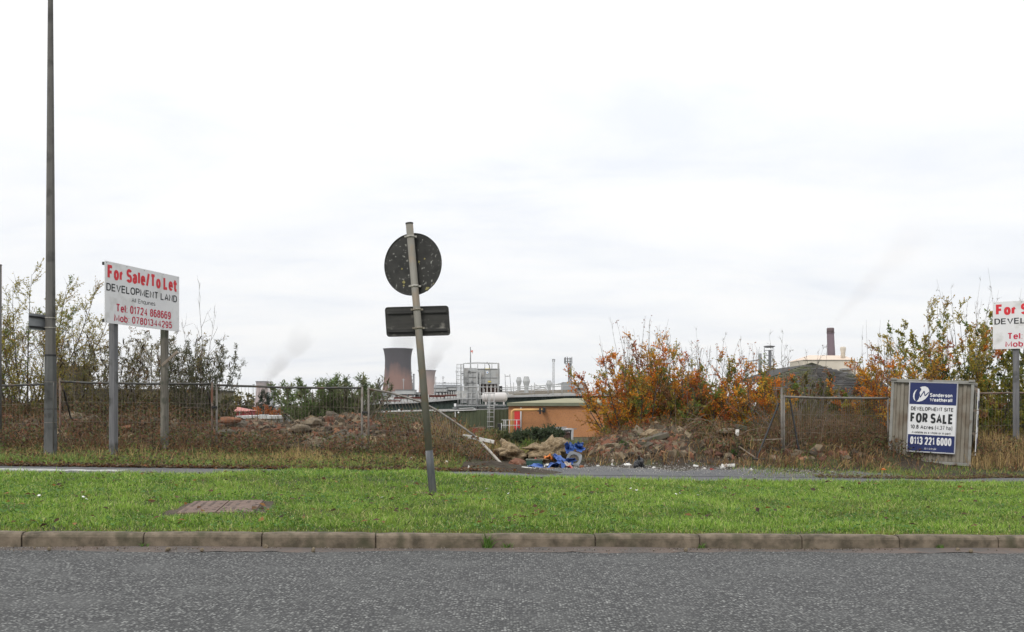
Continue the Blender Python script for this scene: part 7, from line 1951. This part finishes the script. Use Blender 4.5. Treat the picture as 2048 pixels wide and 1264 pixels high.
# access ladder down the olive wall
la = thing('ladder', 'grey steel access ladder with side rails down the olive-green wall', 'ladder', site(982, YA - 1.2))
b = MB()
for (xt, xb) in ((977, 975), (980, 978), (988, 988)): b.tube([px2(la, xt, 786, YA - 1.2), px2(la, xb, 866, YA - 1.2)], 0.04, 5)
for xx in (968, 973): b.tube([px2(la, xx, 787, YA - 1.6), px2(la, xx + 3, 802, YA - 1.6)], 0.03, 5)
b.tube([px2(la, 968, 787, YA - 1.6), px2(la, 990, 786.5, YA - 1.4)], 0.035, 5)
b.build('stile', M['steel_pale'], la)
b = MB()
for yy in (804, 811, 815, 824.5, 834, 843.5, 853): b.tube([px2(la, 974 if yy > 812 else 978, yy, YA - 1.2), px2(la, 989, yy, YA - 1.2)], 0.035, 5)
b.build('rung', M['steel_pale'], la)
# flag
fg = thing('flagpole', 'thin flagpole with a small ragged red flag above the filter unit', 'flagpole', site(940.5, YF_ + 2))
b = MB(); b.tube([px2(fg, 940.8, 694, YF_ + 2), px2(fg, 941.3, 740, YF_ + 2)], [0.045, 0.06], 6); b.build('pole', M['steel_mid'], fg)
b = MB()
pp = [px2(fg, *q, YF_ + 2) for q in ((941, 700.3), (943, 701), (946, 700), (945.6, 704), (944.4, 707.8), (943.6, 704.5), (941.3, 703.6))]
pp = [v + Vector((0, 0.05 * math.sin(i * 2.0), 0)) for i, v in enumerate(pp)]
b.add(pp + [v + Vector((0, .015, 0)) for v in pp], [tuple(range(7)), tuple(range(13, 6, -1))]); b.build('flag', mat('flag_red', (0.55, 0.10, 0.07), (0.6, 0.30, 0.26), 3, 0.8), fg)

# --- red dumper and rods glimpsed before the olive wall
rd = thing('red_skip', 'red metal skip half hidden by weeds before the olive-green wall', 'skip', site(957, 70))
b = MB(); a = px2(rd, 957, 863, 70); b.box(a + Vector((0, .5, -.15)), (0.82, 1.0, 0.75), taper=(1.12, 1.1)); b.build('body', mat('red_paint', (0.24, 0.03, 0.03), (0.32, 0.05, 0.045), 3, 0.6), rd)
b = MB(); b.box(a + Vector((0, .5, .235)), (0.98, 1.16, 0.05)); b.build('rim', M['rust_beam'], rd)
# --- left: concrete tank block and low building behind the willow
tb = thing('concrete_tower', 'squat dark concrete tower block behind the willow and buddleias on the left', 'tower', site(143, 45))
single('head', mat('dark_concrete', (0.085, 0.078, 0.055), (0.12, 0.108, 0.075), 0.8, 0.9), tb, 90, 152, 733, 775, 45, 1.6, bevel=0.03)
single('shaft', mat('tower_concrete', (0.13, 0.125, 0.11), (0.17, 0.165, 0.145), 0.8, 0.9), tb, 104, 146, 775, 850, 45.2, 1.2)
single('roof_slab', M['hazy_dark'], tb, 89, 153, 731, 733, 44.9, 1.8)
lb = thing('low_building', 'long flat-roofed olive-brown building behind the buddleias on the left', 'building', site(320, 48))
single('wall', mat('olive_render', (0.15, 0.135, 0.085), (0.19, 0.17, 0.11), 1, 0.9), lb, 100, 398, 781, 870, 48, 6)
single('roof_edge', mat('roof_edge_dark', (0.06, 0.062, 0.05), (0.08, 0.08, 0.065), 1, 0.8), lb, 98, 400, 778, 781, 47.9, 6.2)
# red-roofed hut and pale flat roof
hu = thing('red_hut', 'small hut with a pinkish-red hipped roof seen over the left rubble bank', 'hut', site(482, 75))
single('wall', mat('hut_red', (0.30, 0.045, 0.05), (0.36, 0.06, 0.065), 1, 0.8), hu, 473, 498, 821, 850, 75, 1.8)
b = MB(); e0, e1 = px2(hu, 460, 821.5, 74.8), px2(hu, 499, 821.5, 74.8); r0_, r1_ = px2(hu, 464, 814.2, 76), px2(hu, 478, 814.2, 76)
b.add([e0, e1, e1 + Vector((0, 2.4, 0)), e0 + Vector((0, 2.4, 0)), r0_, r1_, e0 + Vector((0, 0, -.06)), e1 + Vector((0, 0, -.06))], [(0, 1, 5, 4), (1, 2, 5), (2, 3, 4, 5), (3, 0, 4), (6, 7, 1, 0)]); b.build('roof', mat('hut_roof', (0.42, 0.17, 0.15), (0.5, 0.24, 0.21), 1, 0.8), hu)
single('post', M['steel_pale'], hu, 479, 479.8, 821, 850, 74.7, .06)
fl_ = thing('flat_roof', 'pale flat roof with a raised hatch just showing over the left rubble bank', 'roof', site(515, 62))
single('slab', M['steel_white'], fl_, 471, 562, 831.5, 837.5, 62, 4); single('hatch', M['steel_pale'], fl_, 518, 530, 829, 831.5, 62.5, 1); single('wall', M['hazy_grey'], fl_, 475, 560, 837.5, 860, 62.2, 3.6)
bl = thing('blue_shed', 'small pale blue shed roof right of the orange hedge', 'shed', site(557, 90)); single('wall', mat('shed_blue', (0.16, 0.30, 0.37), (0.2, 0.34, 0.41), 1, 0.7), bl, 552, 563, 818, 840, 90, 2); single('roof', M['steel_pale'], bl, 551.5, 563.5, 816.6, 818, 89.9, 2.2)
# distant trees on the left
plant_px('conifer', 'dark green conifer in front of the far left cooling tower', 'tree', 537, 786, 42, 120, 301, stems=1, nb=46, nt=7, nl=7, leaf=(0.22, 0.36), lw=0.4, pal=((0.025, 0.04, 0.028), (0.035, 0.055, 0.035)), blen=0.62, tlen=0.5, b0=0.02, bang=1.3, up=0.05, r0=0.1, droop=0.1)
for (px, yt, w, sd, lab, pal) in ((478, 788, 44, 302, 'hazy yellow-green tree behind the red-roofed hut', ((0.20, 0.17, 0.05), (0.10, 0.10, 0.04), (0.26, 0.2, 0.05))), (500, 800, 36, 303, 'hazy grey-green tree left of the dark conifer', ((0.09, 0.09, 0.055), (0.12, 0.10, 0.06))), (450, 800, 50, 304, 'olive tree behind the fence coupler on the left', ((0.09, 0.095, 0.04), (0.14, 0.13, 0.05)))):
    plant_px('distant_tree', lab, 'tree', px, yt, w, 110, sd, stems=6, tilt=0.6, nb=9, nt=5, nl=6, leaf=(0.2, 0.32), pal=pal, r0=0.08, blen=0.35, tlen=0.6)
for (px, yt, w, sd, lab) in ((525, 812, 50, 305, 'bright rust-orange hedge bush over the left rubble bank'), (550, 817, 36, 306, 'smaller rust-orange bush at the right end of the hedge')):
    plant_px('hedge_bush', lab, 'bush', px, yt, w, 80, sd, stems=9, tilt=0.9, nb=11, nt=5, nl=7, leaf=(0.12, 0.2), pal=((0.36, 0.11, 0.03), (0.30, 0.085, 0.03), (0.42, 0.16, 0.05)), r0=0.03, blen=0.4, tlen=0.3, b0=0.02)

# --- slate-roofed building at right
YS = 46.0
sb_ = thing('slate_building', 'old building with a low dark slate gable roof, overgrown in front, right of the beeches', 'building', site(1650, YS))
b = MB()
ap, el, er = px2(sb_, 1622, 727, YS), px2(sb_, 1520, 762, YS), px2(sb_, 1752, 772, YS)
el2, er2 = px2(sb_, 1512, 830, YS - 4), px2(sb_, 1765, 835, YS - 4)
# big hipped slope facing the viewer, in courses
nC = 34
slr = random.Random(9)
for k in range(nC):
    t0, t1 = k / nC, (k + 1) / nC
    def row(t):
        zz = ap.z + (el2.z - ap.z) * t; yy = ap.y + (el2.y - ap.y) * t
        # outline of the roof seen from the front
        tl = min(1, t / ((el.z - ap.z) / (el2.z - ap.z))); tr = min(1, t / ((er.z - ap.z) / (er2.z - ap.z)))
        xl = ap.x + (el.x - ap.x) * tl ** 1.0 + (el2.x - el.x) * max(0, t - .3); xr = ap.x + (er.x - ap.x) * tr ** 1.0 + (er2.x - er.x) * max(0, t - .3)
        return xl, xr, yy, zz
    a_, c_ = row(t0), row(t1)
    n = max(1, int((c_[1] - c_[0]) / 0.32))
    for i in range(n):
        x0 = c_[0] + (c_[1] - c_[0]) * i / n; x1 = c_[0] + (c_[1] - c_[0]) * (i + 1) / n
        x0 = max(x0, a_[0]) if i else a_[0] if False else x0
        j = slr.uniform(-.012, .012)
        b.add([(x0 + .006, c_[2] - .05 + j, c_[3] + j), (x1 - .006, c_[2] - .05 + j, c_[3] + j), (x1 - .006, a_[2] + .02, a_[3] + .0), (x0 + .006, a_[2] + .02, a_[3])], [(0, 1, 2, 3)], 0 if slr.random() < .7 else 1)
        b.add([(x0 + .006, c_[2] - .05 + j, c_[3] + j), (x1 - .006, c_[2] - .05 + j, c_[3] + j), (x1 - .006, c_[2] + .0, c_[3] - .03), (x0 + .006, c_[2], c_[3] - .03)], [(3, 2, 1, 0)], 0)
b.build('roof', [mat('slate', (0.034, 0.031, 0.030), (0.068, 0.063, 0.058), 1.5, 0.8, c3=(0.075, 0.08, 0.04), scale3=0.8, lo3=0.48, hi3=0.6), mat('slate_pale', (0.062, 0.060, 0.060), (0.095, 0.09, 0.086), 1.5, 0.8)], sb_)
b = MB(); b.add([ap + Vector((0, .03, -.02)), el + Vector((0, .03, -.02)), el2 + Vector((0, .1, -.03)), er2 + Vector((0, .1, -.03)), er + Vector((0, .03, -.02)), ap + Vector((0, 7, -.02)), el + Vector((0, 7, 0)), er + Vector((0, 7, 0))], [(0, 1, 2, 3, 4), (0, 5, 6, 1), (0, 4, 7, 5)]); b.build('roof_deck', mat('roof_under', (0.04, 0.038, 0.035)), sb_)
b = MB(); b.bar(ap + Vector((0, -.06, .02)), el + Vector((0, -.06, .02)), .14, .05); b.bar(ap + Vector((0, -.06, .02)), er + Vector((0, -.06, .02)), .14, .05); b.build('verge_edge', mat('verge_moss', (0.06, 0.062, 0.045), (0.085, 0.085, 0.06), 2, 0.9), sb_)
b = MB(); a0 = Vector((el2.x + .2, el2.y + .25, 0)); b.box(((el2.x + er2.x) / 2, el2.y + 3.5, el2.z / 2), (er2.x - el2.x - .6, 6.0, el2.z)); b.build('wall', M['brick_dark'], sb_)

# --- cream works with brown chimney
YW = 420.0
cw = thing('cream_works', 'cream-coloured works building with a low pitched roof above the slate roof', 'building', site(1660, YW))
single('wall', mat('cream_clad', (0.58, 0.52, 0.42), (0.64, 0.58, 0.48), 0.05, 0.8), cw, 1606, 1710, 720, 812, YW, 20)
b = MB(); e0, e1 = px2(cw, 1605, 720, YW), px2(cw, 1711, 720, YW); r0_, r1_ = px2(cw, 1618, 710.5, YW + 12), px2(cw, 1688, 711, YW + 12)
b.add([e0, e1, e1 + Vector((0, 24, 0)), e0 + Vector((0, 24, 0)), r0_, r1_], [(0, 1, 5, 4), (1, 2, 5), (2, 3, 4, 5), (3, 0, 4)]); b.build('roof', mat('peach_roof', (0.62, 0.50, 0.40), (0.68, 0.56, 0.46), 0.05, 0.8), cw)
single('edge_trim', mat('trim_brown', (0.24, 0.21, 0.18)), cw, 1709.3, 1710.6, 720, 812, YW - .3, .4); single('eave', mat('eave_brown', (0.30, 0.27, 0.22)), cw, 1606, 1710.5, 719.4, 720.4, YW - .4, .4)
single('canopy', M['hazy_grey'], cw, 1687, 1710, 736.5, 739.5, YW - 5, 5)
single('lean_to', mat('cream_low', (0.58, 0.52, 0.42)), cw, 1711, 1740, 748.5, 812, YW, 15)
b = MB(); e0, e1 = px2(cw, 1711, 748.7, YW - 1), px2(cw, 1741, 749, YW - 1); b.add([e0, e1, px2(cw, 1728, 743, YW + 8), px2(cw, 1711, 739, YW + 8)], [(0, 1, 2, 3)]); b.build('lean_to_roof', mat('peach_roof_low', (0.60, 0.48, 0.38)), cw)
ch = thing('chimney', 'tapered purple-brown factory chimney rising behind the cream works', 'chimney', site(1661, YW + 30)); Yc = YW + 30
b = MB(); a, c = px2(ch, 1661.7, 812, Yc), px2(ch, 1660.3, 656, Yc); s_ = Yc / F
b.tube([a, px2(ch, 1662.5, 711, Yc), px2(ch, 1660.8, 664, Yc)], [8.8 * s_, 7.7 * s_, 6.9 * s_], 16); b.build('shaft', mat('chimney_brown', (0.125, 0.088, 0.105), (0.15, 0.11, 0.125), 0.08, 0.85), ch)
b = MB(); b.tube([px2(ch, 1660.9, 665, Yc), px2(ch, 1660.8, 657.5, Yc), px2(ch, 1660.8, 655.8, Yc)], [7.1 * s_, 7.2 * s_, 6.6 * s_], 16); b.tube([px2(ch, 1660.9, 666.4, Yc), px2(ch, 1660.9, 665, Yc)], [7.9 * s_] * 2, 16); b.build('crown', mat('chimney_cap', (0.115, 0.08, 0.085), (0.14, 0.10, 0.105), 0.1, 0.85), ch)
cv = thing('roof_cowl', 'cream roof cowl right of the brown chimney', 'roof vent', site(1686, YW + 5))
b = MB(); s_ = (YW + 5) / F; zf = lambda py: px2(cv, 1686, py, YW + 5).z; b.lathe([(4.2 * s_, zf(722)), (4.4 * s_, zf(705)), (5.6 * s_, zf(699)), (5.7 * s_, zf(696)), (5.0 * s_, zf(694)), (4.2 * s_, zf(693.6))], 16); b.build('cowl', mat('cowl_cream', (0.62, 0.57, 0.48), (0.52, 0.46, 0.38), 0.3, 0.8, stretch=(1, 1, 3)), cv)
# --- steel gantry
gy_ = thing('steel_gantry', 'grey steel gantry tower with round top platform above the beeches', 'gantry', site(1537, 300)); Yg = 300
b = MB()
for xx in (1528.5, 1546): b.tube([px2(gy_, xx, 694.5, Yg), px2(gy_, xx, 790, Yg)], 0.1, 5)
boxpx(b, gy_, 1538, 1543, 700, 790, Yg, .8)
for yy in (701, 711, 722, 733): b.bar(px2(gy_, 1528, yy, Yg), px2(gy_, 1546.5, yy, Yg), .18); b.bar(px2(gy_, 1528.5, yy, Yg), px2(gy_, 1535, yy + 10, Yg), .1)
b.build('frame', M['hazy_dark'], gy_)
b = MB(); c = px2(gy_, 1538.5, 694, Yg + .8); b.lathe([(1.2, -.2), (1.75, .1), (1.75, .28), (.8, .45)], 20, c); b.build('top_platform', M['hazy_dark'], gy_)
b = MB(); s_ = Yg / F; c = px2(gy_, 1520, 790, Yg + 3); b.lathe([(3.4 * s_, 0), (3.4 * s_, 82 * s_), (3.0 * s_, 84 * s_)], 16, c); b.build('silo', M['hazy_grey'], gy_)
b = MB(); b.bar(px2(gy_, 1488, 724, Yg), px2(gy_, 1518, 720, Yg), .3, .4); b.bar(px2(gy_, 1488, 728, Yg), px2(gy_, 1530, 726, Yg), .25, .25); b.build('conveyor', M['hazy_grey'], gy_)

# --- cooling towers
def cooling_tower(label, xc, yt, Y, wt, ww, wb, yb, m, nring=0, group='cooling towers on the horizon'):
    g = site(xc, Y); t = thing('cooling_tower', label, 'cooling tower', g, group=group)
    s_ = Y / F; zt = P(0, yt, Y).z - g.z; zb_ = 0.0
    prof_ = []
    n = 22
    zw = zb_ + (zt - zb_) * 0.80
    for i in range(n + 1):
        z = zb_ + (zt - zb_) * i / n
        if z < zw: a_ = (wb / ww) ** 2 - 1; r_w = ww * math.sqrt(1 + a_ * ((zw - z) / (zw - zb_)) ** 2)
        else: a_ = (wt / ww) ** 2 - 1; r_w = ww * math.sqrt(1 + a_ * ((z - zw) / (zt - zw)) ** 2)
        prof_.append((r_w / 2 * s_, z))
    b = MB(); b.lathe(prof_, 64, caps=False)
    b.lathe([(r * .97, z) for r, z in prof_[::-1]], 64, caps=False)
    b.lathe([(prof_[-1][0] * .97, zt), (prof_[-1][0], zt)], 64, caps=False)
    b.build('shell', m, t)
    b = MB(); r = prof_[-1][0]; b.lathe([(r, zt - 1.0 * s_), (r + .7 * s_, zt - .9 * s_), (r + .7 * s_, zt), (r, zt + .1 * s_)], 64, caps=False); b.build('rim', M['hazy_dark'], t)
    return t
def tower_mat(name, low, top, H, soot=0.55, streak=0.06):
    m = bpy.data.materials.new(name); m.use_nodes = True; nt = m.node_tree; L = nt.links; bs = nt.nodes['Principled BSDF']; bs.inputs['Roughness'].default_value = 0.95
    t = _n(nt, 'ShaderNodeTexCoord'); sp = _n(nt, 'ShaderNodeSeparateXYZ'); L.new(t.outputs['Object'], sp.inputs[0])
    mp_ = _n(nt, 'ShaderNodeMapping'); mp_.inputs['Scale'].default_value = (streak * 3, streak * 3, streak * .35); L.new(t.outputs['Object'], mp_.inputs[0])
    nz_ = _n(nt, 'ShaderNodeTexNoise'); nz_.inputs['Scale'].default_value = 1; nz_.inputs['Detail'].default_value = 6; L.new(mp_.outputs[0], nz_.inputs['Vector'])
    n2 = _n(nt, 'ShaderNodeTexNoise'); n2.inputs['Scale'].default_value = streak * 1.2; n2.inputs['Detail'].default_value = 3; L.new(t.outputs['Object'], n2.inputs['Vector'])
    a = _n(nt, 'ShaderNodeMath'); a.operation = 'DIVIDE'; L.new(sp.outputs[2], a.inputs[0]); a.inputs[1].default_value = H
    c = _n(nt, 'ShaderNodeMath'); c.operation = 'MULTIPLY_ADD'; L.new(nz_.outputs[0], c.inputs[0]); c.inputs[1].default_value = 0.42; L.new(a.outputs[0], c.inputs[2])
    c2 = _n(nt, 'ShaderNodeMath'); c2.operation = 'MULTIPLY_ADD'; L.new(n2.outputs[0], c2.inputs[0]); c2.inputs[1].default_value = 0.35; L.new(c.outputs[0], c2.inputs[2])
    mr = _n(nt, 'ShaderNodeMapRange'); mr.inputs[1].default_value = soot + .38 - .09; mr.inputs[2].default_value = soot + .38 + .13; L.new(c2.outputs[0], mr.inputs[0])
    mx = _n(nt, 'ShaderNodeMix'); mx.data_type = 'RGBA'; L.new(mr.outputs[0], mx.inputs[0]); mx.inputs[6].default_value = (*low, 1); mx.inputs[7].default_value = (*top, 1)
    m3 = _n(nt, 'ShaderNodeMapRange'); m3.inputs[3].default_value = .85; m3.inputs[4].default_value = 1.15; L.new(nz_.outputs[0], m3.inputs[0])
    mu = _n(nt, 'ShaderNodeMix'); mu.data_type = 'RGBA'; mu.blend_type = 'MULTIPLY'; mu.inputs[0].default_value = 1; L.new(mx.outputs[2], mu.inputs[6]); L.new(m3.outputs[0], mu.inputs[7])
    L.new(mu.outputs[2], bs.inputs['Base Color']); return m
Yt = 820.0
H1 = (HY - 697) / F * Yt + 3
big = cooling_tower('big red-brown cooling tower with a sooty dark top, left of the leaning sign post', 796, 697.5, Yt, 59, 52, 76, 790, tower_mat('tower_big', (0.215, 0.122, 0.098), (0.052, 0.046, 0.054), H1, 0.62))
H2 = (HY - 740) / F * 1350 + 3
small = cooling_tower('smaller reddish cooling tower just right of the leaning sign post', 854, 740.5, 1350, 36, 31, 40, 790, tower_mat('tower_small', (0.33, 0.225, 0.19), (0.27, 0.205, 0.19), H2, 0.75, 0.03))
H3 = (HY - 762) / F * 1700 + 3
far = cooling_tower('pale pinkish cooling tower far left beyond the fence', 525, 762.5, 1700, 26.5, 24, 35, 800, tower_mat('tower_far', (0.34, 0.26, 0.245), (0.24, 0.20, 0.205), H3, 0.8, 0.03))
def stack(name, label, xc, yt, yb, w, Y, m, cat='chimney'):
    t = thing(name, label, cat, site(xc, Y)); s_ = Y / F
    b = MB(); b.tube([Vector((0, 0, 0)), Vector((0, 0, P(0, yt, Y).z - t.location.z))], [w / 2 * s_ * 1.06, w / 2 * s_], 14); b.build('shaft', m, t)
    b = MB(); zt = P(0, yt, Y).z - t.location.z; b.tube([Vector((0, 0, zt - 2 * s_)), Vector((0, 0, zt + .3 * s_))], w / 2 * s_ * 1.12, 14); b.build('crown', M['hazy_dark'], t)
stack('chimney', 'slim grey stack between the two red cooling towers', 827.5, 748, 790, 3.4, 760, M['hazy_dark'])
stack('chimney', 'pinkish brick stack right of the far left cooling tower', 541, 764, 810, 4.4, 1650, mat('pink_stack', (0.36, 0.24, 0.22), (0.40, 0.28, 0.26), 0.05, 0.9))
stack('chimney', 'short thin stack right of the dark conifer', 548, 789, 810, 1.6, 900, M['hazy_dark'])
for (xc, yt, Y, lab) in ((558, 768, 420, 'thin floodlight mast right of the far left cooling tower'), (459, 762, 420, 'thin floodlight mast above the yellow-green tree'), (507.5, 769, 420, 'thin floodlight mast just left of the far left cooling tower')):
    t = thing('floodlight_mast', lab, 'mast', site(xc, Y)); zt = P(0, yt, Y).z - t.location.z
    b = MB(); b.tube([(0, 0, 0), (0, 0, zt)], [.22, .12], 6); b.build('pole', M['mast_far'], t)
    b = MB(); b.box((0, 0, zt), (1.1, .4, .25)); b.build('lamp_head', M['mast_far'], t)
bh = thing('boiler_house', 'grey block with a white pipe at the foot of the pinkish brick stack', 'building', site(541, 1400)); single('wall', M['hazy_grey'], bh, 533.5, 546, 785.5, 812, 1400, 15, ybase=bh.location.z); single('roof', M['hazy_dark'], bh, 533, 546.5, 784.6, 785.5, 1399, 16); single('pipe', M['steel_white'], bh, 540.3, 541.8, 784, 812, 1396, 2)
# ductwork left of the big tower, grey works right of it
dw = thing('ductwork', 'dark grey curved ductwork at the left foot of the big cooling tower', 'ducts', site(757, 700))
b = MB(); s_ = 700 / F
for (x0, y0, x1, y1, rr_) in ((749, 790, 752, 777, 3.2), (752, 777, 759, 773, 3.2), (757, 790, 760, 775, 2.4), (760, 775, 768, 765, 1.8)): b.tube([px2(dw, x0, y0, 700), px2(dw, (x0 + x1) / 2, (y0 + y1) / 2 - .8, 700), px2(dw, x1, y1, 700)], rr_ * s_, 10)
b.build('duct', M['hazy_dark'], dw)
b = MB(); boxpx(b, dw, 748, 790, 783, 812, 705, 10); b.build('base_block', M['hazy_grey'], dw)
dw2 = thing('pipe_ladder', 'dark stair and pipework clinging to the right side of the big cooling tower', 'pipework', site(824, 790))
b = MB()
for k in range(11):
    xx = 820.5 + k * .35 + (k % 2) * 1.2; boxpx(b, dw2, xx, xx + 1.6, 741 + k * 3.6, 743.2 + k * 3.6, 795, 1.5)
b.bar(px2(dw2, 822, 740, 795), px2(dw2, 826, 784, 795), .3); b.build('stair', M['hazy_dark'], dw2)
gw = thing('grey_works', 'pale grey works building with rooftop pipes right of the small cooling tower', 'building', site(895, 380))
single('wall', mat('grey_works_wall', (0.40, 0.42, 0.44), (0.46, 0.48, 0.50), 0.1, 0.8), gw, 868, 921, 770, 812, 380, 18)
b = MB(); e0, e1 = px2(gw, 867, 770, 380), px2(gw, 921.5, 770, 380); b.add([e0, e1, px2(gw, 916, 767, 390), px2(gw, 880, 766, 390)], [(0, 1, 2, 3)]); b.build('roof', mat('grey_works_roof', (0.45, 0.46, 0.47)), gw)
b = MB()
for xx in range(872, 920, 6): boxpx(b, gw, xx, xx + .5, 764.5, 770, 379, .2)
b.bar(px2(gw, 870, 766, 379), px2(gw, 920, 766.5, 379), .25); boxpx(b, gw, 887, 891, 764, 767, 379, 2); b.build('roof_rail', M['hazy_grey'], gw)

# ------------------------------------------------------------------ steam and smoke
def plume(label, p0, p1, Y, r0, r1, dens, col, noise_s, soft=1.0, name='steam_plume', lo=0.42, seed=0.0, rise=1.0):
    """cone of drifting vapour, its density falling to nothing at the cone's wall and far end"""
    a, c = P(*p0, Y), P(*p1, Y + 40)
    s_ = Y / F; R0_, R1_ = r0 * s_, r1 * s_
    L_ = (c - a).length
    b = MB(); n = 20; K = 10
    b.lathe([((R0_ + (R1_ - R0_) * k / K) * 1.0, L_ * k / K) for k in range(K + 1)], n, smooth=True)
    m = bpy.data.materials.new(name + '_vapour'); m.use_nodes = True; nt = m.node_tree; L = nt.links; nt.nodes.remove(nt.nodes['Principled BSDF'])
    pv = _n(nt, 'ShaderNodeVolumePrincipled'); pv.inputs['Color'].default_value = (*col, 1); pv.inputs['Anisotropy'].default_value = 0.0
    L.new(pv.outputs[0], nt.nodes['Material Output'].inputs['Volume'])
    t = _n(nt, 'ShaderNodeTexCoord'); sp = _n(nt, 'ShaderNodeSeparateXYZ'); L.new(t.outputs['Object'], sp.inputs[0])
    def mth(op, x, y=None, z=None, cl=False):
        q = _n(nt, 'ShaderNodeMath'); q.operation = op; q.use_clamp = cl
        for i, v in enumerate((x, y, z)):
            if v is None: continue
            if isinstance(v, (int, float)): q.inputs[i].default_value = v
            else: L.new(v, q.inputs[i])
        return q.outputs[0]
    nz_ = _n(nt, 'ShaderNodeTexNoise'); nz_.inputs['Scale'].default_value = noise_s; nz_.inputs['Detail'].default_value = 3; nz_.inputs['Roughness'].default_value = 0.55
    mp_ = _n(nt, 'ShaderNodeMapping'); mp_.inputs['Location'].default_value = (seed, seed * 2, 0); L.new(t.outputs['Object'], mp_.inputs[0]); L.new(mp_.outputs[0], nz_.inputs['Vector'])
    tz = mth('DIVIDE', sp.outputs[2], L_)
    Rz = mth('MULTIPLY_ADD', tz, R1_ - R0_, R0_)
    rad = mth('SQRT', mth('ADD', mth('MULTIPLY', sp.outputs[0], sp.outputs[0]), mth('MULTIPLY', sp.outputs[1], sp.outputs[1])))
    rr_ = mth('DIVIDE', rad, Rz)
    edge = mth('SUBTRACT', 1.0, mth('MULTIPLY', rr_, rr_), None, True)
    puff = mth('MULTIPLY', mth('SUBTRACT', mth('ADD', nz_.outputs[0], mth('MULTIPLY', edge, 0.30)), lo + .12), 4.0, None, True)
    fade = mth('POWER', mth('SUBTRACT', 1.0, tz, None, True), 1.0 * soft)
    d_ = mth('MULTIPLY', mth('MULTIPLY', mth('MULTIPLY', puff, fade), mth('MULTIPLY', edge, 1.6, None, True)), dens / (R0_ + R1_))
    L.new(d_, pv.inputs['Density'])
    o = b.build(name, m, loc=a)
    o.rotation_euler = (c - a).to_track_quat('Z', 'Y').to_euler()
    return tag(o, label, 'steam' if 'steam' in name else 'smoke', kind=None)
plume('white steam drifting up to the right from the far left cooling tower', (527, 766), (618, 655), 1700, 12, 44, 3.8, (0.985, 0.985, 0.99), 0.022, 0.9, seed=3.0)
plume('thin steam hanging over the big cooling tower and behind the sign plate', (796, 700), (842, 628), 830, 27, 56, 2.2, (0.985, 0.985, 0.99), 0.030, 0.8, seed=9.0)
plume('steam billowing to the right above the smaller red cooling tower', (855, 744), (892, 668), 1360, 15, 32, 3.6, (0.985, 0.985, 0.99), 0.032, 0.8, seed=5.0)
plume('faint brownish smoke trailing right from the brown chimney', (1661, 656), (1860, 430), 450, 6, 62, 0.30, (0.80, 0.74, 0.72), 0.030, 1.0, name='smoke_trail', lo=0.36, seed=2.0)

# ------------------------------------------------------------------ damp November air over the works
hz = MB(); hz.box((0, 1700, 97), (5200, 3600, 206))
hm = bpy.data.materials.new('haze_air'); hm.use_nodes = True
hn = hm.node_tree; hn.nodes.remove(hn.nodes['Principled BSDF'])
hv = hn.nodes.new('ShaderNodeVolumePrincipled'); hv.inputs['Color'].default_value = (0.93, 0.94, 0.96, 1); hv.inputs['Density'].default_value = 0.00010
hn.links.new(hv.outputs[0], hn.nodes['Material Output'].inputs['Volume'])
ho = hz.build('haze', hm); ho['kind'] = 'stuff'
